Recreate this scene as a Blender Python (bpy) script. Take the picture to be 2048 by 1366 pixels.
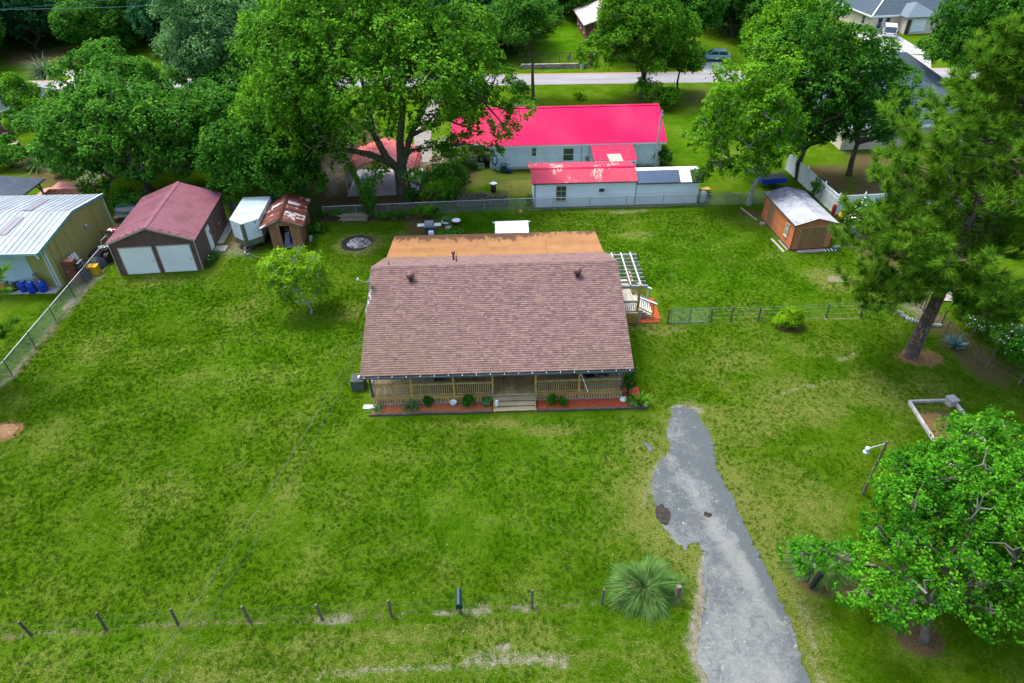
import bpy, math, random
import numpy as np
from mathutils import Vector, Matrix, Euler
for o in list(bpy.data.objects): bpy.data.objects.remove(o)
SC = bpy.context.scene
COL = SC.collection
R = math.radians
# ---------------------------------------------------------------- camera
F_PX, TILT, CAM_H, ROLL = 1340.0, R(37.1), 26.7, math.atan(31/1767)
cd_ = bpy.data.cameras.new('camera'); cam = bpy.data.objects.new('camera', cd_); COL.objects.link(cam)
cd_.sensor_width = 36; cd_.lens = F_PX/2048*36; cd_.clip_start = .5; cd_.clip_end = 3000
_c, _s, _ct, _st = math.cos(ROLL), math.sin(ROLL), math.cos(TILT), math.sin(TILT)
cx_ = Vector((_c, -_s*_st, -_s*_ct)); cdn = Vector((-_s, -_c*_st, -_c*_ct)); cf_ = Vector((0, _ct, -_st))
cam.matrix_world = Matrix(((cx_.x, -cdn.x, -cf_.x, 0), (cx_.y, -cdn.y, -cf_.y, 0), (cx_.z, -cdn.z, -cf_.z, CAM_H), (0, 0, 0, 1)))
SC.camera = cam
# ---------------------------------------------------------------- sky, sun, exposure
SUN_DIR = Vector((.32, -.25, -.90)).normalized()          # direction in which the light travels
W = bpy.data.worlds.new('World'); SC.world = W; W.use_nodes = True
wn = W.node_tree.nodes; wn.clear()
sky = wn.new('ShaderNodeTexSky'); sky.sky_type = 'NISHITA'; sky.sun_disc = False
sky.sun_elevation = math.asin(-SUN_DIR.z); sky.sun_rotation = math.atan2(-SUN_DIR.x, -SUN_DIR.y)
sky.air_density = 1.0; sky.dust_density = 4.0; sky.ozone_density = 1.0
bg = wn.new('ShaderNodeBackground'); bg.inputs['Strength'].default_value = .15
wo = wn.new('ShaderNodeOutputWorld')
W.node_tree.links.new(sky.outputs[0], bg.inputs[0]); W.node_tree.links.new(bg.outputs[0], wo.inputs[0])
sl = bpy.data.lights.new('sun', 'SUN'); sl.energy = 1.1; sl.angle = R(16); sl.color = (1, .96, .88)
so = bpy.data.objects.new('sun', sl); COL.objects.link(so); so.rotation_euler = SUN_DIR.to_track_quat('-Z', 'Y').to_euler()
so.location = (-20, 40, 60)
SC.view_settings.view_transform = 'Standard'; SC.view_settings.look = 'None'
SC.view_settings.exposure = 1.62; SC.view_settings.gamma = 1; SC.view_settings.use_curve_mapping = False
SC.cycles.max_bounces = 5; SC.cycles.diffuse_bounces = 3; SC.cycles.transparent_max_bounces = 6
# ---------------------------------------------------------------- where a point of the site lies on the ground (or at height z)
def G(px, py, z=0.0):
    u = (px-1024)/F_PX; w = (py-683)/F_PX
    x = u*_c-w*_s; y = u*_s+w*_c
    rx, ry, rz = x, _ct-y*_st, -_st-y*_ct
    t = (z-CAM_H)/rz
    return Vector((rx*t, ry*t, z))
# ---------------------------------------------------------------- mesh builder
class MB:
    def __init__(s): s.v = []; s.f = []
    def add(s, vs, fs):
        b = len(s.v); s.v += [tuple(p) for p in vs]; s.f += [tuple(b+i for i in f) for f in fs]; return s
    def box(s, x0, y0, z0, x1, y1, z1):
        return s.add([(x0,y0,z0),(x1,y0,z0),(x1,y1,z0),(x0,y1,z0),(x0,y0,z1),(x1,y0,z1),(x1,y1,z1),(x0,y1,z1)],
                     [(0,3,2,1),(4,5,6,7),(0,1,5,4),(1,2,6,5),(2,3,7,6),(3,0,4,7)])
    def obox(s, c, sz, rot=(0,0,0)):
        m = Euler(rot).to_matrix(); c = Vector(c); h = [k/2 for k in sz]
        vs = [c+m@Vector((a*h[0], b*h[1], d*h[2])) for a,b,d in ((-1,-1,-1),(1,-1,-1),(1,1,-1),(-1,1,-1),(-1,-1,1),(1,-1,1),(1,1,1),(-1,1,1))]
        return s.add(vs, [(0,3,2,1),(4,5,6,7),(0,1,5,4),(1,2,6,5),(2,3,7,6),(3,0,4,7)])
    def beam(s, p, q, w, h, up=(0,0,1)):
        p = Vector(p); q = Vector(q); d = (q-p).normalized(); up = Vector(up)
        if abs(d.dot(up)) > .95: up = Vector((0,1,0))
        a = d.cross(up).normalized()*w/2; b = a.cross(d).normalized()*h/2
        vs = [e+i*a+j*b for e in (p,q) for i,j in ((-1,-1),(1,-1),(1,1),(-1,1))]
        return s.add(vs, [(0,1,2,3),(7,6,5,4),(0,4,5,1),(1,5,6,2),(2,6,7,3),(3,7,4,0)])
    def tube(s, pts, rad, n=8, caps=True):
        pts = [Vector(p) for p in pts]; k = len(pts)
        if not hasattr(rad, '__len__'): rad = [rad]*k
        vs = []; prev = None
        for i, p in enumerate(pts):
            d = (pts[min(i+1,k-1)]-pts[max(i-1,0)])
            if d.length < 1e-6: d = Vector((0,0,1))
            d.normalize()
            u = prev-d*prev.dot(d) if prev else d.orthogonal()
            if u.length < 1e-4: u = d.orthogonal()
            u.normalize(); prev = u; w = d.cross(u)
            for j in range(n):
                a = 2*math.pi*j/n; vs.append(p+(u*math.cos(a)+w*math.sin(a))*rad[i])
        fs = [(i*n+j, i*n+(j+1)%n, (i+1)*n+(j+1)%n, (i+1)*n+j) for i in range(k-1) for j in range(n)]
        if caps: fs += [tuple(range(n-1,-1,-1)), tuple((k-1)*n+j for j in range(n))]
        return s.add(vs, fs)
    def cyl(s, c, r, z0, z1, n=16, r2=None):
        return s.tube([(c[0],c[1],z0),(c[0],c[1],z1)], [r, r if r2 is None else r2], n)
    def lathe(s, c, prof, n=16):
        vs = []; k = len(prof)
        for r, z in prof:
            for j in range(n):
                a = 2*math.pi*j/n; vs.append((c[0]+r*math.cos(a), c[1]+r*math.sin(a), c[2]+z))
        fs = [(i*n+j, i*n+(j+1)%n, (i+1)*n+(j+1)%n, (i+1)*n+j) for i in range(k-1) for j in range(n)]
        fs += [tuple(range(n-1,-1,-1)), tuple((k-1)*n+j for j in range(n))]
        return s.add(vs, fs)
    def slab(s, q, t):
        q = [Vector(p) for p in q]; n = (q[1]-q[0]).cross(q[2]-q[0]).normalized(); m = len(q)
        vs = q+[p-n*t for p in q]
        return s.add(vs, [tuple(range(m)), tuple(range(2*m-1, m-1, -1))]+[(i, i+m, (i+1)%m+m, (i+1)%m) for i in range(m)])
    def extr(s, poly, z0, z1):
        m = len(poly); vs = [(p[0],p[1],z0) for p in poly]+[(p[0],p[1],z1) for p in poly]
        return s.add(vs, [tuple(range(m-1,-1,-1)), tuple(range(m, 2*m))]+[(i,(i+1)%m,(i+1)%m+m,i+m) for i in range(m)])
    def prof(s, poly, y0, y1, ax='y'):          # a profile in x,z pushed along y (or in y,z along x)
        m = len(poly)
        f = (lambda p, t: (p[0], t, p[1])) if ax == 'y' else (lambda p, t: (t, p[0], p[1]))
        return s.add([f(p, y0) for p in poly]+[f(p, y1) for p in poly], [tuple(range(m)), tuple(range(2*m-1,m-1,-1))]+[(i, i+m, (i+1)%m+m, (i+1)%m) for i in range(m)])
    def build(s, name, m, parent=None, smooth=False, bevel=0, **k):
        me = bpy.data.meshes.new(name); me.from_pydata(s.v, [], s.f); me.update()
        me.materials.append(m)
        if smooth: me.shade_smooth()
        o = bpy.data.objects.new(name, me); COL.objects.link(o); o.parent = parent
        if bevel:
            b = o.modifiers.new('bevel', 'BEVEL'); b.width = bevel; b.segments = 1; b.limit_method = 'ANGLE'
        for a, b in k.items(): o[a] = b
        return o
def thing(name, label, cat, loc=(0,0,0), rz=0, group=None):
    o = bpy.data.objects.new(name, None); COL.objects.link(o); o.empty_display_size = .2
    o.location = loc; o.rotation_euler = (0,0,rz); o['label'] = label; o['category'] = cat
    if group: o['group'] = group
    return o
def tag(o, label, cat, group=None, loc=None, rz=None):
    o['label'] = label; o['category'] = cat
    if group: o['group'] = group
    if loc is not None: o.location = loc
    if rz is not None: o.rotation_euler = (0,0,rz)
    return o
def struct(o): o['kind'] = 'structure'; return o
def stuff(o): o['kind'] = 'stuff'; return o
def inst(src, parent, loc=None, rot=None, scale=None):
    o = src.copy(); COL.objects.link(o); o.parent = parent
    if loc is not None: o.location = loc
    if rot is not None: o.rotation_euler = rot
    if scale is not None: o.scale = scale
    return o
def dup(root, loc, rz=0, label=None, scale=None, group=None):
    r = root.copy(); COL.objects.link(r); r.location = loc; r.rotation_euler = (0,0,rz)
    if scale is not None: r.scale = scale if hasattr(scale, '__len__') else (scale,)*3
    if label: r['label'] = label
    if group: r['group'] = group
    for ch in list(root.children):
        c = ch.copy(); COL.objects.link(c); c.parent = r
        for g in list(ch.children):
            d = g.copy(); COL.objects.link(d); d.parent = c
    return r
# ---------------------------------------------------------------- materials
class NT:
    def __init__(s, name):
        s.m = bpy.data.materials.new(name); s.m.use_nodes = True; s.t = s.m.node_tree; s.t.nodes.clear()
        s.out = s.t.nodes.new('ShaderNodeOutputMaterial')
    def n(s, typ, **k):
        o = s.t.nodes.new(typ)
        for a, b in k.items():
            if a.startswith('i_'):
                key = a[2:]; key = int(key) if key.isdigit() else key.replace('_', ' ')
                if isinstance(b, bpy.types.NodeSocket): s.t.links.new(b, o.inputs[key])
                else: o.inputs[key].default_value = b
            else: setattr(o, a, b)
        return o
    def pos(s): return s.n('ShaderNodeNewGeometry').outputs['Position']
    def obj(s): return s.n('ShaderNodeTexCoord').outputs['Object']
    def noise(s, vec, sc, det=5, rough=.6, dist=0, stretch=None):
        if stretch: vec = s.n('ShaderNodeVectorMath', operation='MULTIPLY', i_0=vec, i_1=stretch).outputs[0]
        return s.n('ShaderNodeTexNoise', i_Vector=vec, i_Scale=sc, i_Detail=det, i_Roughness=rough, i_Distortion=dist).outputs[0]
    def ramp(s, fac, stops, interp='LINEAR'):
        r = s.n('ShaderNodeValToRGB', i_0=fac); e = r.color_ramp; e.interpolation = interp
        while len(e.elements) < len(stops): e.elements.new(.5)
        for el, (p, c) in zip(e.elements, stops): el.position = p; el.color = (*c, 1) if hasattr(c, '__len__') else (c, c, c, 1)
        return r.outputs[0]
    def mix(s, f, a, b, bt='MIX'):
        o = s.n('ShaderNodeMix', data_type='RGBA', blend_type=bt)
        for k, v in ((0, f), (6, a), (7, b)):
            if isinstance(v, bpy.types.NodeSocket): s.t.links.new(v, o.inputs[k])
            else: o.inputs[k].default_value = (*v, 1) if hasattr(v, '__len__') else v
        return o.outputs[2]
    def math(s, op, a, b=0, clamp=False):
        o = s.n('ShaderNodeMath', operation=op, use_clamp=clamp)
        for k, v in ((0, a), (1, b)):
            if isinstance(v, bpy.types.NodeSocket): s.t.links.new(v, o.inputs[k])
            else: o.inputs[k].default_value = v
        return o.outputs[0]
    def bump(s, h, strength=.5, dist=.02):
        return s.n('ShaderNodeBump', i_Strength=strength, i_Distance=dist, i_Height=h).outputs[0]
    def pbr(s, col, rough=.8, metal=0, normal=None, spec=.3):
        b = s.n('ShaderNodeBsdfPrincipled')
        for k, v in (('Base Color', col), ('Roughness', rough), ('Metallic', metal), ('Specular IOR Level', spec)):
            if isinstance(v, bpy.types.NodeSocket): s.t.links.new(v, b.inputs[k])
            else: b.inputs[k].default_value = (*v, 1) if hasattr(v, '__len__') else v
        if normal: s.t.links.new(normal, b.inputs['Normal'])
        s.t.links.new(b.outputs[0], s.out.inputs[0]); s.bsdf = b
        return s.m
def mat(name, c1, c2=None, scale=2., rough=.8, metal=0, bump=0, bscale=30, island=0, orand=0, stretch=None, c3=None, lo=.35, hi=.65, spec=.3, det=5):
    t = NT(name); p = t.pos()
    if c2 is None: c2 = tuple(k*.8 for k in c1)
    f = t.noise(p, scale, det, .62, 0, stretch)
    col = t.ramp(f, [(lo, c1), (hi, c2)] if c3 is None else [(lo, c1), ((lo+hi)/2, c2), (hi, c3)])
    if island or orand:
        rv = t.n('ShaderNodeNewGeometry').outputs['Random Per Island'] if island else t.n('ShaderNodeObjectInfo').outputs['Random']
        a = island or orand
        h = t.n('ShaderNodeHueSaturation', i_Value=t.math('ADD', t.math('MULTIPLY', rv, 2*a), 1-a), i_Color=col); col = h.outputs[0]
    nrm = t.bump(t.noise(p, bscale, 4, .6, 0, stretch), bump, .02) if bump else None
    return t.pbr(col, rough, metal, nrm, spec)
def leafmat(name, dark, mid, light, clump=.7, trans=.25, rough=.5):
    t = NT(name); p = t.pos()
    f = t.noise(p, clump, 3, .6); r = t.n('ShaderNodeNewGeometry').outputs['Random Per Island']
    k = t.math('ADD', t.math('MULTIPLY', f, 1.7), t.math('MULTIPLY', r, .6)); k = t.math('SUBTRACT', k, .65)
    col = t.ramp(k, [(.1, dark), (.5, mid), (.95, light)])
    t.pbr(col, .7, 0, None, .06)
    tr = t.n('ShaderNodeBsdfTranslucent'); t.t.links.new(t.mix(.5, col, (.5,.8,.1), 'MULTIPLY') if False else col, tr.inputs[0])
    mx = t.n('ShaderNodeMixShader', i_0=trans, i_1=t.bsdf.outputs[0], i_2=tr.outputs[0])
    t.t.links.new(mx.outputs[0], t.out.inputs[0])
    return t.m
# ---------------------------------------------------------------- ground
rng = np.random.default_rng(7)
def ticks(lo, hi, step, ends, grow=1.35):
    a = list(np.arange(lo, hi+1e-6, step)); s = step
    while a[-1] < ends[1]: s *= grow; a.append(a[-1]+s)
    s = step; b = []
    x = lo
    while x > ends[0]: s *= grow; x -= s; b.append(x)
    return np.array(b[::-1]+a)
gx = ticks(-40, 38, .3, (-900, 900), 1.12); gy = ticks(10, 60, .3, (-300, 1500), 1.10)
GX, GY = np.meshgrid(gx, gy)
def seg_d(X, Y, pts):
    d = np.full(X.shape, 1e9)
    for a, b in zip(pts[:-1], pts[1:]):
        ax, ay, bx, by = a[0], a[1], b[0], b[1]; L = (bx-ax)**2+(by-ay)**2+1e-9
        t = np.clip(((X-ax)*(bx-ax)+(Y-ay)*(by-ay))/L, 0, 1)
        d = np.minimum(d, np.hypot(X-ax-t*(bx-ax), Y-ay-t*(by-ay)))
    return d
def inpoly(X, Y, poly):
    c = np.zeros(X.shape, bool); n = len(poly)
    for i in range(n):
        x1, y1 = poly[i][0], poly[i][1]; x2, y2 = poly[(i+1)%n][0], poly[(i+1)%n][1]
        k = ((y1 > Y) != (y2 > Y)); c ^= k & (X < (x2-x1)*(Y-y1)/((y2-y1)+1e-12)+x1)
    return c
ATT = {k: np.zeros(GX.shape) for k in ('sand', 'dry', 'litter', 'lush', 'burnt', 'straw')}
def PG(pts): return [G(*p) for p in pts]
def stroke(k, pts, w, v=1.):          # soft worn line
    ATT[k] = np.maximum(ATT[k], v*np.clip(1.5-seg_d(GX, GY, PG(pts))/w, 0, 1))
def blob(k, px, py, rx, ry, v=1., soft=.5):
    c = G(px, py); d = np.hypot((GX-c.x)/rx, (GY-c.y)/ry)
    ATT[k] = np.maximum(ATT[k], v*np.clip((1.3-d)/soft, 0, 1))
def area(k, pts, v=1., soft=1.):
    P_ = PG(pts); i = inpoly(GX, GY, P_); d = seg_d(GX, GY, P_+[P_[0]]); sd = np.where(i, d, -d)
    ATT[k] = np.maximum(ATT[k], v*np.clip(.5+sd/soft, 0, 1))
# worn lines under the fences
stroke('sand', [(-60,1278),(62,1271),(212,1259),(356,1249),(501,1243),(643,1237),(783,1232),(921,1225),(1063,1216),(1203,1208),(1300,1205)], .15, .40)
stroke('sand', [(640,1240),(700,1236)], .2, .8); stroke('sand', [(880,1226),(975,1221)], .24, .75); stroke('sand', [(1035,1217),(1065,1215)], .2, .8)
stroke('litter', [(-60,1276),(501,1243),(783,1232),(1063,1216),(1203,1208)], .3, .45)
stroke('sand', [(-40,800),(26,752),(60,710),(115,645),(150,603),(178,572),(205,535)], .30, .62)
stroke('litter', [(-40,800),(26,752),(115,645),(178,572),(225,510)], .65, .5)
stroke('sand', [(135,615),(150,600)], .4, 1.); stroke('sand', [(165,580),(195,552)], .5, .8)
stroke('sand', [(1335,650),(1440,644),(1515,642),(1580,641),(1652,636),(1720,634),(1790,629)], .15, .5)
stroke('sand', [(1060,420),(1150,415),(1290,412),(1400,408)], .2, .8); stroke('litter', [(1060,424),(1400,412)], .6, .4)
stroke('sand', [(1225,425),(1290,421)], .4, .6)
# wheel track along the road side
stroke('sand', [(640,1350),(800,1338),(905,1330),(960,1325)], .17, .62); stroke('sand', [(950,1324),(1020,1318),(1090,1318),(1130,1322)], .30, .75)
stroke('sand', [(960,1312),(1000,1318),(1060,1322)], .3, .6); stroke('sand', [(1000,1290),(1020,1293)], .08, .8)
stroke('dry', [(600,1285),(800,1270),(960,1255),(1100,1262)], .5, .55); stroke('dry', [(300,1366),(640,1350),(1000,1300),(1200,1310)], .6, .5)
# surroundings of the driveway
area('dry', [(1330,815),(1400,790),(1460,900),(1560,1000),(1640,1200),(1700,1400),(1380,1400),(1380,1180),(1300,1130),(1240,1060),(1230,960),(1290,880)], .75, 2.)
blob('dry', 1460, 850, 2.5, 2., .5); blob('dry', 1590, 1000, 2.2, 3., .5); blob('dry', 1300, 900, 1.6, 2., .6); blob('dry', 1250, 1000, 2, 3, .4)
stroke('sand', [(1348,822),(1360,812),(1395,820)], .35, .9); stroke('sand', [(1410,1110),(1405,1180),(1398,1240),(1388,1290),(1400,1330),(1410,1366),(1420,1420)], .28, .95)
stroke('sand', [(1290,1010),(1310,940),(1330,915)], .25, .6); stroke('sand', [(1400,1240),(1390,1290)], .42, 1.)
stroke('sand', [(1600,1200),(1625,1290),(1640,1366)], .2, .5); stroke('litter', [(1400,1180),(1408,1240)], .25, .6)
stroke('sand', [(1290,1205),(1340,1200),(1352,1190)], .3, .7)
# yard patches
area('lush', [(1210,470),(1380,455),(1500,470),(1560,520),(1700,560),(1640,610),(1340,600),(1250,520)], .8, 4.)
area('lush', [(905,425),(1060,420),(1070,470),(900,468)], 1., 1.); blob('lush', 700, 470, 3.2, 1.5, .7); blob('lush', 330, 600, 3, 2.5, .5); blob('lush', 560, 700, 4, 4, .45)
blob('lush', 980, 1000, 5, 3, .4); blob('lush', 180, 1290, 3, 1.2, .6); blob('lush', 1150, 880, 3, 2, .5); blob('lush', 1320, 560, 4, 3, .6)
for q in ((1100,860,2,.7,.7),(1000,845,2,.6,.6),(880,850,3,.5,.4),(330,560,3,1.2,.5),(190,700,2,2,.4),(420,760,3,2,.35),(90,870,3,2,.4),(500,620,2.5,2,.4),(640,1000,3,3,.3),(1480,720,3,2,.5),(1600,800,4,3,.55),(1750,780,3,2,.6),
          (1660,560,2,2,.8),(1760,560,1.6,1.6,.8),(1640,700,3,1.5,.4),(1280,470,2,1,.6),(1500,440,2,1,.6),(1330,660,2.2,.8,.7),(1280,650,1.5,.8,.7),(700,620,1.2,1.6,.5),(300,1000,3,3,.35),(1530,690,3,1.2,.35),(1850,800,3,3,.5)):
    blob('dry', q[0], q[1], q[2], q[3], q[4], .8)
blob('sand', 1672, 558, .7, .5, .75); blob('sand', 1760, 590, .8, .5, .5); blob('sand', 1345, 548, .6, .3, .4)
stroke('sand', [(1540,795),(1600,775),(1662,763)], .09, .75); stroke('sand', [(1530,785),(1545,815)], .08, .8); stroke('sand', [(1675,722),(1710,708)], .1, .7)
stroke('dry', [(0,880),(200,850),(480,775),(640,730)], .12, .45)
# burnt ring with ash, litter round it
blob('dry', 716, 488, 2.0, 1.8, 1.1, .6); blob('litter', 728, 482, 1.9, 1.5, .62, .9); blob('burnt', 713, 486, 1.12, 1.2, 1.2, .35)
# bare earth by the trailer, the garage and the sheds
area('sand', [(428,515),(470,480),(452,445),(462,430),(480,480),(520,505),(510,520),(450,512)], .6, 1.)
area('litter', [(445,430),(520,400),(640,400),(650,430),(520,500),(440,505)], .75, 2.)
area('litter', [(625,430),(640,395),(600,370),(640,300),(680,250),(745,235),(770,290),(880,330),(960,345),(930,380),(860,410),(830,435),(730,445),(640,445)], 1.15, 1.5)
area('sand', [(640,330),(680,255),(720,245),(700,330),(680,390),(650,395)], .62, 1.5); area('sand', [(835,290),(900,270),(930,320),(880,335),(845,330)], .8, 1.5)
area('litter', [(806,430),(870,420),(880,462),(850,470),(812,470)], .9, .8)
area('litter', [(905,330),(1070,345),(1075,400),(900,345)], .5, 1.5); blob('dry', 1040, 375, 2.2, 1.8, .9); blob('dry', 940, 365, 2, 1.3, .6)
blob('litter', 1000, 385, .9, .5, .8); area('litter', [(150,400),(240,450),(225,510),(125,600),(140,540),(190,470)], .8, 1.)
area('litter', [(1640,395),(1720,430),(1800,520),(1880,620),(1990,700),(2048,740),(2048,800),(1960,770),(1880,700),(1830,640),(1740,540),(1700,480)], .72, 1.8)
area('sand', [(1725,560),(1765,540),(1850,600),(1880,645),(1830,635),(1780,600)], .7, 1.)
area('litter', [(1700,395),(1690,300),(1900,320),(1950,400)], .9, 3.); area('litter', [(1600,330),(1700,330),(1700,395),(1610,360)], .9, 2.)
blob('straw', 1840, 716, 1.7, 1.0, 1.0, .9); blob('litter', 1500, 425, 1.1, .7, .8); blob('litter', 1580, 655, 1.1, .7, .7)
area('litter', [(1835,820),(1900,820),(2010,1000),(1920,960)], 1., .6)
blob('litter', 1840, 1275, 1., .8, .9); blob('litter', 1650, 1150, 1.6, 1.1, .9); blob('sand', 1655, 1150, .5, .3, .4); blob('litter', 1300, 1190, .9, .6, .8)
area('litter', [(0,90),(140,95),(200,130),(60,140),(0,130)], .9, 3.); area('litter', [(200,200),(480,190),(470,230),(230,240)], .7, 4.)
area('litter', [(1000,215),(1060,190),(1110,200),(1080,215)], .5, 3.); blob('litter', 1400, 195, 5, 4, .6); blob('litter', 1290, 205, 4, 3, .5); blob('sand', 1035, 210, 2.5, 1.5, .6)
area('litter', [(0,280),(70,290),(150,330),(180,350),(90,380),(0,330)], .8, 3.); area('sand', [(120,345),(200,330),(230,345),(180,372)], .7, 2.)
area('dry', [(0,1366),(0,1290),(900,1250),(1400,1260),(1380,1400),(0,1400)], .35, 1.)
area('lush', [(1090,20),(1140,30),(1190,110),(1080,115)], 1., 3.); area('lush', [(1330,230),(1400,230),(1400,330),(1340,320)], .7, 4.)
GZ = -.38*np.exp(-((GY-(87.6-.014*GX))/.9)**2)*np.clip((60-np.abs(GX))/10, 0, 1)*(GX > -8)+.02*np.sin(GX*.7+1.3*np.sin(GY*.31))*np.sin(GY*.53)
blob('straw', 8, 862, 1.0, .8, 1.2, .5); blob('straw', 1880, 850, 1.1, 1.2, .8, .6)
ny, nx = GX.shape
me = bpy.data.meshes.new('ground')
me.vertices.add(nx*ny); me.vertices.foreach_set('co', np.stack([GX, GY, GZ], -1).ravel())
ii = np.arange(nx*ny).reshape(ny, nx); q = np.stack([ii[:-1,:-1], ii[:-1,1:], ii[1:,1:], ii[1:,:-1]], -1).reshape(-1, 4)
me.loops.add(q.size); me.loops.foreach_set('vertex_index', q.ravel()); me.polygons.add(len(q))
me.polygons.foreach_set('loop_start', np.arange(0, q.size, 4)); me.update(calc_edges=True); me.shade_smooth()
for k, a in ATT.items():
    at = me.attributes.new(k, 'FLOAT', 'POINT'); at.data.foreach_set('value', a.ravel().astype(np.float32))
t = NT('lawn'); p = t.pos()
n0 = t.noise(p, .11, 3, .55); n1 = t.noise(p, .45, 5, .62); n2 = t.noise(p, 2.6, 5, .65); n3 = t.noise(p, 14, 4, .7); n4 = t.noise(p, 55, 3, .7)
def att(k): return t.n('ShaderNodeAttribute', attribute_name=k).outputs['Fac']
s_ = t.math('ADD', t.math('ADD', t.math('MULTIPLY', n1, 1.0), t.math('MULTIPLY', n2, .35)), t.math('ADD', t.math('MULTIPLY', n3, 1.0), t.math('MULTIPLY', n4, .9)))
s_ = t.math('ADD', t.math('SUBTRACT', s_, 1.105), t.math('MULTIPLY', t.math('SUBTRACT', n0, .5), .5))
lush = att('lush')
g1 = t.ramp(s_, [(.0, (.028,.078,.0014)), (.40, (.050,.120,.0026)), (.64, (.080,.156,.006)), (1., (.155,.205,.038))])
g2 = t.ramp(s_, [(.08, (.015,.060,.0006)), (.45, (.042,.140,.0016)), (.80, (.095,.21,.005))])
col = t.mix(t.math('MULTIPLY', lush, .85), g1, g2)
nn = t.math('ADD', t.math('MULTIPLY', t.math('SUBTRACT', n2, .5), 1.5), t.math('ADD', t.math('MULTIPLY', t.math('SUBTRACT', n3, .5), 1.3), t.math('MULTIPLY', t.math('SUBTRACT', n1, .5), .9)))
def mk(k, a=.35, b=.65):
    v = t.math('ADD', att(k), t.math('MULTIPLY', nn, .8)); v = t.math('MULTIPLY', v, t.math('MULTIPLY', att(k), 6, True))
    return t.n('ShaderNodeMapRange', interpolation_type='SMOOTHSTEP', i_0=v, i_1=a, i_2=b).outputs[0]
dryc = t.ramp(n3, [(.3, (.070,.105,.010)), (.5, (.150,.175,.035)), (.68, (.26,.26,.095))])
# spontaneous dry tufts over the whole lawn
sp = t.n('ShaderNodeMapRange', interpolation_type='SMOOTHSTEP', i_0=t.math('ADD', t.math('ADD', t.math('MULTIPLY', n1, .6), t.math('MULTIPLY', n2, .4)), t.math('MULTIPLY', t.math('SUBTRACT', n3, .5), 1.)), i_1=.50, i_2=.72).outputs[0]
col = t.mix(t.math('MULTIPLY', sp, .30), col, dryc)
col = t.mix(t.math('MULTIPLY', mk('dry', .2, .8), .85), col, dryc)
litc = t.ramp(t.math('ADD', t.math('MULTIPLY', n3, .5), t.math('MULTIPLY', n4, .5)), [(.34, (.030,.022,.012)), (.5, (.105,.070,.038)), (.64, (.25,.175,.105))])
col = t.mix(t.math('MULTIPLY', mk('litter', .3, .8), .9), col, litc)
strc = t.ramp(t.math('ADD', t.math('MULTIPLY', n3, .5), t.math('MULTIPLY', n4, .5)), [(.36, (.10,.055,.022)), (.5, (.26,.15,.06)), (.62, (.42,.29,.14))])
col = t.mix(mk('straw'), col, strc)
sandc = t.ramp(t.math('ADD', t.math('MULTIPLY', n3, .5), t.math('MULTIPLY', n2, .5)), [(.3, (.13,.12,.08)), (.5, (.26,.235,.18)), (.7, (.44,.41,.35))])
col = t.mix(t.math('MULTIPLY', mk('sand', .2, 1.05), .85), col, sandc)
burc = t.ramp(n3, [(.3, (.012,.011,.012)), (.6, (.06,.055,.055)), (.75, (.2,.19,.18))])
col = t.mix(mk('burnt'), col, burc)
# a few dark and a few pale specks
vo = t.n('ShaderNodeTexVoronoi', i_Vector=p, i_Scale=1.1, i_Randomness=1.); dk = t.math('LESS_THAN', t.math('ADD', vo.outputs['Distance'], t.math('MULTIPLY', n3, .12)), .105)
dk = t.math('MULTIPLY', dk, t.math('GREATER_THAN', t.n('ShaderNodeSeparateColor', i_0=vo.outputs['Color']).outputs[0], .86))
col = t.mix(t.math('MULTIPLY', dk, .8), col, (.010,.022,.006))
vo2 = t.n('ShaderNodeTexVoronoi', i_Vector=p, i_Scale=2.2, i_Randomness=1.); wk = t.math('LESS_THAN', vo2.outputs['Distance'], .055)
wk = t.math('MULTIPLY', wk, t.math('GREATER_THAN', t.n('ShaderNodeSeparateColor', i_0=vo2.outputs['Color']).outputs[0], .8))
col = t.mix(t.math('MULTIPLY', wk, .6), col, (.55,.57,.48))
hgt = t.math('ADD', t.math('MULTIPLY', n3, .6), t.math('MULTIPLY', n4, .5))
t.pbr(col, .95, 0, t.bump(hgt, 1., .15), .0)
me.materials.append(t.m)
gr = bpy.data.objects.new('ground', me); COL.objects.link(gr); struct(gr)
# ---------------------------------------------------------------- road, driveway, slabs
def jag(pts, step=.18, amp=.09, seed=1):
    r = np.random.default_rng(seed); out = []; n = len(pts)
    for i in range(n):
        a = pts[i]; b = pts[(i+1)%n]; L = (b-a).length; k = max(1, int(L/step)); nrm = Vector((-(b-a).y, (b-a).x, 0))
        if L > 0: nrm.normalize()
        for j in range(k): out.append(a.lerp(b, j/k)+nrm*float(r.normal(0, amp))*(1 if L < 6 else 0))
    return out
def sheet(name, pts, z, m, t_=0):
    mb = MB(); P_ = [(p.x, p.y, z) for p in pts]
    bm_ = __import__('bmesh').new(); vs = [bm_.verts.new(p) for p in P_]; f = bm_.faces.new(vs)
    if f.normal.z < 0: f.normal_flip()
    __import__('bmesh').ops.triangulate(bm_, faces=[f])
    me = bpy.data.meshes.new(name); bm_.to_mesh(me); bm_.free()
    me.materials.append(m); o = bpy.data.objects.new(name, me); COL.objects.link(o); return o
q = lambda x, y: G(1180+.429*x, 780+.429*y)
left = [(395,75),(370,140),(360,200),(375,280),(345,315),(320,350),(300,385),(288,440),(295,520),(310,560),(330,620),(380,690),(410,725),(450,750),(470,715),(510,720),(530,760),(525,860),(535,960),(520,1100),(505,1190),(500,1260),(540,1330),(545,1420),(550,1600)]
right = [(450,88),(485,90),(520,145),(560,210),(575,270),(580,350),(620,430),(660,490),(700,590),(745,680),(800,790),(840,870),(890,990),(940,1100),(975,1230),(1010,1340),(1050,1440),(1110,1600)]
dp = [q(*k) for k in left[::-1]]+[q(*k) for k in right]
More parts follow.
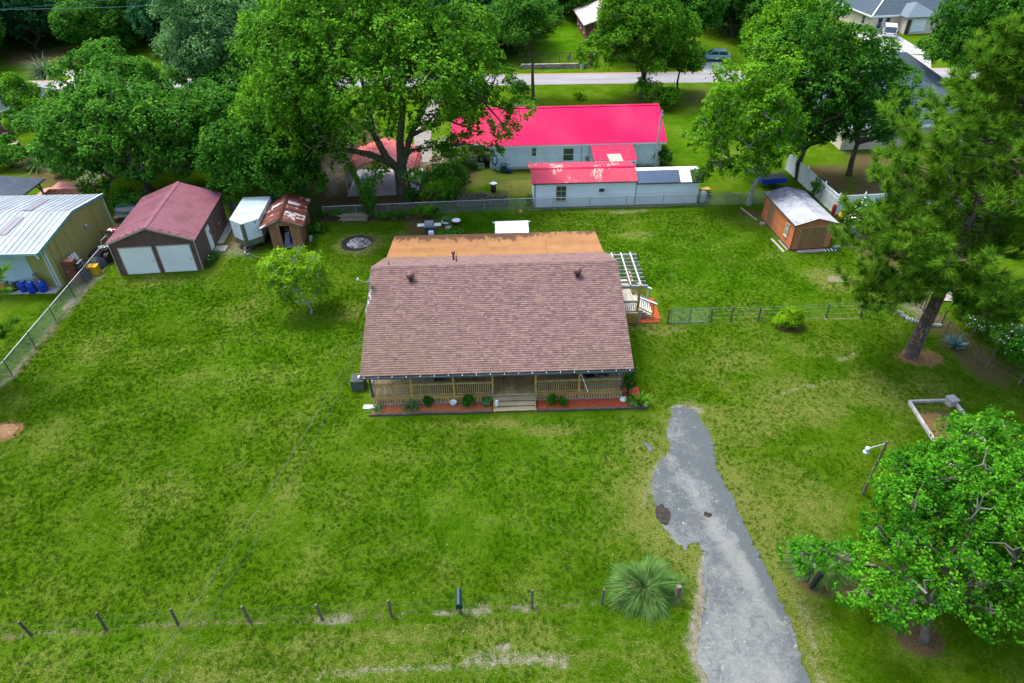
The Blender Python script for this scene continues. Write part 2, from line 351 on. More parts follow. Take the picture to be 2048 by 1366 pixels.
t = NT('worn_asphalt'); p = t.pos()
a1 = t.noise(p, .55, 6, .62, .8); a2 = t.noise(p, 3.5, 5, .65, 1.2); a3 = t.noise(p, 28, 3, .7); a4 = t.noise(p, 80, 2, .8)
dark = t.ramp(a4, [(.3, (.034,.044,.048)), (.55, (.074,.090,.096)), (.75, (.155,.17,.17))])
pale = t.ramp(a3, [(.3, (.095,.108,.106)), (.6, (.190,.202,.194))])
yy = t.n('ShaderNodeSeparateXYZ', i_0=p).outputs[1]
low = t.n('ShaderNodeMapRange', i_0=yy, i_1=24, i_2=13, i_3=-.06, i_4=.09).outputs[0]
def lined(A, B, w, v):
    d_ = (B-A).normalized(); n_ = Vector((-d_.y, d_.x, 0)); dp_ = t.n('ShaderNodeVectorMath', operation='DOT_PRODUCT', i_0=t.n('ShaderNodeVectorMath', operation='SUBTRACT', i_0=p, i_1=tuple(A)).outputs[0], i_1=tuple(n_)).outputs['Value']
    return t.n('ShaderNodeMapRange', interpolation_type='SMOOTHSTEP', i_0=t.math('ABSOLUTE', dp_), i_1=0., i_2=w, i_3=v, i_4=0.).outputs[0]
k_ = t.math('ADD', t.math('ADD', t.math('MULTIPLY', a1, .55), t.math('MULTIPLY', a2, .45)), low)
k_ = t.math('ADD', k_, t.math('ADD', lined(q(590,640), q(960,1180), .75, .13), lined(q(735,690), q(1010,1290), .7, -.20)))
k_ = t.math('ADD', k_, lined(q(700,590), q(560,200), .8, -.07))
col = t.mix(t.ramp(k_, [(.44, 0.), (.53, .5), (.64, 1.)]), dark, pale)
col = t.mix(t.ramp(t.noise(p, 1.7, 4, .7, 2.), [(.64, 0.), (.68, .8)]), col, (.30,.30,.27))
M_ASPH = t.pbr(col, .9, 0, t.bump(a3, .6, .03), .2)
dw = struct(sheet('driveway', jag(dp, .13, .06, 3), .03, M_ASPH)); dw['label'] = 'worn grey driveway with pale sandy patches leading up beside the house'
M_PATCH = mat('pothole', (.014,.013,.012), (.04,.035,.03), 6, .95, bump=.5)
def oval(px, py, rx, ry, n=20, seed=0, rot=0):
    r = np.random.default_rng(seed); c = G(px, py); o = []
    for i in range(n):
        a = 2*math.pi*i/n; k = 1+float(r.normal(0, .13)); x, y = rx*k*math.cos(a), ry*k*math.sin(a)
        o.append(Vector((c.x+x*math.cos(rot)-y*math.sin(rot), c.y+x*math.sin(rot)+y*math.cos(rot), 0)))
    return o
struct(sheet('pothole', oval(1326, 1030, .36, .62, 20, 1), .037, M_PATCH)); struct(sheet('pothole', oval(1416, 1030, .21, .17, 14, 2), .037, M_PATCH))
struct(sheet('asphalt_patch', jag(PG([(1283,886),(1300,888),(1308,898),(1302,904),(1290,893)]), .1, .03, 4), .034, M_ASPH))
M_ROAD = mat('road_surface', (.19,.19,.205), (.25,.25,.265), .8, .9, bump=.2, stretch=(.15,1,1))
road = [Vector((-400,95.2+2.2,0)), Vector((400,-5.0+95.5-1.6-2.4,0))]
def strip(name, pts, w, z, m, h=0):
    mb = MB()
    for a, b in zip(pts[:-1], pts[1:]):
        a = Vector(a); b = Vector(b); d = (b-a).normalized(); n = Vector((-d.y, d.x, 0))*w/2
        mb.slab([a-n+Vector((0,0,z)), b-n+Vector((0,0,z)), b+n+Vector((0,0,z)), a+n+Vector((0,0,z))], max(h, .01))
    return mb.build(name, m)
struct(strip('road', [(-400,99.5,0),(400,89.5,0)], 4.9, .03, M_ROAD))
struct(strip('road_edge', [(-400,102.15,0),(400,92.1,0)], .35, .026, mat('clay_edge', (.42,.16,.07), (.3,.2,.1), 1.5, .95)))
M_CONC = mat('concrete', (.36,.35,.32), (.26,.255,.23), 1.2, .9, bump=.2); M_CONCW = mat('pale_concrete', (.33,.33,.32), (.25,.255,.255), .9, .85, bump=.15)
struct(strip('side_road', [(28.9,96.0,0),(29.6,106,0)], 3.2, .034, M_CONCW))
struct(strip('gravel_lane', [(52,90,0),(59,104,0),(60,118,0)], 6.5, .036, M_CONCW))
struct(strip('gravel_lane', [(-62,94,0),(-60,99,0),(-64,103,0)], 2.6, .038, mat('gravel', (.3,.28,.27), (.42,.4,.38), 3, .95, bump=.5)))
struct(strip('house_drive', [(-9,92,0),(-9.8,76,0),(-8.8,66,0)], 1.9, .032, mat('drive_sand', (.15,.13,.11), (.24,.23,.22), 1.5, .95, bump=.4)))
sb = MB(); c0 = G(112,587); c1 = G(119,577); sb.box(-48, c0.y, 0, c0.x, c0.y+1.15, .06); struct(sb.build('workshop_slab', M_CONC))
# ---------------------------------------------------------------- building helpers
def panels(parent, e0, e1, r0, r1, n, m, name='roof_panel', rib=.03, ribm=None, thick=.03, individual=True, gap=.0):
    """sheets running from the eave (e0-e1) up to the ridge (r0-r1), a raised rib along every joint"""
    e0, e1, r0, r1 = map(Vector, (e0, e1, r0, r1)); one = MB(); nrm = (e1-e0).cross(r0-e0).normalized(); out = []
    for i in range(n):
        a, b = i/n, (i+1)/n; mb = MB() if individual else one
        A, B, C, D = e0.lerp(e1, a), e0.lerp(e1, b), r0.lerp(r1, b), r0.lerp(r1, a)
        g = (B-A)*gap; lift = nrm*(random.random()*.008)
        mb.slab([A+g+lift, B-g+lift, C-g+lift, D+g+lift], thick)
        if rib:
            mb.beam(A+nrm*rib*.5, D+nrm*rib*.5, rib*1.3, rib, nrm)
            if i == n-1: mb.beam(B+nrm*rib*.5-(B-A)*.02, C+nrm*rib*.5-(B-A)*.02, rib*1.3, rib, nrm)
        if individual: out.append(mb.build(name, m, parent))
    if not individual: out.append(stuff(one.build(name, m, parent)))
    return out
def siding(mb, p0, p1, z0, z1, step=.16, proud=.018, base=.05, clip=None):
    """lap boards on the wall from p0 to p1 (outside is to the right of the walk p0->p1)"""
    p0 = Vector((*p0, 0)); p1 = Vector((*p1, 0)); d = (p1-p0); n = Vector((d.y, -d.x, 0)).normalized()
    z = z0
    while z < z1-.01:
        zt = min(z+step, z1); a, b = (0, 1) if clip is None else clip((z+zt)/2)
        if b-a > .01:
            A = p0+d*a; B = p0+d*b; ins = -n*base; U = Vector((0,0,1))
            mb.add([A+ins+U*z, B+ins+U*z, B+n*proud+U*z, A+n*proud+U*z, A+ins+U*zt, B+ins+U*zt, B+n*.002+U*zt, A+n*.002+U*zt],
                   [(0,3,2,1),(4,5,6,7),(0,1,5,4),(1,2,6,5),(2,3,7,6),(3,0,4,7)])
        z = zt
def ribs(mb, p0, p1, z0, ztop, step=.3, w=.06, pr=.03):
    p0 = Vector((*p0, 0)); p1 = Vector((*p1, 0)); d = p1-p0; n = Vector((d.y, -d.x, 0)).normalized(); k = int(d.length/step)
    for i in range(k+1):
        q = p0+d*(i/k)+n*pr/2; mb.beam(q+Vector((0,0,z0)), q+Vector((0,0,ztop(i/k))), w, pr, n)
def window(parent, c, w, h, yaw, fm, gm, cols=1, rows=2, label=None, depth=.07, sill=True):
    """window hung on a wall: c = centre on the wall face, yaw 0 looks towards -y"""
    f = MB(); b = .06
    f.box(-w/2-b, -depth, -h/2-b, w/2+b, .0, -h/2); f.box(-w/2-b, -depth, h/2, w/2+b, .0, h/2+b)
    f.box(-w/2-b, -depth, -h/2, -w/2, .0, h/2); f.box(w/2, -depth, -h/2, w/2+b, .0, h/2)
    if sill: f.box(-w/2-b-.03, -depth-.04, -h/2-b-.04, w/2+b+.03, .0, -h/2-b)
    o = f.build('window', fm, parent); o.location = c; o.rotation_euler = (0,0,yaw)
    if label: o['label'] = label
    MB().box(-w/2, -.03, -h/2, w/2, -.005, h/2).build('pane', gm, o)
    g = MB()
    for i in range(1, cols): x = -w/2+w*i/cols; g.box(x-.013, -.045, -h/2, x+.013, -.03, h/2)
    for i in range(1, rows): z = -h/2+h*i/rows; g.box(-w/2, -.05, z-.016, w/2, -.03, z+.016)
    if g.v: g.build('muntin', fm, o)
    return o
def shingles(name, e0, e1, r0, r1, m, parent, course=.15, tab=.3, lift=.014, seed=1):
    r = np.random.default_rng(seed); e0, e1, r0, r1 = map(Vector, (e0, e1, r0, r1)); mb = MB()
    L = (r0-e0).length; nrm = (e1-e0).cross(r0-e0).normalized(); k = int(L/course); Wd = (e1-e0).length
    for j in range(k):
        a, b = j/k, min(1, (j+1.12)/k); A0, A1 = e0.lerp(r0, a), e1.lerp(r1, a); B0, B1 = e0.lerp(r0, b), e1.lerp(r1, b); x = -r.random()*tab
        while x < Wd:
            w = tab*(.55+r.random()*.9); u0, u1 = max(0, x/Wd), min(1, (x+w-.006)/Wd); x += w
            if u1 <= u0: continue
            lf = nrm*(lift*(1+.5*r.random())); P0, P1, Q1, Q0 = A0.lerp(A1, u0), A0.lerp(A1, u1), B0.lerp(B1, u1), B0.lerp(B1, u0)
            mb.add([P0+lf, P1+lf, Q1+nrm*.003, Q0+nrm*.003, P0-nrm*.004, P1-nrm*.004], [(0,1,2,3),(4,5,1,0),(4,0,3),(5,2,1)])
    return stuff(mb.build(name, m, parent))
def gable(mb, x, y0, y1, z, yr, zr, t=.12, inner=None):
    mb.prof([(y0,0),(y1,0),(y1,z),(yr,zr),(y0,z)], x, x+t, 'x')
M_GLASS = mat('window_glass', (.02,.035,.04), (.05,.07,.08), 1., .08, spec=.8)
M_WHITE = mat('white_paint', (.72,.75,.76), (.60,.64,.66), .8, .6)
M_CREAM = mat('cream_frame', (.52,.44,.28), (.42,.35,.22), 2, .7)
M_WOOD = mat('stained_deck_wood', (.46,.33,.13), (.28,.19,.075), 3., .8, orand=.18, stretch=(1,1,1), bump=.3)
M_GOLD = mat('golden_wood', (.48,.30,.075), (.32,.20,.05), 2., .75, orand=.15, bump=.2)
M_WGREY = mat('weathered_wood', (.36,.34,.30), (.22,.205,.18), 4., .9, orand=.2, bump=.4)
M_TREAD = mat('pale_step_wood', (.46,.39,.23), (.33,.26,.14), 3., .85, orand=.08, bump=.3, stretch=(.4,3,3))
M_DARKW = mat('dark_timber', (.05,.045,.042), (.09,.08,.07), 5., .9, orand=.2, bump=.4)
M_POSTW = mat('old_post_wood', (.07,.06,.045), (.14,.12,.09), 5., .9, orand=.25, bump=.5)
M_METAL = mat('galvanised_metal', (.35,.40,.42), (.50,.55,.57), 2, .45, .6)
M_DMET = mat('dark_metal', (.03,.035,.04), (.06,.065,.07), 3, .5, .3)
M_BLACK = mat('black_plastic', (.012,.013,.015), (.03,.03,.035), 3, .5)
# ================================================================ the timber-porched house
t = NT('mauve_shingle'); p = t.pos(); r_ = t.n('ShaderNodeNewGeometry').outputs['Random Per Island']
c = t.ramp(r_, [(.0, (.130,.082,.082)), (.3, (.170,.108,.102)), (.6, (.195,.126,.114)), (.85, (.225,.155,.124)), (1., (.15,.092,.094))])
sx = t.n('ShaderNodeSeparateXYZ', i_0=p)
age = t.math('ADD', t.math('ADD', t.noise(p, .35, 4, .6), t.n('ShaderNodeMapRange', i_0=sx.outputs[0], i_1=-9, i_2=-1, i_3=.22, i_4=-.02).outputs[0]), t.n('ShaderNodeMapRange', i_0=sx.outputs[1], i_1=36, i_2=29, i_3=-.12, i_4=.12).outputs[0])
c = t.mix(t.ramp(age, [(.5, 0.), (.85, .6)]), c, (.145,.112,.066))
c = t.mix(t.math('MULTIPLY', t.ramp(t.noise(p, 5, 4, .7), [(.45, 0.), (.7, .5)]), .35), c, (.085,.052,.055))
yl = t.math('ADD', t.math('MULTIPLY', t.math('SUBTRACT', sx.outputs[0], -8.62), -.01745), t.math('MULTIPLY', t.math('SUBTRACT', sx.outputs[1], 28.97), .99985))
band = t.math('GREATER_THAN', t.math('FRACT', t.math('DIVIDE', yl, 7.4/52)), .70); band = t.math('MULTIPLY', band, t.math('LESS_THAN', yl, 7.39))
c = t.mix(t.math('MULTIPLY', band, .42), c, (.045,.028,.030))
c = t.mix(.35, c, t.ramp(t.noise(p, 60, 2, .8), [(.3, (.5,.5,.5)), (.7, (1.3,1.3,1.3))]), 'MULTIPLY')
M_SHING = t.pbr(c, .95, 0, t.bump(t.noise(p, 90, 2), .5, .01), .15)
HX, HY, HR = -8.62, 28.97, R(1.0)
house = thing('house', 'timber porched house under a big mauve brown shingle roof in the middle of the lawn', 'house', (HX, HY, 0), HR)
Wd = 15.5
s = shingles('shingle', (0,0,2.5), (Wd,0,2.5), (0,7.4,5.2), (Wd,7.4,5.2), M_SHING, None, .15, .22, .022, 1)
fr = MB().slab([(0,0,2.5),(Wd,0,2.5),(Wd,7.4,5.2),(0,7.4,5.2)], .12).build('front_roof', M_SHING, house); s.parent = fr
br = MB().slab([(0,7.4,5.19),(Wd,7.4,5.19),(Wd,12.2,3.1),(0,12.2,3.1)], .12).build('back_roof', M_SHING, house)
s = shingles('shingle', (Wd,12.2,3.1), (0,12.2,3.1), (Wd,7.4,5.2), (0,7.4,5.2), M_SHING, br, .15, .22, .03, 2)
rc = MB()
for i in range(52): x = i*Wd/52; rc.slab([(x,7.26,5.175),(x+.29,7.26,5.175),(x+.29,7.4,5.245),(x,7.4,5.245)], .02); rc.slab([(x,7.4,5.245),(x+.29,7.4,5.245),(x+.29,7.54,5.165),(x,7.54,5.165)], .02)
stuff(rc.build('ridge_cap', M_SHING, house))
# rolled roofing over the back room
t = NT('orange_rolled_roofing'); p = t.pos(); y = t.n('ShaderNodeSeparateXYZ', i_0=p).outputs
c = t.ramp(t.noise(p, 1.1, 5, .6), [(.3, (.21,.105,.044)), (.6, (.27,.138,.056)), (.8, (.185,.095,.042))])
c = t.n('ShaderNodeHueSaturation', i_Color=c, i_Value=t.math('ADD', t.math('MULTIPLY', t.n('ShaderNodeObjectInfo').outputs['Random'], .16), .92)).outputs[0]
st = t.math('ADD', t.noise(p, 1.3, 5, .65, .6, (1.4,.4,1)), t.n('ShaderNodeMapRange', i_0=y[1], i_1=43.0, i_2=45.6, i_3=-.22, i_4=.25).outputs[0])
st = t.math('MULTIPLY', st, t.n('ShaderNodeMapRange', i_0=y[0], i_1=-.2, i_2=1.8, i_3=1., i_4=.78).outputs[0])
c = t.mix(t.ramp(st, [(.54, 0.), (.60, .85)]), c, (.06,.033,.02))
st2 = t.noise(p, 9, 3, .6, 0, (1,.12,1)); c = t.mix(t.math('MULTIPLY', t.ramp(st2, [(.56, 0.), (.7, 1.)]), t.ramp(st, [(.44, 0.), (.56, .7)])), c, (.10,.05,.03))
M_RUST = t.pbr(c, .9, 0, t.bump(t.noise(p, 40, 3), .3, .01), .2)
pr_ = MB().slab([(.15,12.2,3.06),(Wd-.1,12.2,3.06),(Wd-.1,16.6,2.46),(.15,16.6,2.46)], .1).build('back_room_roof', mat('black_underlay', (.03,.018,.012)), house)
cut = {0: [0,.32,.74,1], 1: [0,.21,.56,.74,1], 2: [0,.46,.74,1], 3: [0,.13,.5,.87,1], 4: [0,.38,.8,1]}
for j in range(5):
    a, b = j/5, (j+1)/5-.005
    for x0, x1 in zip(cut[j][:-1], cut[j][1:]):
        X0, X1 = .12+x0*(Wd-.19), .12+x1*(Wd-.19)-.022; lz = .012+.014*((4-j)%5)
        zz = lambda v: 3.075-.6*v+lz
        MB().slab([(X0,12.12+4.52*a,zz(a)),(X1,12.12+4.52*a,zz(a)),(X1,12.12+4.52*b,zz(b)-.004),(X0,12.12+4.52*b,zz(b)-.004)], .008).build('roofing_sheet', M_RUST, pr_)
M_HWALL = mat('house_wall_boards', (.3,.22,.11), (.2,.15,.08), 3, .85, bump=.3, stretch=(3,3,.4))
wl = MB(); wl.box(.4, 2.62, 0, Wd-.4, 2.74, 3.3)
wl.prof([(2.74,0),(12.1,0),(12.1,2.98),(7.4,5.02),(2.74,3.32)], .4, .52, 'x'); wl.prof([(2.74,0),(12.1,0),(12.1,2.98),(7.4,5.02),(2.74,3.32)], Wd-.52, Wd-.4, 'x')
wl.prof([(12.1,0),(16.3,0),(16.3,2.38),(12.1,2.94)], .5, .62, 'x'); wl.prof([(12.1,0),(16.3,0),(16.3,2.38),(12.1,2.94)], Wd-.62, Wd-.5, 'x'); wl.box(.62,16.18,0,Wd-.62,16.3,2.38)
wl.build('wall', M_HWALL, house)
for i in range(46):
    x = .42+i*(Wd-.84)/46; MB().box(x, 2.575, .5, x+.29, 2.62, 3.25).build('wall_board', M_WOOD, house)
dr_ = MB().box(8.05, 2.52, .5, 9.0, 2.57, 2.5).build('front_door', mat('dark_door', (.02,.018,.016), (.04,.03,.03), 2, .5), house)
for cxw in (3.2, 5.6, 11.2): window(house, (cxw, 2.57, 1.6), 1.0, 1.2, 0, M_WHITE, M_GLASS, 2, 2)
M_GUT = mat('blue_grey_gutter', (.06,.085,.10), (.10,.13,.15), 1, .4, .3)
g_ = MB()
gp = [(-.14,2.35),(-.005,2.35),(-.005,2.47),(-.025,2.47),(-.025,2.37),(-.12,2.37),(-.12,2.47),(-.14,2.47)]
g_.add([(-.02, a, b) for a, b in gp]+[(Wd+.02, a, b) for a, b in gp], [(i, (i+1)%8, (i+1)%8+8, i+8) for i in range(8)]+[(0,1,4,5),(1,2,3,4),(5,6,7,0)])
gut = g_.build('gutter', M_GUT, house)
for i in range(20): MB().box(.25+i*.79, -.145, 2.472, .268+i*.79, .0, 2.482).build('gutter_bracket', M_WHITE, gut)
# porch
pz = .5; PX0, PX1 = .38, 15.1; SX0, SX1 = 7.52, 9.9
pf = MB().box(PX0, .45, pz-.22, PX1, 2.57, pz-.06).build('porch_floor', M_WOOD, house)
n_ = 98
for i in range(n_):
    x = PX0+i*(PX1-PX0)/n_; m_ = M_TREAD if (i < 26 or i > 84) else M_WOOD
    MB().box(x, .42, pz-.06, x+(PX1-PX0)/n_-.012, 2.56, pz-.02*(i%3)*.1).build('deck_board', m_, pf)
posts = [.42, 2.75, 5.2, SX0-.06, SX1+.06, 12.5, 15.02]
for x in posts: MB().box(x-.06, .42, 0, x+.06, .54, 2.38).build('porch_post', M_GOLD if 1 < x < 15 else M_DARKW, house, bevel=.008)
MB().box(PX0, .44, 2.32, PX1, .54, 2.44).build('porch_beam', M_WOOD, house)
def rail_run(parent, p, q, z0, z1, mt, name='railing', gap=.125):
    p = Vector((*p, 0)); q = Vector((*q, 0)); d = q-p; L = d.length
    mb = MB(); U = Vector((0,0,1)); mb.beam(p+U*z1, q+U*z1, .13, .045); mb.beam(p+U*(z1-.08), q+U*(z1-.08), .04, .08); mb.beam(p+U*(z0+.1), q+U*(z0+.1), .04, .08)
    r = mb.build(name, mt, parent); k = max(2, int(L/gap)); b0 = None
    for i in range(1, k):
        c = p+d*i/k
        if b0 is None: b0 = MB().box(-.019, -.019, z0+.04, .019, .019, z1-.04).build('baluster', mt, r); b0.location = c; b0.rotation_euler = (0,0,math.atan2(d.y, d.x))
        else: inst(b0, r, c)
    return r
rail_run(house, (PX0+.1,.47), (SX0-.12,.47), pz, 1.45, M_WOOD); rail_run(house, (SX1+.12,.47), (PX1-.1,.47), pz, 1.45, M_WOOD)
M_LATT = mat('whitish_rail', (.55,.52,.45), (.40,.36,.28), 5, .85)
rail_run(house, (PX0+.04,.55), (PX0+.04,2.5), pz, 1.45, M_LATT); rail_run(house, (PX1-.04,.55), (PX1-.04,2.5), pz, 1.45, M_LATT)
for a, b in ((PX0, SX0-.1), (SX1+.1, PX1)):
    MB().box(a, .385, pz-.14, b, .42, pz+.01).build('rim_joist', M_GOLD, house)
    k = int((b-a)/.155)
    for i in range(k):
        x = a+i*(b-a)/k; MB().box(x+.012, .39, .02, x+.125, .415, pz-.14).build('skirt_board', M_WOOD, house)
    MB().box(a, .30, 0, b, .385, .07).build('sill_board', M_WGREY, house)
stp = MB()
for x in (SX0-.02, SX1-.02): stp.prof([(.4,0),(-.62,0),(-.62,.1),(-.3,.22),(.4,.48)], x, x+.05, 'x')
stp = stp.build('porch_steps', M_GOLD, house)
for k, (y0, z) in enumerate(((-.60,.13),(-.29,.26),(.02,.39))):
    MB().box(SX0-.06, y0, z-.045, SX1+.06, y0+.34, z).build('step_tread', M_TREAD, stp); MB().box(SX0, y0+.02, z-.13, SX1, y0+.045, z-.045).build('step_riser', M_DARKW, stp)
MB().box(SX0-.04, .36, pz-.05, SX1+.04, .42, pz+.004).build('landing_board', M_TREAD, house)
for x in (SX0-.09, SX1+.09): MB().box(x-.045, .30, 0, x+.045, .39, 1.0).build('stair_newel', M_WGREY, house)
# roof fittings
M_VENT = mat('rusty_brown_paint', (.10,.050,.046), (.17,.09,.08), 6, .6, .2)
def onroof(x, y): return 2.5+y*2.7/7.4
for lx, lab in ((2.55, 'left'), (12.85, 'right')):
    ly = 6.35; z = onroof(lx, ly)
    v = MB(); v.lathe((lx, ly, z-.1), [(.12,0),(.12,.28),(.17,.32)], 14)
    v.lathe((lx, ly, z+.2), [(.15,0),(.22,.08),(.245,.18),(.22,.28),(.13,.36),(.02,.385)], 20)
    for i in range(20):
        a = i*math.pi/10; v.beam((lx+.2*math.cos(a), ly+.2*math.sin(a), z+.21), (lx+.262*math.cos(a+.15), ly+.262*math.sin(a+.15), z+.43), .012, .035)
    v.build('turbine_vent', M_VENT, house, True)
def stack(x, y, zb, h, r, cap):
    v = MB(); v.cyl((x, y), r, zb-.1, zb+h, 12)
    if cap: v.lathe((x, y, zb+h-.12), [(r*1.3,0),(r*2,.05),(r*2,.14),(r*1.2,.2)], 14)
    v.build('vent_pipe', M_VENT if cap else M_VENT, house, True)
zb = lambda y: 5.2-(y-7.4)*2.1/4.8
stack(5.0, 9.9, zb(9.9), .62, .07, True); stack(5.25, 9.0, zb(9.0), .5, .045, False); stack(.95, 8.4, zb(8.4), .3, .035, False)
# satellite dish at the left verge
dm = MB(); ax, ay, az = .12, 5.9, onroof(0, 5.9)
dm.tube([(ax,ay,az),(ax,ay,az+.35),(ax-.05,ay-.05,az+.5)], .022, 8); dm.tube([(ax,ay-.4,az-.12),(ax,ay,az+.25)], .012, 6); dm.tube([(ax-.02,ay,az+.42),(ax-.35,ay-.18,az+.55),(ax-.62,ay-.25,az+.78)], .016, 6)
dish = tag(dm.build('satellite_dish', M_METAL, None), 'grey satellite dish on a mast at the left edge of the shingle roof', 'satellite dish', loc=(HX, HY, 0), rz=HR)
rf = MB(); n = 18; vs = []
tilt = Euler((R(-25), R(-62), R(20))).to_matrix(); c_ = Vector((ax+.02, ay+.02, az+.52))
for rr, dz in ((.02,0),(.16,.02),(.3,.07)):
    for i in range(n): a = 2*math.pi*i/n; vs.append(c_+tilt@Vector((rr*math.cos(a), rr*.85*math.sin(a), dz)))
k = len(vs); vs2 = [q_-tilt@Vector((0,0,.012)) for q_ in vs]
fs = [(r0*n+i, r0*n+(i+1)%n, (r0+1)*n+(i+1)%n, (r0+1)*n+i) for r0 in range(2) for i in range(n)]+[tuple(range(n))]
rf.add(vs+vs2, fs+[tuple(k+j for j in reversed(f)) for f in fs]+[(2*n+i, 2*n+(i+1)%n, k+2*n+(i+1)%n, k+2*n+i) for i in range(n)])
rf.build('reflector', mat('dish_grey', (.45,.50,.51), (.38,.42,.43), 2, .5), dish, True)
MB().obox((ax-.66,ay-.26,az+.80), (.1,.07,.16), (0,.4,0)).build('receiver', M_WHITE, dish)
cb = MB()
for k in range(3):
    pts = [(ax+.1*math.sin(i*1.9+k)*.9, ay-.15-i*.17, onroof(0, ay-.15-i*.17)+.03+.04*math.sin(i*2.3+k)) for i in range(7)]+[(-.06,ay-1.5,onroof(0,ay-1.5)-.1-.05*k),(-.12,ay-2.0+.1*k,2.6)]
    cb.tube(pts, .011, 5)
cb.build('cable', M_WHITE, dish)
# mulch bed and its timbers in front of the porch
M_MUL = mat('red_mulch', (.24,.035,.012), (.42,.085,.03), 14, .95, bump=1., bscale=40, c3=(.16,.03,.015), det=6)
M_MULB = mat('brown_red_mulch', (.30,.07,.025), (.38,.13,.05), 12, .95, bump=1., bscale=40, c3=(.14,.05,.025), det=6)
def mulch(name, x0, x1, y0, y1, m, seed, loc=(HX, HY, 0), rz=HR, top=.05):
    r = np.random.default_rng(seed); mb = MB(); nx_, ny_ = int((x1-x0)/.12), max(2, int((y1-y0)/.12))
    for j in range(ny_+1):
        for i in range(nx_+1): mb.v.append((x0+(x1-x0)*i/nx_, y0+(y1-y0)*j/ny_, top+float(r.normal(0,.012))))
    for j in range(ny_):
        for i in range(nx_): a = j*(nx_+1)+i; mb.f.append((a, a+1, a+nx_+2, a+nx_+1))
    o = struct(mb.build(name, m)); o.location = loc; o.rotation_euler = (0,0,rz); return o
mulch('mulch_bed', .45, 7.4, -.5, .32, M_MULB, 1); mulch('mulch_bed', 10.05, 16.2, -.52, .32, M_MUL, 2)
mulch('mulch_bed', 15.2, 16.2, .3, 1.3, M_MUL, 5)
def edging(x0, x1, y, lab):
    th = thing('garden_edging', lab, 'timber edging', (HX, HY, 0), HR); n = max(1, round((x1-x0)/2.3))
    for i in range(n):
        a, b = x0+(x1-x0)*i/n, x0+(x1-x0)*(i+1)/n; MB().obox(((a+b)/2, y+(i%2)*.015, .07), (b-a-.015, .13, .13), (0,0,(i%3-1)*.006)).build('timber', M_DARKW, th, bevel=.01)
    return th
edging(.25, 7.42, -.58, 'dark timber edging of the mulch bed left of the porch steps')
e = edging(9.98, 16.45, -.6, 'dark timber edging of the mulch bed right of the porch steps')
MB().obox((16.35,-.1,.06), (.13,.9,.12)).build('timber', M_WGREY, e)
# ================================================================ side deck with pergola
dk = thing('side_deck', 'raised timber deck with rails and steps on the right side of the house', 'deck', (6.5, 37.1, 0), R(1))
dz = .85
MB().box(0, 0, dz-.2, 2.05, 4.3, dz-.05).build('deck_frame', M_GOLD, dk)
for i in range(30): MB().box(0, i*.143+.005, dz-.05, 1.68, i*.143+.135, dz).build('deck_board', M_LATT, dk)
for i in range(2): MB().box(1.69+i*.18, 0, dz-.05, 1.86+i*.18, 4.3, dz).build('deck_board', M_LATT, dk)
MB().box(0, -.05, dz-.2, 2.08, -.01, dz-.02).build('rim_joist', M_GOLD, dk)
for i in range(13): MB().box(.03+i*.158, -.05, .03, .145+i*.158, -.02, dz-.2).build('skirt_board', M_GOLD, dk)
rail_run(dk, (0,.02), (1.95,.02), dz, dz+.95, M_WGREY); rail_run(dk, (2.0,2.55), (2.0,4.25), dz, dz+.95, M_WOOD)
ss = MB()
for y in (.6, 2.45): ss.prof([(2.05,0),(3.25,0),(3.25,.12),(2.05,dz)], y, y+.05)
ss = ss.build('stair_stringer', M_GOLD, dk)
for k in range(4): MB().box(2.08+k*.29, .55, dz-.19-k*.19, 2.42+k*.29, 2.55, dz-.15-k*.19).build('step_tread', mat('white_tread', (.66,.65,.60), (.5,.49,.44), 4, .85) if k == 0 else bpy.data.materials['white_tread'], ss)
for k in range(5): MB().box(2.10+k*.22, .50, .03, 2.24+k*.22, .53, dz-.18-k*.15).build('skirt_board', M_WGREY, dk)
for y in (.55, 2.5):
    r = MB(); r.beam((2.0,y,dz+.95), (3.35,y,1.12), .14, .04); r.beam((2.0,y,dz+.18), (3.2,y,.32), .04, .08); r.box(3.14,y-.05,0,3.24,y+.05,1.12)
    r = r.build('stair_rail', M_LATT if y > 1 else M_GOLD, dk)
    MB().beam((1.98,y,dz+.98), (3.42,y,1.15), .15, .03).build('rail_cap', M_WHITE, r)
    for k in range(1, 8): x = 2.05+k*.142; MB().box(x-.018, y-.018, dz+.18-(x-2.0)*.57, x+.018, y+.018, dz+.92-(x-2)*.54).build('baluster', M_GOLD, r)
MB().box(1.93, .1, dz, 2.08, .25, 2.95).build('deck_post', M_GOLD, dk, bevel=.01)
MB().box(2.1, -.06, 0, 2.2, .04, 1.05).build('deck_post', M_WGREY, dk)
M_LGREY = mat('light_grey_stain', (.42,.44,.44), (.34,.36,.36), 3, .8)
pg = thing('pergola', 'open grey pergola over the side deck beside the shingle roof', 'pergola', (6.5, 37.1, 0), R(1))
for x in (.06, .72, 1.38, 2.04): MB().box(x-.045, .15, 2.93, x+.045, 4.45, 3.02).build('rafter', M_LGREY, pg)
for k in range(9): MB().box(-.05, .22+k*.5, 2.80, 2.48, .26+k*.5, 2.93).build('cross_slat', mat('grey_stain', (.30,.33,.33), (.22,.24,.24), 3, .8) if k == 0 else bpy.data.materials['grey_stain'], pg)
MB().box(-.05, .12, 2.72, 2.5, .19, 2.93).build('beam', bpy.data.materials['grey_stain'], pg); MB().box(-.05, 4.3, 2.72, 2.5, 4.36, 2.93).build('beam', bpy.data.materials['grey_stain'], pg)
MB().box(1.95, 4.15, 0, 2.07, 4.27, 2.8).build('post', M_GOLD, pg)
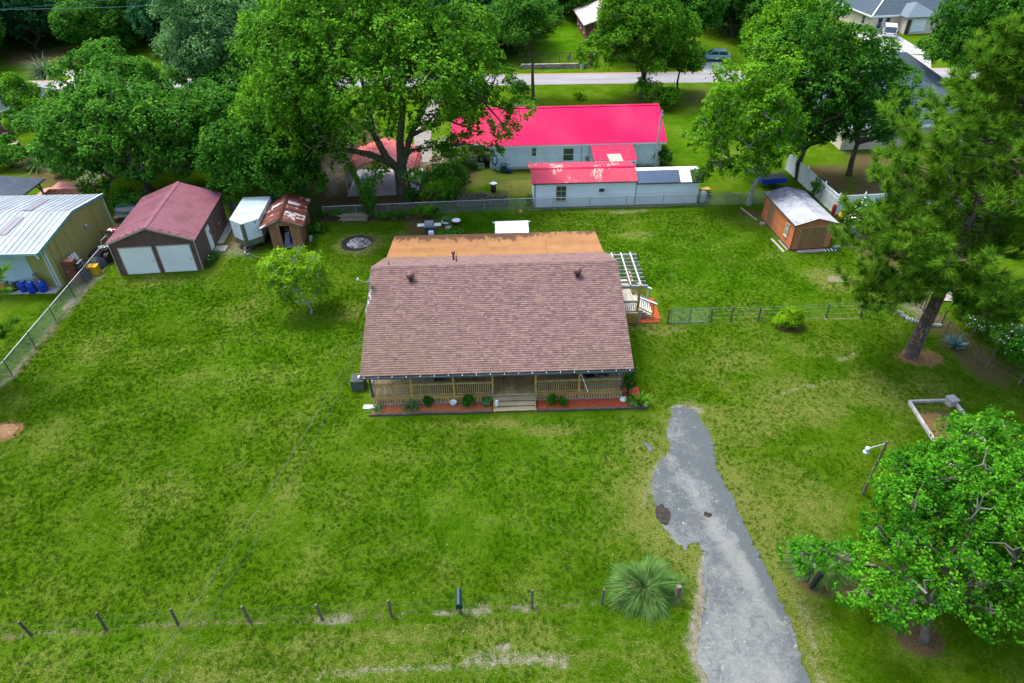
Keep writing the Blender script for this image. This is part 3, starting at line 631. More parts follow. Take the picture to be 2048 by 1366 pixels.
mulch('mulch_bed', 2.2, 3.6, -.05, .5, M_MUL, 3, (6.5,37.1,0), R(1)); mulch('mulch_bed', 3.3, 3.75, .3, 3.0, M_MUL, 4, (6.5,37.1,0), R(1))
# ================================================================ maroon roofed garage
M_BRNS = mat('dark_brown_siding', (.055,.030,.026), (.075,.042,.036), 1.5, .6, orand=.1)
M_MAROON = mat('maroon_metal', (.155,.050,.074), (.19,.070,.094), .5, .6, .0, c3=(.14,.05,.062))
M_TAN = mat('tan_trim', (.42,.34,.28), (.34,.27,.22), 2, .6)
M_SHUT = mat('pale_roller_metal', (.56,.60,.56), (.64,.68,.63), .7, .5)
ga = thing('garage', 'dark brown metal garage with maroon roof and two pale roller doors', 'garage', (-30.15, 44.7, 0), R(4.9))
GW, GD, GE, GRD = 6.25, 8.0, 2.72, 3.92
w = MB(); w.prof([(0,0),(GW,0),(GW,GE),(GW/2,GRD-.05),(0,GE)], .06, .16); w.prof([(0,0),(GW,0),(GW,GE),(GW/2,GRD-.05),(0,GE)], GD-.1, GD); w.box(.06,.16,0,.16,GD-.1,GE); w.box(GW-.16,.16,0,GW-.06,GD-.1,GE)
w.build('wall', M_BRNS, ga)
sd = MB()
siding(sd, (0,.06), (GW,.06), 0, GE, .23, .02); siding(sd, (GW-.06,0), (GW-.06,GD), 0, GE, .23, .02); siding(sd, (.06,GD), (.06,0), 0, GE, .23, .02)
siding(sd, (0,.06), (GW,.06), GE, GRD-.1, .23, .02, clip=lambda z: ((z-GE)/(GRD-GE)*.5, 1-(z-GE)/(GRD-GE)*.5))
stuff(sd.build('siding', mat('brown_siding_boards', (.085,.048,.040), (.115,.066,.056), 2, .6, island=.12), ga))
hl = MB()  # painted highlight: pale strips for light caught along the right wall's board edges
for k in range(1, 12): hl.box(GW-.04, .1, k*.23-.006, GW-.018, GD-.1, k*.23+.006)
stuff(hl.build('siding_edge_highlight', mat('siding_highlight', (.26,.19,.16), None, 2, .5), ga))
for s_, (e0, e1, r0, r1) in enumerate((((-.18,GD+.15,GE-.02),(-.18,-.15,GE-.02),(GW/2,GD+.15,GRD),(GW/2,-.15,GRD)), ((GW+.18,-.15,GE-.02),(GW+.18,GD+.15,GE-.02),(GW/2,-.15,GRD),(GW/2,GD+.15,GRD)))):
    panels(ga, e0, e1, r0, r1, 30, M_MAROON, 'roof_panel', .024, individual=True)
MB().prof([(GW/2-.16,GRD-.01),(GW/2,GRD+.05),(GW/2+.16,GRD-.01)], -.16, GD+.16).build('ridge_cap', M_MAROON, ga)
tr = MB()
for x in (-.01, GW-.09): tr.box(x, .005, 0, x+.1, .06, GE)
for x in (GW-.06,): tr.box(x-.0, -.0, 0, x+.05, .1, GE)
tr.beam((-.15,-.14,GE-.08), (GW/2,-.14,GRD-.07), .03, .1); tr.beam((GW/2,-.14,GRD-.07), (GW+.15,-.14,GE-.08), .03, .1)
tr.build('corner_trim', M_TAN, ga)
for x0, x1 in ((.62, 2.98), (3.42, 5.78)):
    d = MB()
    for k in range(28): d.prof([(.02,k*.08),(-.012,k*.08+.015),(-.012,k*.08+.06),(.02,k*.08+.075)], x0, x1, 'x')
    d.box(x0, .0, 0, x1, .045, 2.24)
    d = d.build('roller_door', M_SHUT, ga)
    j = MB(); j.box(x0-.07,-.02,0,x0,.05,2.3); j.box(x1,-.02,0,x1+.07,.05,2.3); j.box(x0-.07,-.02,2.24,x1+.07,.05,2.31); j.build('door_frame', M_TAN, d)
    MB().obox((x1-.16, -.03, 1.05), (.07,.03,.07)).build('lock', M_BLACK, d)
sdo = MB().box(GW-.03, 2.75, .12, GW+.005, 3.6, 2.12).build('side_door', M_WHITE, ga)
MB().obox((GW+.02, 3.42, 1.5), (.03,.16,.34)).build('door_sign', M_BLACK, sdo); MB().obox((GW+.04, 3.5, 1.1), (.06,.05,.05)).build('door_knob', M_METAL, sdo)
MB().lathe((GW+.08, 5.6, 1.05), [(.02,0),(.09,.03),(.11,.12),(.09,.2),(.02,.23)], 12).build('wall_vent', mat('wall_vent_grey', (.2,.19,.18)), ga, True)
st = MB().obox((0,0,.05), (.95,1.0,.1)).build('door_step', M_CONC, None); tag(st, 'concrete step slab below the white side door of the brown garage', 'step slab', loc=ga.matrix_basis @ Vector((GW+.55,3.2,0)), rz=R(4.9))
struct(sheet('concrete_apron', [ga.matrix_basis @ Vector(v) for v in ((GW-.02,4.2,0),(GW+.5,4.2,0),(GW+.65,8.0,0),(GW-.02,8.0,0))], .03, M_CONC))
# ================================================================ metal workshop
M_SILV = mat('silver_roof_metal', (.185,.225,.26), (.24,.28,.315), .8, .55, .1, orand=.1); M_YELL = mat('olive_yellow_metal', (.27,.25,.075), (.34,.31,.10), 1.3, .6, orand=.08, stretch=(2,2,.2), c3=(.22,.21,.06))
M_TEAL = mat('teal_trim', (.05,.24,.29), (.12,.36,.42), 2, .5)
ws = thing('workshop', 'metal workshop with silver ribbed roof and olive yellow walls', 'workshop', (-33.75, 43.1, 0), R(0))
L0 = -15.0
w = MB(); w.prof([(0,0),(8.75,0),(8.75,3.35),(4.3,4.0),(0,3.35)], -.1, 0, 'x'); w.prof([(0,0),(8.75,0),(8.75,3.35),(4.3,4.0),(0,3.35)], L0, L0+.1, 'x'); w.box(L0+.1,0,0,-.1,.1,3.35); w.box(L0+.1,8.65,0,-.1,8.75,3.35)
w.build('wall', M_YELL, ws)
rb = MB(); ribs(rb, (0,0), (0,8.75), 0, lambda a: 3.32+(.63*a/.49 if a < .49 else .63*(1-a)/.51), .29, .05, .03); ribs(rb, (-1.62,0), (0,0), 0, lambda a: 3.3, .2, .05, .03)
stuff(rb.build('wall_rib', mat('olive_rib', (.36,.34,.12), (.27,.26,.08), 1, .6), ws))
panels(ws, (L0,-.95,3.42), (.04,-.95,3.42), (L0,4.3,4.12), (.04,4.3,4.12), 34, M_SILV, 'roof_panel', .035, individual=True)
panels(ws, (.04,8.85,3.46), (L0,8.85,3.46), (.04,4.3,4.12), (L0,4.3,4.12), 34, M_SILV, 'roof_panel', .035, individual=True)
M_DSKY = mat('rusted_skylight', (.11,.15,.17), (.20,.17,.19), 3, .5, stretch=(3,.5,1))
inv = lambda px, py, z: G(px, py, z)-Vector((-33.75,43.1,0))
for (a, b, c, d) in (((28,434,4.05),(50,434,4.05),(13,472,3.68),(-9,472,3.68)), ((82,400,3.62),(101,400,3.62),(64,424,3.98),(44,424,3.98))):
    pts = [inv(*k) for k in (d, c, b, a)]
    for k in range(2):
        f0, f1 = k*.5, k*.5+.47; Q = [pts[0].lerp(pts[1], f0), pts[0].lerp(pts[1], f1), pts[3].lerp(pts[2], f1), pts[3].lerp(pts[2], f0)]
        for v in Q: v.z = (3.42+(v.y+.95)*.7/5.25 if v.y < 4.3 else 4.12-(v.y-4.3)*.66/4.55)+.06
        MB().slab(Q, .03).build('skylight', M_DSKY, ws)
tm = MB(); tm.slab([(.02,-.97,3.48),(.16,-.97,3.48),(.16,4.3,4.18),(.02,4.3,4.18)], .04); tm.slab([(.02,4.3,4.18),(.16,4.3,4.18),(.16,8.87,3.52),(.02,8.87,3.52)], .04)
tm.build('verge_trim', M_WHITE, ws)
tm = MB(); tm.slab([(.165,-.97,3.3),(.165,4.3,4.0),(.165,4.3,4.19),(.165,-.97,3.49)], .03); tm.slab([(.165,4.3,4.0),(.165,8.87,3.34),(.165,8.87,3.53),(.165,4.3,4.19)], .03)
tm.build('fascia_trim', M_TEAL, ws)
tm = MB(); tm.box(L0,-1.08,3.28,.1,-.95,3.46); tm.build('gutter', mat('pale_blue_gutter', (.30,.42,.46), (.22,.33,.38), 1, .4, .3), ws)
M_PPIPE = mat('pale_pipe', (.48,.58,.60), (.38,.48,.50), 2, .5)
for pp_, r__ in (([(0,-1.0,3.3),(0,-1.0,3.05),(-.02,-.9,2.95)],.07),([(-.1,-.03,3.3),(-.1,-.03,.1)],.06),([(-.32,-.03,3.3),(-.32,-.03,.1)],.06),([(.03,8.7,3.4),(.03,8.7,.2)],.05)): MB().tube(pp_, r__, 8).build('downpipe', M_PPIPE, ws)
d = MB()
for k in range(38): d.prof([(.0,k*.08),(-.03,k*.08+.015),(-.03,k*.08+.06),(.0,k*.08+.075)], -5.4, -1.62, 'x')
d.build('roller_door', mat('blue_roller_metal', (.34,.48,.50), (.42,.56,.57), .5, .5), ws)
MB().lathe((.12, 5.2, 2.3), [(.02,0),(.12,.04),(.1,.2),(.03,.26)], 10).build('wall_lamp', M_METAL, ws, True)
# things leaning on the workshop
def at(px, py, z=0): v = G(px, py, z); return v
M_RWOOD = mat('red_brown_wood', (.15,.05,.028), (.09,.03,.02), 3, .6, bump=.1)
cab = thing('cabinet', 'tall red brown wooden cabinet standing beside the workshop corner', 'cabinet', (-32.95, 43.75, 0), R(3))
MB().box(-.42,-.28,0,.42,.28,1.95).build('carcass', M_RWOOD, cab, bevel=.02)
MB().box(.425,-.26,1.5,.445,.26,1.85).build('drawer', M_RWOOD, cab); MB().box(.425,-.26,1.72,.455,.26,1.84).build('drawer', M_RWOOD, cab); MB().obox((-.2,-.3,1.1), (.12,.05,.06)).build('handle', M_METAL, cab)
rk = thing('tool_rack', 'black shelving rack leaning beside the red brown cabinet', 'shelving rack', (-32.3, 43.95, 0), R(3))
r = MB(); r.beam((0,-.32,0), (-.1,-.32,1.75), .05, .05); r.beam((0,.5,0), (-.1,.5,1.75), .05, .05); r.build('upright', M_BLACK, rk)
MB().slab([(-.1,.5,0),(-.1,-.3,0),(-.2,-.3,1.7),(-.2,.5,1.7)], .03).build('back_panel', M_BLACK, rk)
for k in range(6): z = .15+k*.29; MB().box(-.16-.05*z, -.3, z, .12-.05*z, .48, z+.035).build('shelf', mat('grey_shelf', (.12,.13,.13)) if k == 0 else bpy.data.materials['grey_shelf'], rk)
bx = MB(); bx.obox((0,0,.35), (.75,.55,.7)); bx.obox((0,0,.72), (.8,.6,.05)); tag(bx.build('storage_box', mat('yellow_plastic', (.62,.36,.01), (.5,.28,.01), 2, .5), None, bevel=.02), 'bright yellow storage box between the black rack and the dark tarp', 'box', loc=(-32.2,44.95,0), rz=R(8))
tp = MB(); r = np.random.default_rng(3)
for j in range(9):
    for i in range(13): x = -1.0+2*i/12; y = -.75+1.5*j/8; e = max(0, 1-(abs(x)/1.0)**4)*max(0, 1-(abs(y)/.75)**4); tp.v.append((x, y, .02+.75*e*(.8+.3*math.sin(3*x+2))+float(r.normal(0,.03))))
for j in range(8):
    for i in range(12): a = j*13+i; tp.f.append((a, a+1, a+14, a+13))
tag(tp.build('tarpaulin', mat('dark_blue_tarp', (.02,.035,.05), (.04,.06,.08), 2, .6, bump=.4), None, True), 'dark blue tarpaulin heaped over a pile by the workshop wall', 'tarpaulin', loc=(-32.6,46.1,0), rz=R(80))
wp = thing('sheet_stack', 'pale ribbed sheets leaning on the olive workshop wall behind the yellow box', 'metal sheets', (-33.3, 45.0, 0), R(90))
for k in range(3): MB().obox((-.25+k*.28, -.05*k, .85), (.27,.03,1.7), (R(-14),0,0)).build('sheet', mat('pale_sheet', (.45,.55,.58), (.55,.62,.64), 2, .4) if k == 0 else bpy.data.materials['pale_sheet'], wp)
# sprint race car with the number 40
M_CARB = mat('car_black', (.012,.012,.016), (.02,.02,.024), 2, .3); M_CARR = mat('car_crimson', (.30,.012,.03), (.22,.01,.02), 2, .3)
def text(s_, size, m, parent, loc, rot, ext=.004, name='lettering'):
    cu = bpy.data.curves.new('t', 'FONT'); cu.body = s_; cu.size = size; cu.extrude = ext; cu.align_x = 'CENTER'; cu.align_y = 'CENTER'; cu.offset = size*.02
    o = bpy.data.objects.new('t', cu); COL.objects.link(o); dg = bpy.context.evaluated_depsgraph_get(); me = bpy.data.meshes.new_from_object(o.evaluated_get(dg)); me.name = name
    bpy.data.objects.remove(o); me.materials.clear(); me.materials.append(m); o = bpy.data.objects.new(name, me); COL.objects.link(o); o.parent = parent; o.location = loc; o.rotation_euler = rot; return o
rcr = thing('race_car', 'black and crimson sprint race car with a white number 40', 'race car', (-32.35, 48.15, 0), R(84))
b = MB(); b.prof([(-1.7,.25),(1.2,.2),(1.9,.3),(1.9,.42),(.7,.72),(-.5,.82),(-1.5,1.0),(-1.75,.7)], -.36, .36); b.build('body', M_CARB, rcr, bevel=.04)
b = MB().slab([(.15,-.52,.80),(1.5,-.46,.56),(1.5,.46,.56),(.15,.52,.80)], .06).build('hood', M_CARR, rcr, bevel=.02)
b2 = MB().slab([(-1.35,-.6,1.02),(-.1,-.6,.86),(-.1,.6,.86),(-1.35,.6,1.02)], .06).build('side_board', M_CARB, rcr)
text('40', .82, M_WHITE, rcr, (-.72,.0,.955), (0,R(7.2),R(-90)))
wg = MB().slab([(.55,-.75,1.62),(1.75,-.75,1.38),(1.75,.75,1.38),(.55,.75,1.62)], .05).build('wing', M_CARB, rcr)
MB().slab([(1.0,-.72,1.545),(1.74,-.72,1.395),(1.74,.72,1.395),(1.0,.72,1.545)], .01).build('wing_stripe', M_CARR, wg)
text('SC', .5, M_WHITE, rcr, (1.0,.1,1.58), (0,R(11.3),R(-90)))
rl = MB()
for y in (-.33,.33): rl.tube([(-.5,y,.7),(-.3,y,1.3),(.5,y,1.35),(.9,y,.6)], .022, 6); rl.tube([(.7,y*1.6,1.5),(.5,y,.8)], .015, 5); rl.tube([(1.5,y*1.6,1.4),(1.2,y,.5)], .015, 5)
rl.build('roll_cage', M_WHITE, rcr)
for x, y, rr in ((-1.35,-.62,.42),(-1.35,.62,.42),(1.35,-.62,.33),(1.35,.62,.33)):
    MB().tube([(x,y-.15,rr),(x,y+.15,rr)], [rr,rr], 18).build('wheel', M_BLACK, rcr)
# barrels, tyres and cart on the slab
M_BLUE = mat('blue_plastic', (.006,.035,.28), (.01,.05,.36), 2, .35)
bar = thing('barrel', 'blue plastic barrel standing leftmost of the three on the workshop slab', 'barrel', at(52, 583), 0, 'blue barrels in front of the roller door')
b = MB().lathe((0,0,0), [(.27,0),(.29,.04),(.29,.28),(.3,.3),(.29,.32),(.29,.58),(.3,.6),(.29,.62),(.285,.84),(.26,.88)], 20).build('body', M_BLUE, bar, True)
l = MB().lathe((0,0,.86), [(.235,.0),(.235,.03)], 20).build('lid', M_BLUE, bar); MB().obox((.06,.03,.895), (.22,.1,.008), (0,0,.4)).build('label', M_WHITE, bar)
b2_ = dup(bar, at(68, 585), 1.2, 'blue plastic barrel standing in the middle of the row of three'); b3_ = dup(bar, at(90, 583), 2.5, 'blue plastic barrel with an old metal pot on its lid')
pot = tag(MB().lathe((0,0,0), [(.24,0),(.26,.05),(.2,.12),(.22,.16),(.15,.34),(.13,.36),(.17,.5),(.16,.52)], 16).build('metal_pot', mat('tarnished_metal', (.12,.11,.08), (.22,.20,.14), 8, .5, .4), None, True), 'tarnished stacked metal pot sitting on the right blue barrel', 'metal pot', loc=at(84,581)+Vector((.02,.05,.90)))
def tyre(px, py, z, rot, lab, rr=.34):
    m = MB(); pr = [(rr*.55,.0),(rr*.95,-.1),(rr,-.06),(rr,.06),(rr*.95,.1),(rr*.55,.06)]; n = 20
    for a_, b_ in pr:
        for j in range(n): a = 2*math.pi*j/n; m.v.append((a_*math.cos(a), a_*math.sin(a), b_))
    k = len(pr); m.f = [((i%k)*n+j, (i%k)*n+(j+1)%n, ((i+1)%k)*n+(j+1)%n, ((i+1)%k)*n+j) for i in range(k) for j in range(n)]
    o = m.build('tyre', M_BLACK, None, True); p = at(px, py); o.location = (p.x, p.y, z); o.rotation_euler = rot; return tag(o, lab, 'tyre', 'old tyres on the workshop slab')
tyre(24, 583, .16, (0,0,0), 'black tyre lying flat in front of the roller door'); tyre(24, 578, .42, (.5,.2,0), 'black tyre tilted on top of the flat one'); tyre(41, 579, .37, (1.35,0,.3), 'black tyre standing upright left of the blue barrels')
ct = thing('garden_cart', 'red garden cart at the left end of the workshop slab', 'cart', at(2, 584), R(10))
MB().prof([(-.4,.25),(.4,.25),(.5,.5),(-.5,.5)], -.28, .28).build('tray', mat('red_paint', (.33,.015,.012), (.25,.02,.015), 3, .5), ct)
MB().box(-.5,-.32,.5,.5,.32,.54).build('load', mat('orange_board', (.5,.17,.03)), ct)
for x in (-.3,.3):
    for y in (-.3,.3): MB().tube([(x,y-.04,.13),(x,y+.04,.13)], [.13,.13], 12).build('wheel', M_BLACK, ct)
# ================================================================ V-nosed trailer
tl = thing('cargo_trailer', 'white V nosed enclosed cargo trailer parked beside the brown garage', 'trailer', (-21.22, 47.98, 0), R(2.5))
pl = [(0,0),(1.14,.88),(1.14,5.0),(-1.14,5.0),(-1.14,.88)]
MB().extr(pl, .45, 2.42).build('body', mat('trailer_white', (.62,.70,.70), (.55,.63,.64), .6, .4), tl)
ov = [(x*1.02, y-.02 if y < 1 else y+.02) for x, y in pl]
MB().extr(ov, 2.42, 2.50).build('roof', mat('aluminium_sheet', (.32,.50,.55), (.62,.72,.74), .8, .35, .35, stretch=(.5,2,1)), tl)
g = MB()
for s in (-1, 1): g.slab([(0,-.02,.44),(s*1.155,.87,.44),(s*1.155,.87,.95),(0,-.02,.95)][::s], .02)
g.slab([(1.16,.87,.44),(1.16,5.0,.44),(1.16,5.0,.75),(1.16,.87,.75)], .02); g.build('stone_guard', mat('bronze_guard', (.10,.115,.08), (.16,.17,.12), 1, .4, .3), tl)
g = MB(); g.prof([(-.16,.1),(0,-.035),(.16,.1),(0,.05)], 0, 1); g = MB(); g.extr([(0,-.035),(.17,.10),(.17,.14),(0,.01),(-.17,.14),(-.17,.10)], .44, 2.44); g.build('nose_strip', bpy.data.materials['bronze_guard'], tl)
MB().obox((.88,.665,2.28), (.17,.02,.09), (0,0,R(37.7))).build('badge', mat('navy', (.01,.02,.08)), tl); MB().obox((-.66,.49,2.12), (.42,.02,.06), (0,0,R(-37.7))).build('nameplate', mat('gold_plate', (.30,.24,.10)), tl)
g = MB(); g.beam((-.7,.9,.36), (0,-.75,.38), .08, .1); g.beam((.7,.9,.36), (0,-.75,.38), .08, .1); g.box(-1.1,.9,.33,1.1,4.95,.45); g.build('chassis', M_DMET, tl)
g = MB(); g.tube([(0,-.5,.72),(0,-.5,.08)], .035, 8); g.cyl((0,-.5), .1, .03, .08, 12); g.tube([(0,-.75,.4),(0,-.95,.42)], .05, 8); g.build('tongue_jack', mat('jack_grey', (.5,.5,.48)), tl)
for s in (-1, 1): MB().tube([(s*1.0,3.0,.34),(s*1.22,3.0,.34)], [.34,.34], 16).build('wheel', M_BLACK, tl)
for s in (-1, 1): MB().prof([(2.55,.5),(2.65,.78),(3.35,.78),(3.45,.5),(3.38,.5),(3.3,.72),(2.7,.72),(2.62,.5)], s*1.15, s*1.34, 'x').build('fender', mat('fender_alu', (.55,.58,.58), None, 2, .35, .5) if s < 0 else bpy.data.materials['fender_alu'], tl)
ac = thing('air_conditioner', 'small silver box unit between the trailer and the rusty shed', 'air conditioner', at(529, 478)+Vector((0,.0,.0)), R(2))
MB().obox((0,0,.75), (.55,.4,.36)).build('case', mat('silver_case', (.45,.50,.50), (.55,.6,.6), 8, .4, .3), ac); MB().obox((0,0,.28), (.45,.3,.56)).build('stand', M_DMET, ac)
gm_ = MB()
for k in range(5): gm_.obox((0,-.21,.62+k*.065), (.48,.02,.03))
gm_.build('grille', M_WHITE, ac)
# ================================================================ rusty shed
M_PLY = mat('worn_orange_plywood', (.30,.145,.065), (.21,.105,.055), 1.6, .85, bump=.3, orand=.1, stretch=(2,2,.6), c3=(.36,.19,.09))
t = NT('rusted_tin'); p = t.pos(); rv = t.n('ShaderNodeObjectInfo').outputs['Random']
k_ = t.math('ADD', t.noise(p, 1.6, 5, .7, .5), t.math('MULTIPLY', t.math('SUBTRACT', rv, .5), .55))
c = t.ramp(k_, [(.30, (.055,.016,.012)), (.52, (.115,.028,.018)), (.69, (.15,.055,.035)), (.73, (.36,.38,.40)), (.84, (.46,.49,.51))])
M_TIN = t.pbr(c, .6, .1, t.bump(t.n('ShaderNodeTexWave', i_Vector=t.n('ShaderNodeVectorMath', operation='MULTIPLY', i_0=p, i_1=(.0,1,0)).outputs[0], i_Scale=3.5).outputs[1], .3, .02), .3)
rs = thing('rusty_shed', 'small plywood shed with rusty patchwork tin roof and open doorway', 'shed', (-19.28, 48.32, 0), R(6))
SW, SD = 2.4, 4.3
def poly_gable(y0, y1): return MB().prof([(0,0),(.82,0),(.82,1.98),(1.62,1.98),(1.62,0),(SW,0),(SW,2.02),(1.05,2.62),(0,2.05)], y0, y1)
f = MB(); f.box(0,0,0,.82,.08,2.03); f.box(1.62,0,0,SW,.08,2.03); f.prof([(0,2.03),(SW,2.03),(1.05,2.66)], 0, .08)
f.build('front_wall', M_PLY, rs)
f = MB(); f.box(0,.08,0,.07,SD,2.0); f.box(SW-.07,.08,0,SW,SD,2.0); f.box(.07,SD-.07,0,SW-.07,SD,2.05); f.prof([(0,2.05),(SW,2.05),(1.05,2.62)], SD-.07, SD); f.build('wall', M_PLY, rs)
MB().box(.07,.08,.02,SW-.07,SD-.07,.1).build('floor', mat('grey_floor', (.30,.31,.31), (.2,.2,.2), 2), rs)
rb = MB(); ribs(rb, (SW,.1), (SW,SD), 0, lambda a: 2.0, .5, .05, .03); stuff(rb.build('wall_batten', M_PLY, rs))
def tin(side, y0, y1, a, b, dz):
    if side: P0, P1 = Vector((1.05,0,2.74)), Vector((SW+.38,0,2.08))
    else: P0, P1 = Vector((1.05,0,2.74)), Vector((-.78,0,1.96))
    A, B = P0.lerp(P1, a), P0.lerp(P1, b); Y = Vector((0,1,0)); n = Vector((0,0,dz))
    q_ = [A+Y*y0+n, A+Y*y1+n, B+Y*y1+n, B+Y*y0+n] if not side else [A+Y*y0+n, B+Y*y0+n, B+Y*y1+n, A+Y*y1+n]
    return MB().slab(q_, .015).build('tin_sheet', M_TIN, rs)
r = np.random.default_rng(5); ys = np.linspace(-.3, SD+.3, 12)
for s in (0, 1):
    for i in range(11):
        m_ = .4+.25*r.random(); tin(s, ys[i]+.0, ys[i+1]+.06, 0, m_+.05, .02+.006*(i%3)); tin(s, ys[i]+.0, ys[i+1]+.06, m_, 1+float(r.normal(0,.03)), .006*(i%3))
MB().prof([(.85,2.70),(1.05,2.80),(1.25,2.70)], -.32, SD+.32).build('ridge_cap', M_TIN, rs)
f = MB(); f.beam((-.76,-.3,1.93), (1.05,-.3,2.71), .03, .08); f.beam((1.05,-.3,2.71), (SW+.36,-.3,2.05), .03, .08); f.build('verge_trim', mat('dull_green_trim', (.16,.19,.16)), rs)
it = thing('stored_goods', 'white boards and a blue sack inside the rusty shed doorway', 'stored goods', (-19.28, 48.32, 0), R(6))
for k in range(4): MB().obox((.98+k*.09,.5+.04*k,.62), (.03,.05,1.05), (R(-10),R(8),0)).build('board', M_WHITE, it)
MB().obox((1.28,.75,.4), (.2,.2,.6), (0,.2,.3)).build('sack', M_BLUE, it, bevel=.05); MB().obox((1.2,1.1,1.2), (.5,.4,.1), (.3,.2,.5)).build('crate_lid', mat('dust_brown', (.25,.2,.15)), it)
stuffed = MB().lathe((1.2,1.2,.1), [(.35,0),(.38,.5),(.2,1.0)], 10).build('drum', M_DMET, it)
st = thing('block_stack', 'grey concrete blocks beside the right wall of the rusty shed', 'concrete blocks', at(622, 482), R(8))
for k, (x, y, z) in enumerate(((0,0,.1),(0,.42,.1),(.02,.05,.31))): MB().obox((x,y,z), (.2,.4,.2)).build('block', M_CONC, st)
# ================================================================ red carport
M_CPRED = mat('faded_red_metal', (.50,.055,.045), (.60,.15,.13), .6, .5, .05, c3=(.46,.04,.035)); M_TUBE = mat('pale_tube_steel', (.40,.48,.48), None, 2, .5, .3)
cp = thing('carport', 'open carport with a rounded red metal roof behind the big oak', 'carport', (-15.15, 58.2, 0), 0)
CW, CD = 6.55, 6.0
prf = [(0,1.55),(.02,1.95),(.22,2.28),(.6,2.5),(CW/2,3.35),(CW-.6,2.5),(CW-.22,2.28),(CW-.02,1.95),(CW,1.45)]
up = MB(); m_ = len(prf); y0, y1 = .5, CD
up.add([(x,y0,z) for x, z in prf]+[(x,y1,z) for x, z in prf]+[(x,y0,z-.03) for x, z in prf]+[(x,y1,z-.03) for x, z in prf],
       [(i,i+1,i+1+m_,i+m_) for i in range(m_-1)]+[(2*m_+i+m_,2*m_+i+1+m_,2*m_+i+1,2*m_+i) for i in range(m_-1)]+[(i,i+2*m_,i+1+2*m_,i+1) for i in range(m_-1)]+[(i+m_,i+1+m_,i+1+3*m_,i+3*m_) for i in range(m_-1)])
up.build('roof', M_CPRED, cp)
rb = MB()
for a, b in zip(prf[:-1], prf[1:]):
    L = math.hypot(b[0]-a[0], b[1]-a[1]); n = max(1, int(L/.24))
    for i in range(n): x = a[0]+(b[0]-a[0])*i/n; z = a[1]+(b[1]-a[1])*i/n; rb.beam((x,y0,z+.012), (x,y1,z+.012), .035, .03)
stuff(rb.build('roof_rib', M_CPRED, cp))
for y in (.5, 2.3, 4.1, 5.95):
    f = MB(); f.tube([(.05,y,0)]+[(x*.985+.05,y,z-.07) for x, z in prf]+[(CW-.05,y,0)], .04, 6); f.build('frame_arch', M_TUBE, cp)
f = MB()
for x in (.05, CW-.05): f.beam((x,.4,.05), (x,6.0,.05), .06, .06)
f.build('base_rail', M_TUBE, cp)
MB().slab([(.0,.5,.75),(.0,2.4,.75),(.0,2.4,1.6),(.0,.5,1.6)], .02).build('side_sheet', mat('pale_blue_sheet', (.38,.48,.50), None, 1, .5), cp)
o = MB().box(0,0,0,CW,6.1,.07).build('carport_slab', M_CONCW); struct(o); o.location = (-15.15,58.2,0)
# ================================================================ pink roofed house
t = NT('hot_pink_metal'); p = t.pos()
c = t.ramp(t.noise(p, .22, 3, .5), [(.35, (.50,.020,.085)), (.5, (.48,.008,.075)), (.66, (.47,.002,.062))])
M_PINK = t.pbr(c, .6, 0, None, .08)
t = NT('flaking_pink_metal'); p = t.pos(); c = t.ramp(t.noise(p, .4, 3), [(.3, (.45,.045,.08)), (.7, (.40,.03,.065))])
k_ = t.math('MULTIPLY', t.ramp(t.noise(p, .55, 3, .5, 0, (1.,.4,1)), [(.60, 0.), (.66, 1.)]), t.ramp(t.noise(p, 3.5, 5, .75, .4, (1.6,.35,1)), [(.43, 0.), (.55, 1.)]))
M_FLAK = t.pbr(t.mix(t.math('MULTIPLY', k_, .85), c, (.62,.45,.38)), .6, 0, None, .2)
M_WSID = mat('white_blue_siding', (.50,.62,.68), (.58,.69,.74), .5, .6, island=.05, c3=(.46,.57,.60)); M_WS2 = mat('white_siding', (.60,.67,.68), (.66,.73,.74), .6, .6, island=.05)
rh = thing('house', 'long white sided house under a hot pink metal roof', 'house', (-1.85, 63.78, 0), R(1.35))
RW, RD, RE, RR = 16.9, 9.0, 2.6, 4.65
w = MB(); w.prof([(.05,0),(RD,0),(RD,RE),(RD/2,RR-.12),(.05,RE)], 0, .1, 'x'); w.prof([(.05,0),(RD,0),(RD,RE),(RD/2,RR-.12),(.05,RE)], RW-.1, RW, 'x'); w.box(.1,.06,0,RW-.1,.16,RE); w.box(.1,RD-.1,0,RW-.1,RD,RE)
w.build('wall', M_WSID, rh); sd = MB(); siding(sd, (0,.05), (RW,.05), .25, RE, .17, .022); siding(sd, (RW,0), (RW,RD), .25, RE, .17, .022); siding(sd, (0,RD), (0,0), .25, RE, .17, .022); stuff(sd.build('siding', M_WSID, rh))
MB().box(-.02,-.01,0,RW+.02,.06,.24).build('foundation', mat('stained_base', (.30,.29,.25), (.5,.52,.5), 3, .9), rh)
panels(rh, (-.4,-.42,RE-.02), (RW+.4,-.42,RE-.02), (-.4,RD/2,RR), (RW+.4,RD/2,RR), 46, M_PINK, 'roof_panel', .055, individual=True)
panels(rh, (RW+.4,RD+.42,RE-.02), (-.4,RD+.42,RE-.02), (RW+.4,RD/2,RR), (-.4,RD/2,RR), 28, M_PINK, 'roof_panel', .03, individual=True)
MB().prof([(RD/2-.18,RR-.0),(RD/2,RR+.09),(RD/2+.18,RR-.0)], -.42, RW+.42, 'x').build('ridge_cap', M_PINK, rh)
f = MB(); f.box(-.38,-.41,RE-.2,RW+.38,-.36,RE-.03); f.box(-.38,-.36,RE-.2,RW+.38,.05,RE-.17); f.beam((-.38,-.4,RE-.1),(-.38,RD/2,RR-.12), .04,.15); f.beam((RW+.38,-.4,RE-.1),(RW+.38,RD/2,RR-.12), .04,.15); f.box(RW-.02,-.0,.2,RW+.04,.08,RE); f.box(-.04,-.0,.2,.04,.08,RE); f.build('fascia', M_WHITE, rh)
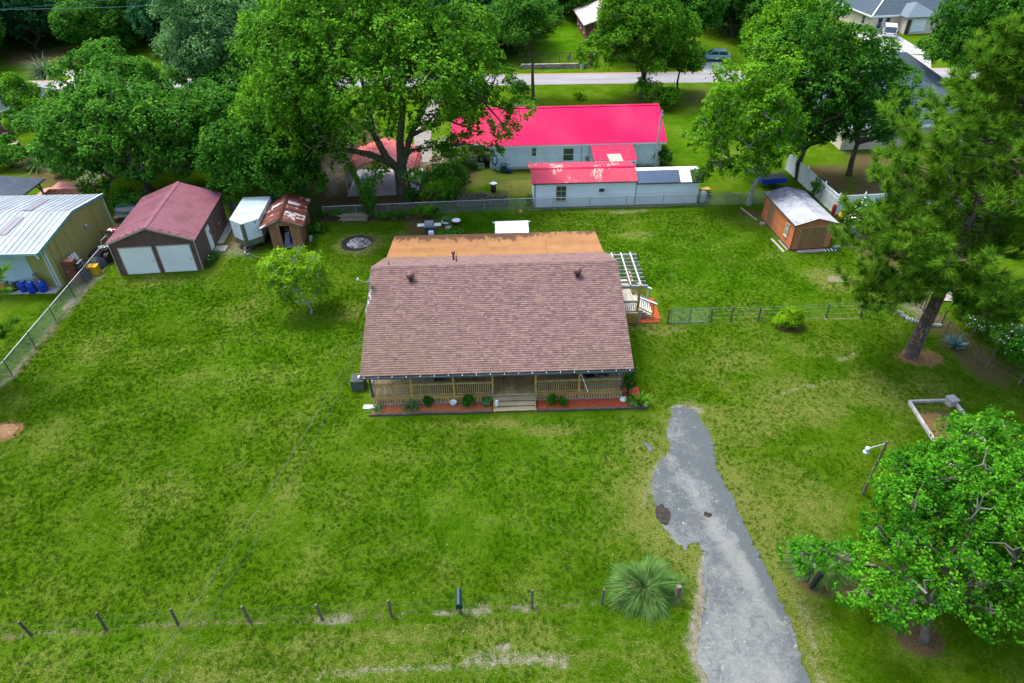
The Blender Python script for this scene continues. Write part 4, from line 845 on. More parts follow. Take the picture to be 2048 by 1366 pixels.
window(rh, (4.35,.03,1.75), .42, .82, 0, M_WHITE, M_GLASS, 1, 2); window(rh, (7.75,.03,1.4), 1.0, 1.25, 0, M_WHITE, M_GLASS, 1, 2); window(rh, (12.55,.03,1.7), .5, .9, 0, M_WHITE, M_GLASS, 1, 2)
f = MB(); f.tube([(9.05,-.02,2.5),(9.05,-.02,.3)], .03, 6); f.tube([(9.85,-.02,2.5),(9.8,-.02,.3)], .04, 6); f.build('conduit', M_METAL, rh); MB().obox((9.6,-.08,.95), (.2,.14,.35)).build('meter_box', mat('meter_blue', (.08,.20,.28)), rh)
# lean-to
M_PK2 = mat('pink_lean_metal', (.46,.028,.075), (.43,.02,.068), .6, .6, spec=.1)
lt = thing('lean_to', 'pink metal lean-to roof on the back wall of the pink roofed house', 'lean-to', (-1.85, 63.78, 0), R(1.35))
panels(lt, (9.95,-2.9,1.85), (14.0,-2.9,1.85), (9.85,-.42,2.42), (13.9,-.42,2.42), 12, M_PK2, 'roof_panel', .05, individual=True)
f = MB()
for x in (10.1, 13.9): f.box(x-.05,-2.85,0,x+.05,-2.75,1.8)
f.build('post', M_WHITE, lt); MB().box(9.95,-2.92,1.68,14.0,-2.86,1.8).build('fascia', M_WHITE, lt)
pb = tag(MB().slab([(-.55,-.6,0),(.75,-.6,0),(.6,.6,0),(-.7,.6,0)], .03).build('board', mat('bare_plywood', (.50,.40,.30), (.42,.33,.26), 3, .85), None), 'pale bare board lying on the pink lean-to roof', 'board', loc=rh.matrix_basis @ Vector((11.9,-2.65,2.02))); pb.rotation_euler = (R(13),0,R(2))
ch = thing('folding_chairs', 'dark folding chairs stacked beside the lean-to of the pink roofed house', 'chairs', rh.matrix_basis @ Vector((14.35,-1.7,0)), R(-20))
for k in range(3): f = MB(); f.beam((-.3+.15*k,-.3,0), (.1+.15*k,.2,.95), .04, .04); f.beam((-.3+.15*k,.3,0), (.1+.15*k,.2,.95), .04, .04); f.slab([(-.25+.15*k,-.25,.3),(.05+.15*k,-.25,.85),(.05+.15*k,.2,.85),(-.25+.15*k,.2,.3)], .04); f.build('chair_frame', M_DMET, ch)
bl = tag(MB().lathe((0,0,0), [(.2,0),(.27,.2),(.25,.3)], 14).build('tub', M_BLUE, None, True), 'blue tub under the edge of the pink lean-to', 'tub', loc=rh.matrix_basis @ Vector((14.0,-2.2,0)))
# left porch of the pink roofed house
M_PORCH = mat('grey_brown_porch_wood', (.16,.13,.10), (.30,.27,.23), 4, .85, orand=.2)
rp = thing('back_porch', 'covered wooden porch at the left end of the pink roofed house', 'porch', (-1.85, 63.78, 0), R(1.35))
panels(rp, (-3.75,.9,2.35), (-.42,.9,2.35), (-3.75,4.4,4.0), (-.42,4.4,4.0), 11, M_PINK, 'roof_panel', .03, individual=True)
MB().box(-3.75,.86,2.2,-.42,.9,2.33).build('fascia', M_WHITE, rp); MB().box(-3.5,1.3,.4,-.1,4.3,.5).build('floor', M_PORCH, rp)
for x in (-3.4,-1.2): MB().box(x-.06,1.25,0,x+.06,1.37,2.3).build('post', mat('dark_post', (.07,.045,.03)) if x < -3 else bpy.data.materials['dark_post'], rp)
rail_run(rp, (-3.4,1.3), (-1.0,1.3), .45, 1.25, M_PORCH); MB().box(-3.5,4.25,.5,-.1,4.35,2.9).build('rear_wall', mat('grey_glazing', (.25,.30,.33), (.4,.45,.48), 2, .4), rp)
MB().box(-3.5,1.28,.05,-.6,1.32,.4).build('skirting', M_PORCH, rp)
def blockstk(mx, lab):
    o = thing('step_blocks', lab, 'step blocks', mx, R(1)); 
    for k, z in enumerate((.1,.31)): MB().obox((0,.1*k,z), (.9,.45-.1*k,.2)).build('block', mat('brick_grey', (.40,.36,.33)) if 'brick_grey' not in bpy.data.materials else bpy.data.materials['brick_grey'], o)
blockstk(rh.matrix_basis @ Vector((-1.05,.6,0)), 'grey masonry steps below the porch of the pink roofed house')
dc = tag(MB().lathe((0,0,0), [(.45,0),(.5,.5),(.4,.7),(.1,.78)], 16).build('covered_grill', M_BLACK, None, True), 'round black covered grill at the porch opening of the pink roofed house', 'grill', loc=rh.matrix_basis @ Vector((-.75,1.4,.4)))
wf = tag(MB().obox((0,0,.3), (.5,.1,.6)).build('red_cooler', mat('cooler_red', (.35,.03,.02)), None, bevel=.03), 'red box hanging inside the porch of the pink roofed house', 'cooler', loc=rh.matrix_basis @ Vector((-1.35,2.2,.9)))
# hose, bins, well
hz = MB()
for k in range(4):
    rr = .36+.03*k; hz.tube([(.0+rr*.62*math.cos(a*math.pi/10), -.05-.02*k, 1.05+rr*1.15*math.sin(a*math.pi/10)) for a in range(21)], .02, 5)
hz.tube([(0,-.05,1.5),(0,-.05,1.7)], .02, 5); hz.tube([(.05,-.05,.65),(.1,-.1,.1),(.5,-.2,.04)], .02, 5)
tag(hz.build('garden_hose', mat('hose_green', (.02,.13,.11)), None), 'green garden hose coiled on the white wall of the pink roofed house', 'hose', loc=rh.matrix_basis @ Vector((.45,0,0)), rz=R(1.35))
bn = thing('rubbish_bin', 'dark teal rubbish bin against the white wall near the coiled hose', 'bin', at(1008, 345), 0)
MB().lathe((0,0,0), [(.24,0),(.3,.78),(.33,.8),(.33,.84),(.28,.84),(.26,.8)], 18).build('body', mat('teal_plastic', (.015,.09,.12), (.02,.12,.15), 2, .5), bn, True); MB().lathe((0,0,.78), [(.27,0),(.25,.03)], 18).build('lid', mat('teal_lid', (.05,.20,.24)), bn, True)
tag(MB().lathe((0,0,0), [(.15,0),(.2,.36),(.21,.38)], 14).build('bucket', M_BLUE, None, True), 'small bright blue bucket right of the teal bin', 'bucket', loc=at(1019, 346))
tag(MB().lathe((0,0,0), [(.12,0),(.19,.2),(.17,.22)], 12).build('basin', mat('pale_green_plastic', (.25,.5,.4)), None, True), 'pale green basin left of the teal bin', 'basin', loc=at(996, 342))
wc = thing('well_casing', 'dark round well casing with a square white lid on the back lawn', 'well', at(987, 383), 0)
MB().cyl((0,0), .24, 0, .78, 20).build('casing', mat('dark_casing', (.035,.022,.02), (.06,.04,.035), 3), wc, True); MB().obox((0,0,.82), (.58,.58,.06), (0,0,R(42))).build('lid', M_WHITE, wc)
# ================================================================ white outbuilding
wb = thing('outbuilding', 'long low white sided outbuilding with a flaking pink roof and a navy roofed end', 'outbuilding', (2.23, 55.17, 0), R(1.3))
w = MB(); w.box(0,.02,0,9,.12,2.3); w.prof([(.12,0),(3.6,0),(3.6,2.4),(1.55,2.9),(.12,2.35)], 0, .1, 'x'); w.prof([(.12,0),(3.6,0),(3.6,2.4),(1.55,2.9),(.12,2.35)], 8.9, 9, 'x'); w.box(.1,3.5,0,8.9,3.6,2.4)
w.box(9,.05,0,14.6,.15,2.1); w.box(14.5,.15,0,14.6,2.3,2.3); w.box(9,2.3,0,14.6,2.4,2.3)
w.build('wall', M_WS2, wb); sd = MB(); siding(sd, (0,.02), (9,.02), 0, 2.35, .19, .022); siding(sd, (9.02,.05), (14.6,.05), 0, 2.1, .19, .022); siding(sd, (0,3.6), (0,0), 0, 2.35, .19, .022); siding(sd, (14.6,.05), (14.6,2.4), 0, 2.1, .19, .022); stuff(sd.build('siding', M_WS2, wb))
f = MB(); f.box(-.05,-.02,0,.1,.04,2.32); f.box(8.95,-.01,0,9.05,.04,2.2); f.build('corner_board', mat('grey_corner', (.3,.33,.34)), wb)
panels(wb, (-.25,-.2,2.36), (9.02,-.2,2.33), (-.25,1.55,3.0), (9.02,1.55,2.97), 31, M_FLAK, 'roof_panel', .05, individual=True)
panels(wb, (9.02,3.85,2.55), (-.4,3.85,2.57), (9.02,1.55,2.96), (-.4,1.55,2.99), 31, M_FLAK, 'roof_panel', .05, individual=True)
MB().prof([(1.4,2.98),(1.55,3.05),(1.7,2.98)], -.3, 9.04, 'x').build('ridge_cap', M_PINK, wb)
M_NAVY = mat('navy_metal', (.035,.06,.11), (.05,.085,.15), .6, .4, .2); M_CHAR = mat('charcoal_metal', (.015,.018,.02), (.03,.03,.035), .8, .4, .2); M_WMET = mat('white_metal_sheet', (.66,.68,.70), (.55,.58,.62), .8, .5)
ex = 14.85-9.05; cuts = [(0,.655,17,M_NAVY),(.655,.83,5,M_WMET),(.83,1.,5,M_CHAR)]
for a, b, n, m_ in cuts: panels(wb, (9.05+ex*a,-.2,2.13), (9.05+ex*b,-.2,2.13), (9.05+ex*a,1.1,2.75), (9.05+ex*b,1.1,2.75), n, m_, 'roof_panel', .028, individual=True)
panels(wb, (14.8,2.6,2.4), (9.05,2.6,2.4), (14.8,1.1,2.74), (9.05,1.1,2.74), 14, M_WMET, 'roof_panel', .024, individual=True)
MB().box(9.0,-.24,2.04,14.9,-.19,2.1).build('eave_edge', M_CHAR, wb); MB().box(-.2,-.24,2.26,9.0,-.2,2.33).build('eave_edge', M_DMET, wb)
window(wb, (2.35,.0,1.3), .82, 1.35, 0, M_CREAM, M_GLASS, 2, 3); u = MB(); u.obox((5.9,-.12,1.62), (.62,.3,.48)); u = u.build('window_air_conditioner', M_WHITE, wb); MB().obox((5.9,-.275,1.62), (.48,.02,.32)).build('grille', M_DMET, u)
gc = thing('rain_barrel', 'pale plastic barrel beside the navy roofed end of the white outbuilding', 'barrel', at(1404, 403), 0)
MB().lathe((0,0,0), [(.27,0),(.31,.1),(.32,.5),(.3,.85),(.25,.92)], 18).build('body', mat('milky_plastic', (.50,.60,.52), (.42,.52,.46), 2, .5), gc, True); MB().obox((0,0,.93), (.38,.3,.06), (0,.1,.5)).build('cover_cloth', M_WHITE, gc)
wbw = thing('wheelbarrow', 'yellow wheelbarrow tray behind the pale plastic barrel', 'wheelbarrow', at(1407, 393), R(15))
MB().prof([(-.3,.5),(.3,.5),(.5,.78),(-.5,.78)], -.3, .3).build('tray', mat('mustard', (.42,.30,.05), (.35,.27,.08), 4), wbw); b = MB(); b.beam((-.9,-.25,.5),(.5,-.1,.3),.04,.04); b.beam((-.9,.25,.5),(.5,.1,.3),.04,.04); b.build('handle', M_WOOD, wbw); MB().tube([(.5,-.04,.2),(.5,.04,.2)], [.2,.2], 14).build('wheel', M_BLACK, wbw)
# ================================================================ cedar coloured shed
M_CED = mat('cedar_siding', (.46,.155,.055), (.38,.125,.045), 1.5, .7, island=.08); M_CDR = mat('brown_shed_door', (.21,.105,.04), (.27,.145,.06), 2.5, .75, stretch=(3,3,.5), orand=.08)
cs = thing('wooden_shed', 'cedar orange wooden shed with a stained white low pitched roof', 'shed', (22.18, 46.6, 0), R(5.2))
CW_, CL, CE, CR_ = 3.28, 5.75, 2.28, 2.78
w = MB(); w.prof([(.03,.12),(CW_-.03,.12),(CW_-.03,CE),(CW_/2,CR_-.08),(.03,CE)], .04, .12); w.prof([(.03,.12),(CW_-.03,.12),(CW_-.03,CE),(CW_/2,CR_-.08),(.03,CE)], CL-.12, CL-.04); w.box(.04,.12,.12,.12,CL-.12,CE); w.box(CW_-.12,.12,.12,CW_-.04,CL-.12,CE); w.build('wall', M_CED, cs)
sd = MB()
for a, b in (((0,.04),(CW_,.04)), ((CW_-.04,0),(CW_-.04,CL)), ((.04,CL),(.04,0)), ((CW_,CL-.04),(0,CL-.04))): siding(sd, a, b, .12, CE, .125, .022)
siding(sd, (0,.04), (CW_,.04), CE, CR_-.08, .125, .022, clip=lambda z: ((z-CE)/(CR_-CE)*.5, 1-(z-CE)/(CR_-CE)*.5)); stuff(sd.build('siding', M_CED, cs))
t = NT('stained_white_roof'); p = t.pos(); c = t.ramp(t.noise(p, .8, 5, .65, .5), [(.35, (.33,.36,.385)), (.55, (.28,.305,.33)), (.7, (.16,.16,.185))])
yy = t.n('ShaderNodeSeparateXYZ', i_0=p).outputs[1]; k_ = t.math('ADD', t.noise(p, 1.2, 5, .7, .8), t.n('ShaderNodeMapRange', i_0=yy, i_1=46, i_2=52.5, i_3=-.2, i_4=.18).outputs[0])
M_SRF = t.pbr(t.mix(t.ramp(k_, [(.5, 0.), (.68, .85)]), c, (.10,.10,.13)), .8, 0, None, .2)
MB().slab([(-.12,-.12,CE),(CW_/2,-.12,CR_),(CW_/2,CL+.12,CR_),(-.12,CL+.12,CE)], .05).build('roof', M_SRF, cs); MB().slab([(CW_/2,-.12,CR_),(CW_+.12,-.12,CE),(CW_+.12,CL+.12,CE),(CW_/2,CL+.12,CR_)], .05).build('roof', M_SRF, cs)
f = MB(); f.box(-.02,-.0,.1,.06,.03,CE-.03); f.box(CW_-.06,.0,.1,CW_+.02,.03,CE-.03); f.beam((-.12,-.135,CE-.04),(CW_/2,-.135,CR_-.04),.02,.07); f.beam((CW_/2,-.135,CR_-.04),(CW_+.12,-.135,CE-.04),.02,.07); f.beam((-.13,-.1,CE-.04),(-.13,CL+.1,CE-.04),.02,.07); f.build('trim', mat('green_black_trim', (.035,.045,.035)), cs)
def sdoor(x0, x1, z0, z1, y, yaw=0, n=1, org=(0,0,0)):
    d = thing; f = MB(); f.box(x0-.07,y-.035,z0,x0,y,z1+.07); f.box(x1,y-.035,z0,x1+.07,y,z1+.07); f.box(x0,y-.035,z1,x1,y,z1+.07)
    f = f.build('door_frame', mat('grey_door_frame', (.30,.27,.22)) if 'grey_door_frame' not in bpy.data.materials else bpy.data.materials['grey_door_frame'], cs); f.location = org; f.rotation_euler = (0,0,yaw); w_ = (x1-x0)/n
    for k in range(n):
        o = MB().box(x0+k*w_+.01,y-.028,z0+.01,x0+(k+1)*w_-.01,y-.002,z1-.01).build('door_leaf', M_CDR, cs); o.location = org; o.rotation_euler = (0,0,yaw)
        g = MB(); x = x0+k*w_+.1
        while x < x0+(k+1)*w_-.06: g.box(x,y-.032,z0+.03,x+.012,y-.028,z1-.03); x += .2
        stuff(g.build('groove', mat('groove_dark', (.07,.035,.015)) if 'groove_dark' not in bpy.data.materials else bpy.data.materials['groove_dark'], o)) if False else g.build('batten', M_CDR, o)
    h = MB(); h.obox(((x0+x1)/2+.04, y-.05, (z0+z1)/2), (.05,.04,.1)); h = h.build('latch', M_METAL, cs); h.location = org; h.rotation_euler = (0,0,yaw)
sdoor(.55, 2.72, .2, 1.98, .02, 0, 2); sdoor(-4.75, -3.75, .2, 1.95, .02, R(-90), 1, (0,0,0))
window(cs, (.02,1.15,1.3), .42, .95, R(-90), M_CREAM, mat('pale_glass', (.35,.42,.36), (.12,.16,.15), 3, .2), 1, 2)
f = MB(); f.box(-.0,.0,0,.14,CL,.1); f.box(CW_-.14,0,0,CW_,CL,.1); f.box(.14,.05,0,CW_-.14,.2,.1); f.build('skid', M_DARKW, cs)
rp_ = tag(MB().box(0,0,0,2.2,.38,.06).build('ramp_board', M_WGREY, None), 'grey threshold board in front of the cedar shed double doors', 'board', loc=cs.matrix_basis @ Vector((.5,-.45,0)), rz=R(5.2))
tag(MB().beam((0,0,.05),(.0,2.2,.05),.16,.08).build('plank', M_WGREY, None), 'long grey plank on the grass left of the cedar shed', 'plank', loc=cs.matrix_basis @ Vector((-.55,-.2,0)), rz=R(8))
tag(MB().beam((0,0,.05),(.0,1.6,.05),.1,.07).build('plank', M_WGREY, None), 'narrow grey plank tight against the cedar shed wall', 'plank', loc=cs.matrix_basis @ Vector((-.14,.1,0)), rz=R(6))
v_ = G(1522,440); v2_ = G(1490,415); tag(MB().beam((0,0,.04),(v2_.x-v_.x,v2_.y-v_.y,.04),.09,.06).build('plank', M_WGREY, None), 'thin pale plank on the grass behind the cedar shed corner', 'plank', loc=v_+Vector((-.4,-.1,0)))
pls = thing('drain_grates', 'black and white striped plastic grates by the cedar shed corner', 'grates', cs.matrix_basis @ Vector((2.75,-.45,0)), R(5))
for i in range(8): MB().box(i*.14,0,0,i*.14+.08,.36,.05).build('bar', M_WHITE if i%2 == 0 else M_DMET, pls)
MB().obox((0,0,.09),(.4,.3,.18)).build('x', M_CONC, None).name = 'concrete_block'; tag(bpy.data.objects['concrete_block'], 'small concrete block at the far left corner of the cedar shed', 'concrete block', loc=cs.matrix_basis @ Vector((-.35,4.6,0)))
# ================================================================ far houses
def gm(name, *a, **k): return bpy.data.materials[name] if name in bpy.data.materials else mat(name, *a, **k)
def hip_roof(parent, x0, x1, y0, y1, z, zr, m, ov=.5, t=.16, name='roof'):
    x0 -= ov; x1 += ov; y0 -= ov; y1 += ov; h = min(x1-x0, y1-y0)/2; mb = MB()
    if x1-x0 >= y1-y0: a, b = (x0+h,(y0+y1)/2,zr), (x1-h,(y0+y1)/2,zr)
    else: a, b = ((x0+x1)/2,y0+h,zr), ((x0+x1)/2,y1-h,zr)
    P = [(x0,y0,z),(x1,y0,z),(x1,y1,z),(x0,y1,z),a,b]; Q = [(x,y,z-t) for x,y,z in P[:4]]
    f = [(0,1,5,4),(1,2,5),(2,3,4,5),(3,0,4)] if x1-x0 >= y1-y0 else [(0,1,4),(1,2,5,4),(2,3,5),(3,0,4,5)]
    mb.add(P+Q, f+[(0,6,7,1),(1,7,8,2),(2,8,9,3),(3,9,6,0),(9,8,7,6)]); return mb.build(name, m, parent)
def courses(parent, x0, x1, y0, y1, z, zr, m, ov=.5, step=.45):
    """raised shingle courses over the slope that faces the viewer of a hip roof wider than deep"""
    x0 -= ov; x1 += ov; y0 -= ov; y1 += ov; h = (y1-y0)/2; mb = MB(); k = int(h/step)
    for i in range(k):
        a, b = i/k, (i+1)/k; za, zb_ = z+(zr-z)*a+.03, z+(zr-z)*b+.005
        mb.add([(x0+h*a,y0+h*a,za),(x1-h*a,y0+h*a,za),(x1-h*b,y0+h*b,zb_),(x0+h*b,y0+h*b,zb_),(x0+h*a,y0+h*a,za-.03),(x1-h*a,y0+h*a,za-.03)], [(0,1,2,3),(4,5,1,0)])
    return stuff(mb.build('shingle_course', m, parent))
def box_walls(x0, x1, y0, y1, h, m, parent, name='wall', t=.15):
    w = MB(); w.box(x0,y0,0,x1,y0+t,h); w.box(x0,y1-t,0,x1,y1,h); w.box(x0,y0+t,0,x0+t,y1-t,h); w.box(x1-t,y0+t,0,x1,y1-t,h); return w.build(name, m, parent)
M_BSH = mat('slate_blue_shingle', (.036,.056,.075), (.050,.075,.095), 2.5, .9, bump=.3); M_BSD = mat('dark_blue_shingle', (.030,.045,.072), (.050,.070,.10), 5, .9, bump=.3)
M_BRK = mat('brick_wall', (.24,.095,.08), (.16,.06,.055), 8, .9, bump=.2); M_CRW = mat('cream_wall', (.62,.54,.42), (.56,.50,.40), 1, .8)
fh = thing('house', 'cream house with a slate blue hip roof and a driveway at the top right', 'house', (59.4, 117.6, 0), R(6))
box_walls(0, 17, 0, 11, 2.6, M_CRW, fh); hip_roof(fh, 0, 17, 0, 11, 2.6, 5.6, M_BSH, .6); courses(fh, 0, 17, 0, 11, 2.6, 5.6, M_BSH, .6)
box_walls(4.6, 9.5, -2.2, 0, 2.5, M_CRW, fh, 'porch_wall'); hip_roof(fh, 4.6, 9.5, -2.2, 3.4, 2.62, 4.2, mat('light_slate', (.09,.13,.16), (.11,.15,.18), 3), .45, .14, 'porch_roof')
f = MB(); f.box(-.62,-.66,2.4,17.6,-.6,2.62); f.box(-.66,-.6,2.4,-.6,11.6,2.62); f.beam((-.6,-.6,2.68),(5.4,5.4,5.66),.18,.06); f.build('fascia', M_WHITE, fh)
window(fh, (1.4,0,1.4), .8, 1.6, 0, M_WHITE, M_GLASS, 1, 2); window(fh, (2.7,0,1.4), .8, 1.6, 0, M_WHITE, M_GLASS, 1, 2); window(fh, (0,2.4,1.5), .8, 1.2, R(-90), M_WHITE, M_GLASS, 1, 2); window(fh, (0,8.4,1.5), .8, 1.3, R(-90), M_WHITE, M_GLASS, 1, 2); window(fh, (6.8,-2.2,1.3), 2.2, 1.6, 0, M_WHITE, M_WHITE, 3, 1, 'white garage door')
MB().box(4.7,-2.24,0,5.4,-2.2,2.2).build('front_door', M_DMET, fh)
nh = thing('house', 'house with a dark blue shingle roof half hidden behind the trees on the right', 'house', (34.5, 67.4, 0), R(1.5))
box_walls(0, 15.5, 0, 12, 2.6, M_CRW, nh); hip_roof(nh, 0, 15.5, 0, 12, 2.6, 5.1, M_BSD, .6); courses(nh, 0, 15.5, 0, 12, 2.6, 5.1, M_BSD, .6, .4)
w2 = MB(); w2.prof([(9.5,2.6),(13.5,2.6),(11.5,4.2)], -.9, -.75); w2.box(9.5,-.9,0,13.5,-.75,2.6); w2.box(9.5,-.75,0,9.65,0,2.6); w2.box(13.35,-.75,0,13.5,0,2.6); w2.build('gable_wall', M_CRW, nh)
sd = MB(); siding(sd, (9.5,-.9), (13.5,-.9), 0, 2.6, .2, .025); siding(sd, (9.5,-.9), (13.5,-.9), 2.6, 4.1, .2, .025, clip=lambda z: ((z-2.6)/1.6*.5, 1-(z-2.6)/1.6*.5)); stuff(sd.build('siding', M_CRW, nh))
g = MB(); g.slab([(9.1,-1.2,2.35),(11.5,-1.2,4.32),(11.5,5.5,4.32),(9.1,5.5,2.35)][::-1], .1); g.slab([(11.5,-1.2,4.32),(13.9,-1.2,2.35),(13.9,5.5,2.35),(11.5,5.5,4.32)][::-1], .1); g.build('gable_roof', M_BSD, nh)
f = MB(); f.box(-.62,-.66,2.4,9.1,-.6,2.62); f.build('fascia', M_WHITE, nh)
window(nh, (1.9,0,1.4), 1.1, 1.4, 0, M_WHITE, M_GLASS, 1, 2); window(nh, (4.4,0,1.4), 1.1, 1.4, 0, M_WHITE, M_GLASS, 1, 2); window(nh, (7.0,0,1.4), .8, 1.2, 0, M_WHITE, M_GLASS, 1, 2)
rw = thing('garage', 'slate blue hip roofed garage wing behind the dark blue shingle house', 'garage', (41.0, 80.0, 0), R(2))
box_walls(0, 10.5, 0, 7.5, 2.7, M_CRW, rw); hip_roof(rw, 0, 10.5, 0, 7.5, 2.7, 5.4, M_BSH, .5)
bh_ = thing('house', 'brick house with a pale pinkish shingle roof at the end of the bright lawn', 'house', (12.8, 115.2, 0), R(3))
box_walls(0, 14, 0, 11, 2.5, M_BRK, bh_); M_PSH = mat('pale_pink_shingle', (.46,.38,.36), (.52,.44,.41), 3, .9, bump=.3)
g = MB(); g.slab([(-.6,-.6,2.5),(7,-.6,5.0),(7,11.6,5.0),(-.6,11.6,2.5)], .14); g.slab([(7,-.6,5.0),(14.6,-.6,2.5),(14.6,11.6,2.5),(7,11.6,5.0)], .14); g.build('roof', M_PSH, bh_)
g = MB()
for i in range(19): a = i/19; g.beam((-.6+7.6*a,-.55,2.53+2.5*a),(-.6+7.6*a,11.55,2.53+2.5*a),.05,.03)
stuff(g.build('shingle_course', M_PSH, bh_)); f = MB(); f.box(-.64,-.6,2.3,-.6,11.6,2.5); f.build('fascia', mat('red_fascia', (.3,.03,.04)), bh_)
g = MB(); g.prof([(0,2.5),(14,2.5),(7,4.85)], 0, .15); g.prof([(0,2.5),(14,2.5),(7,4.85)], 10.85, 11); g.build('gable_wall', M_BRK, bh_)
for y in (2.5, 6, 9): window(bh_, (0,y,1.4), .9, 1.3, R(-90), M_WHITE, M_GLASS, 1, 2)
window(bh_, (4,0,1.4), 1.2, 1.3, 0, M_WHITE, M_GLASS, 2, 2)
lb = thing('house', 'red brick house with a dark roof and white windows at the left edge', 'house', (-66.5, 77.6, 0), R(-14))
box_walls(0, 9, 0, 9, 2.7, M_BRK, lb); hip_roof(lb, 0, 9, 0, 9, 2.7, 4.8, mat('charcoal_shingle', (.025,.035,.045), (.045,.055,.07), 4, .9, bump=.3), .5); f = MB(); f.box(-.5,-.58,2.5,9.58,-.5,2.7); f.box(9.5,-.5,2.5,9.58,9.5,2.7); f.build('fascia', mat('sage_trim', (.25,.38,.35)), lb)
window(lb, (7.6,0,1.3), 1.0, 1.5, 0, M_WHITE, M_GLASS, 1, 2); window(lb, (6.1,0,1.3), 1.0, 1.5, 0, M_WHITE, M_GLASS, 1, 2); window(lb, (9,3,1.3), 1.0, 1.4, R(90), M_WHITE, M_GLASS, 1, 2)
gz = thing('gazebo', 'open shelter with a dark blue grey hip roof behind the silver workshop', 'gazebo', (-48.5, 52.2, 0), 0)
hip_roof(gz, 0, 6.3, 0, 5.2, 2.5, 4.1, mat('blue_black_felt', (.04,.065,.09), (.065,.09,.12), 1.5, .85), .25, .12)
for x in (.1, 6.1):
    for y in (.1, 5.0): MB().box(x-.07,y-.07,0,x+.07,y+.07,2.4).build('post', M_PORCH, gz)
b = MB(); b.beam((6.1,5.0,1.5),(6.1,4.3,2.4),.08,.08); b.beam((6.1,5.0,1.5),(5.4,5.0,2.4),.08,.08); b.build('brace', M_PORCH, gz)
sh = thing('outbuilding', 'dark low outbuilding under the trees across the road', 'outbuilding', (-47, 108, 0), R(4)); box_walls(0,9,0,6,2.3,M_DARKW,sh); hip_roof(sh,0,9,0,6,2.3,3.4,gm('charcoal_shingle', (.03,.04,.05)),.4)
# ================================================================ cars
def car(name, lab, loc, rz, m, L=4.5, Wc=1.8, H=1.45, van=False, glass=M_GLASS):
    c = thing(name, lab, 'car', loc, rz); k = Wc/2
    P = [(-L/2,.35),(L/2,.35),(L/2+.02,.62),(L/2-.1,.82),(L*.22,.98),(-L*.42,1.0),(-L/2,.9)]
    MB().prof([(x,z) for x,z in P], -k, k).build('body', m, c, bevel=.07)
    top = [(L*.22,.97),(L*.06,H),(-L*.34,H),(-L*.44,.98)] if not van else [(L*.30,.97),(L*.14,H),(-L*.44,H),(-L*.49,.95)]
    cb = MB(); n = len(top); ins = .12
    lo = lambda y: [(x, y*(1 if z < 1.0 else .86), z) for x, z in top]
    cb.add(lo(-k*.96)+lo(k*.96), [(0,1,2,3),(7,6,5,4),(1,5,6,2),(0,4,5,1),(2,6,7,3)]); cb.build('cabin', glass, c, bevel=.03)
    r = MB(); r.slab([(top[1][0]+.04,-k*.86,H+.02),(top[1][0]+.04,k*.86,H+.02),(top[2][0]-.04,k*.86,H+.02),(top[2][0]-.04,-k*.86,H+.02)], .05)
    for s in (-1,1):
        for (a, b_) in ((0,1),(2,3)): r.beam((top[a][0],s*k*.95,top[a][1]),(top[b_][0],s*k*.84,top[b_][1]),.08,.06)
        r.beam((-L*.12,s*k*.97,.98),(-L*.13,s*k*.85,H),.08,.04)
    r.build('roof', m, c, bevel=.02)
    for x in (L*.31,-L*.30):
        for s in (-1,1): w = MB().tube([(x,s*(k-.2),.33),(x,s*(k+.01),.33)], [.33,.33], 16).build('wheel', M_BLACK, c); MB().tube([(x,s*k,.33),(x,s*(k+.02),.33)], [.18,.18], 10).build('hubcap', M_METAL, w)
    for s in (-1,1):
        MB().obox((-L/2-.005,s*k*.75,.78),(.05,.3,.16)).build('tail_light', gm('tail_red',(.4,.01,.01)), c); MB().obox((L/2,s*k*.72,.68),(.05,.35,.14)).build('headlight', M_WHITE, c)
    MB().obox((-L/2-.02,0,.5),(.1,Wc*.95,.16)).build('bumper', m, c, bevel=.02)
    return c
M_CWHT = mat('car_white', (.66,.68,.70), None, 1, .3); M_CTEAL = mat('car_pale_teal', (.25,.42,.42), None, 1, .3)
g0 = G(1776, 72); car('parked_car', 'white minivan parked on the pale lane before the cream house', (g0.x, g0.y, .04), R(66), M_CWHT, 4.9, 1.95, 1.75, True)
g0 = G(1446, 124); car('parked_car', 'pale teal car under the dark trees beside the pale side road', (g0.x-1.2, g0.y+.8, .04), R(170), M_CTEAL)
g0 = G(1822, 58); car('parked_car', 'white car half hidden by the tree right of the minivan', (g0.x+.8, g0.y-.8, .04), R(60), M_CWHT, 4.8, 1.9, 1.6, True)
M_OLDR = mat('peeling_red_paint', (.36,.07,.05), (.50,.22,.17), 2.5, .6, c3=(.30,.05,.04), stretch=(.6,3,1)); g0 = G(126, 392, .6)
car('parked_car', 'old car with peeling faded red paint behind the silver workshop', (g0.x, g0.y+.4, 0), R(178), M_OLDR, 4.9, 1.85, 1.45, True, M_OLDR)
car('parked_car', 'dark green car with a white stripe behind the right end of the workshop', (-33.6, 55.2, 0), R(100), mat('car_dark_green', (.012,.04,.035), None, 1, .3), 4.8, 1.85, 1.5)
ut = thing('utility_trailer', 'small trailer with a bright blue body under the trees by the white fence', 'trailer', G(1541, 372), R(4))
MB().box(-1.2,-.6,.5,1.2,.6,.95).build('tray', M_BLUE, ut, bevel=.03); MB().box(-1.1,-.5,.93,1.1,.5,.97).build('load', gm('dark_metal', (.03,)*3), ut); b = MB(); b.beam((-1.2,0,.5),(-2.1,0,.4),.08,.08); b.build('drawbar', M_DMET, ut)
for s in (-1,1): MB().tube([(0,s*.62,.3),(0,s*.78,.3)],[.3,.3],14).build('wheel', M_BLACK, ut)
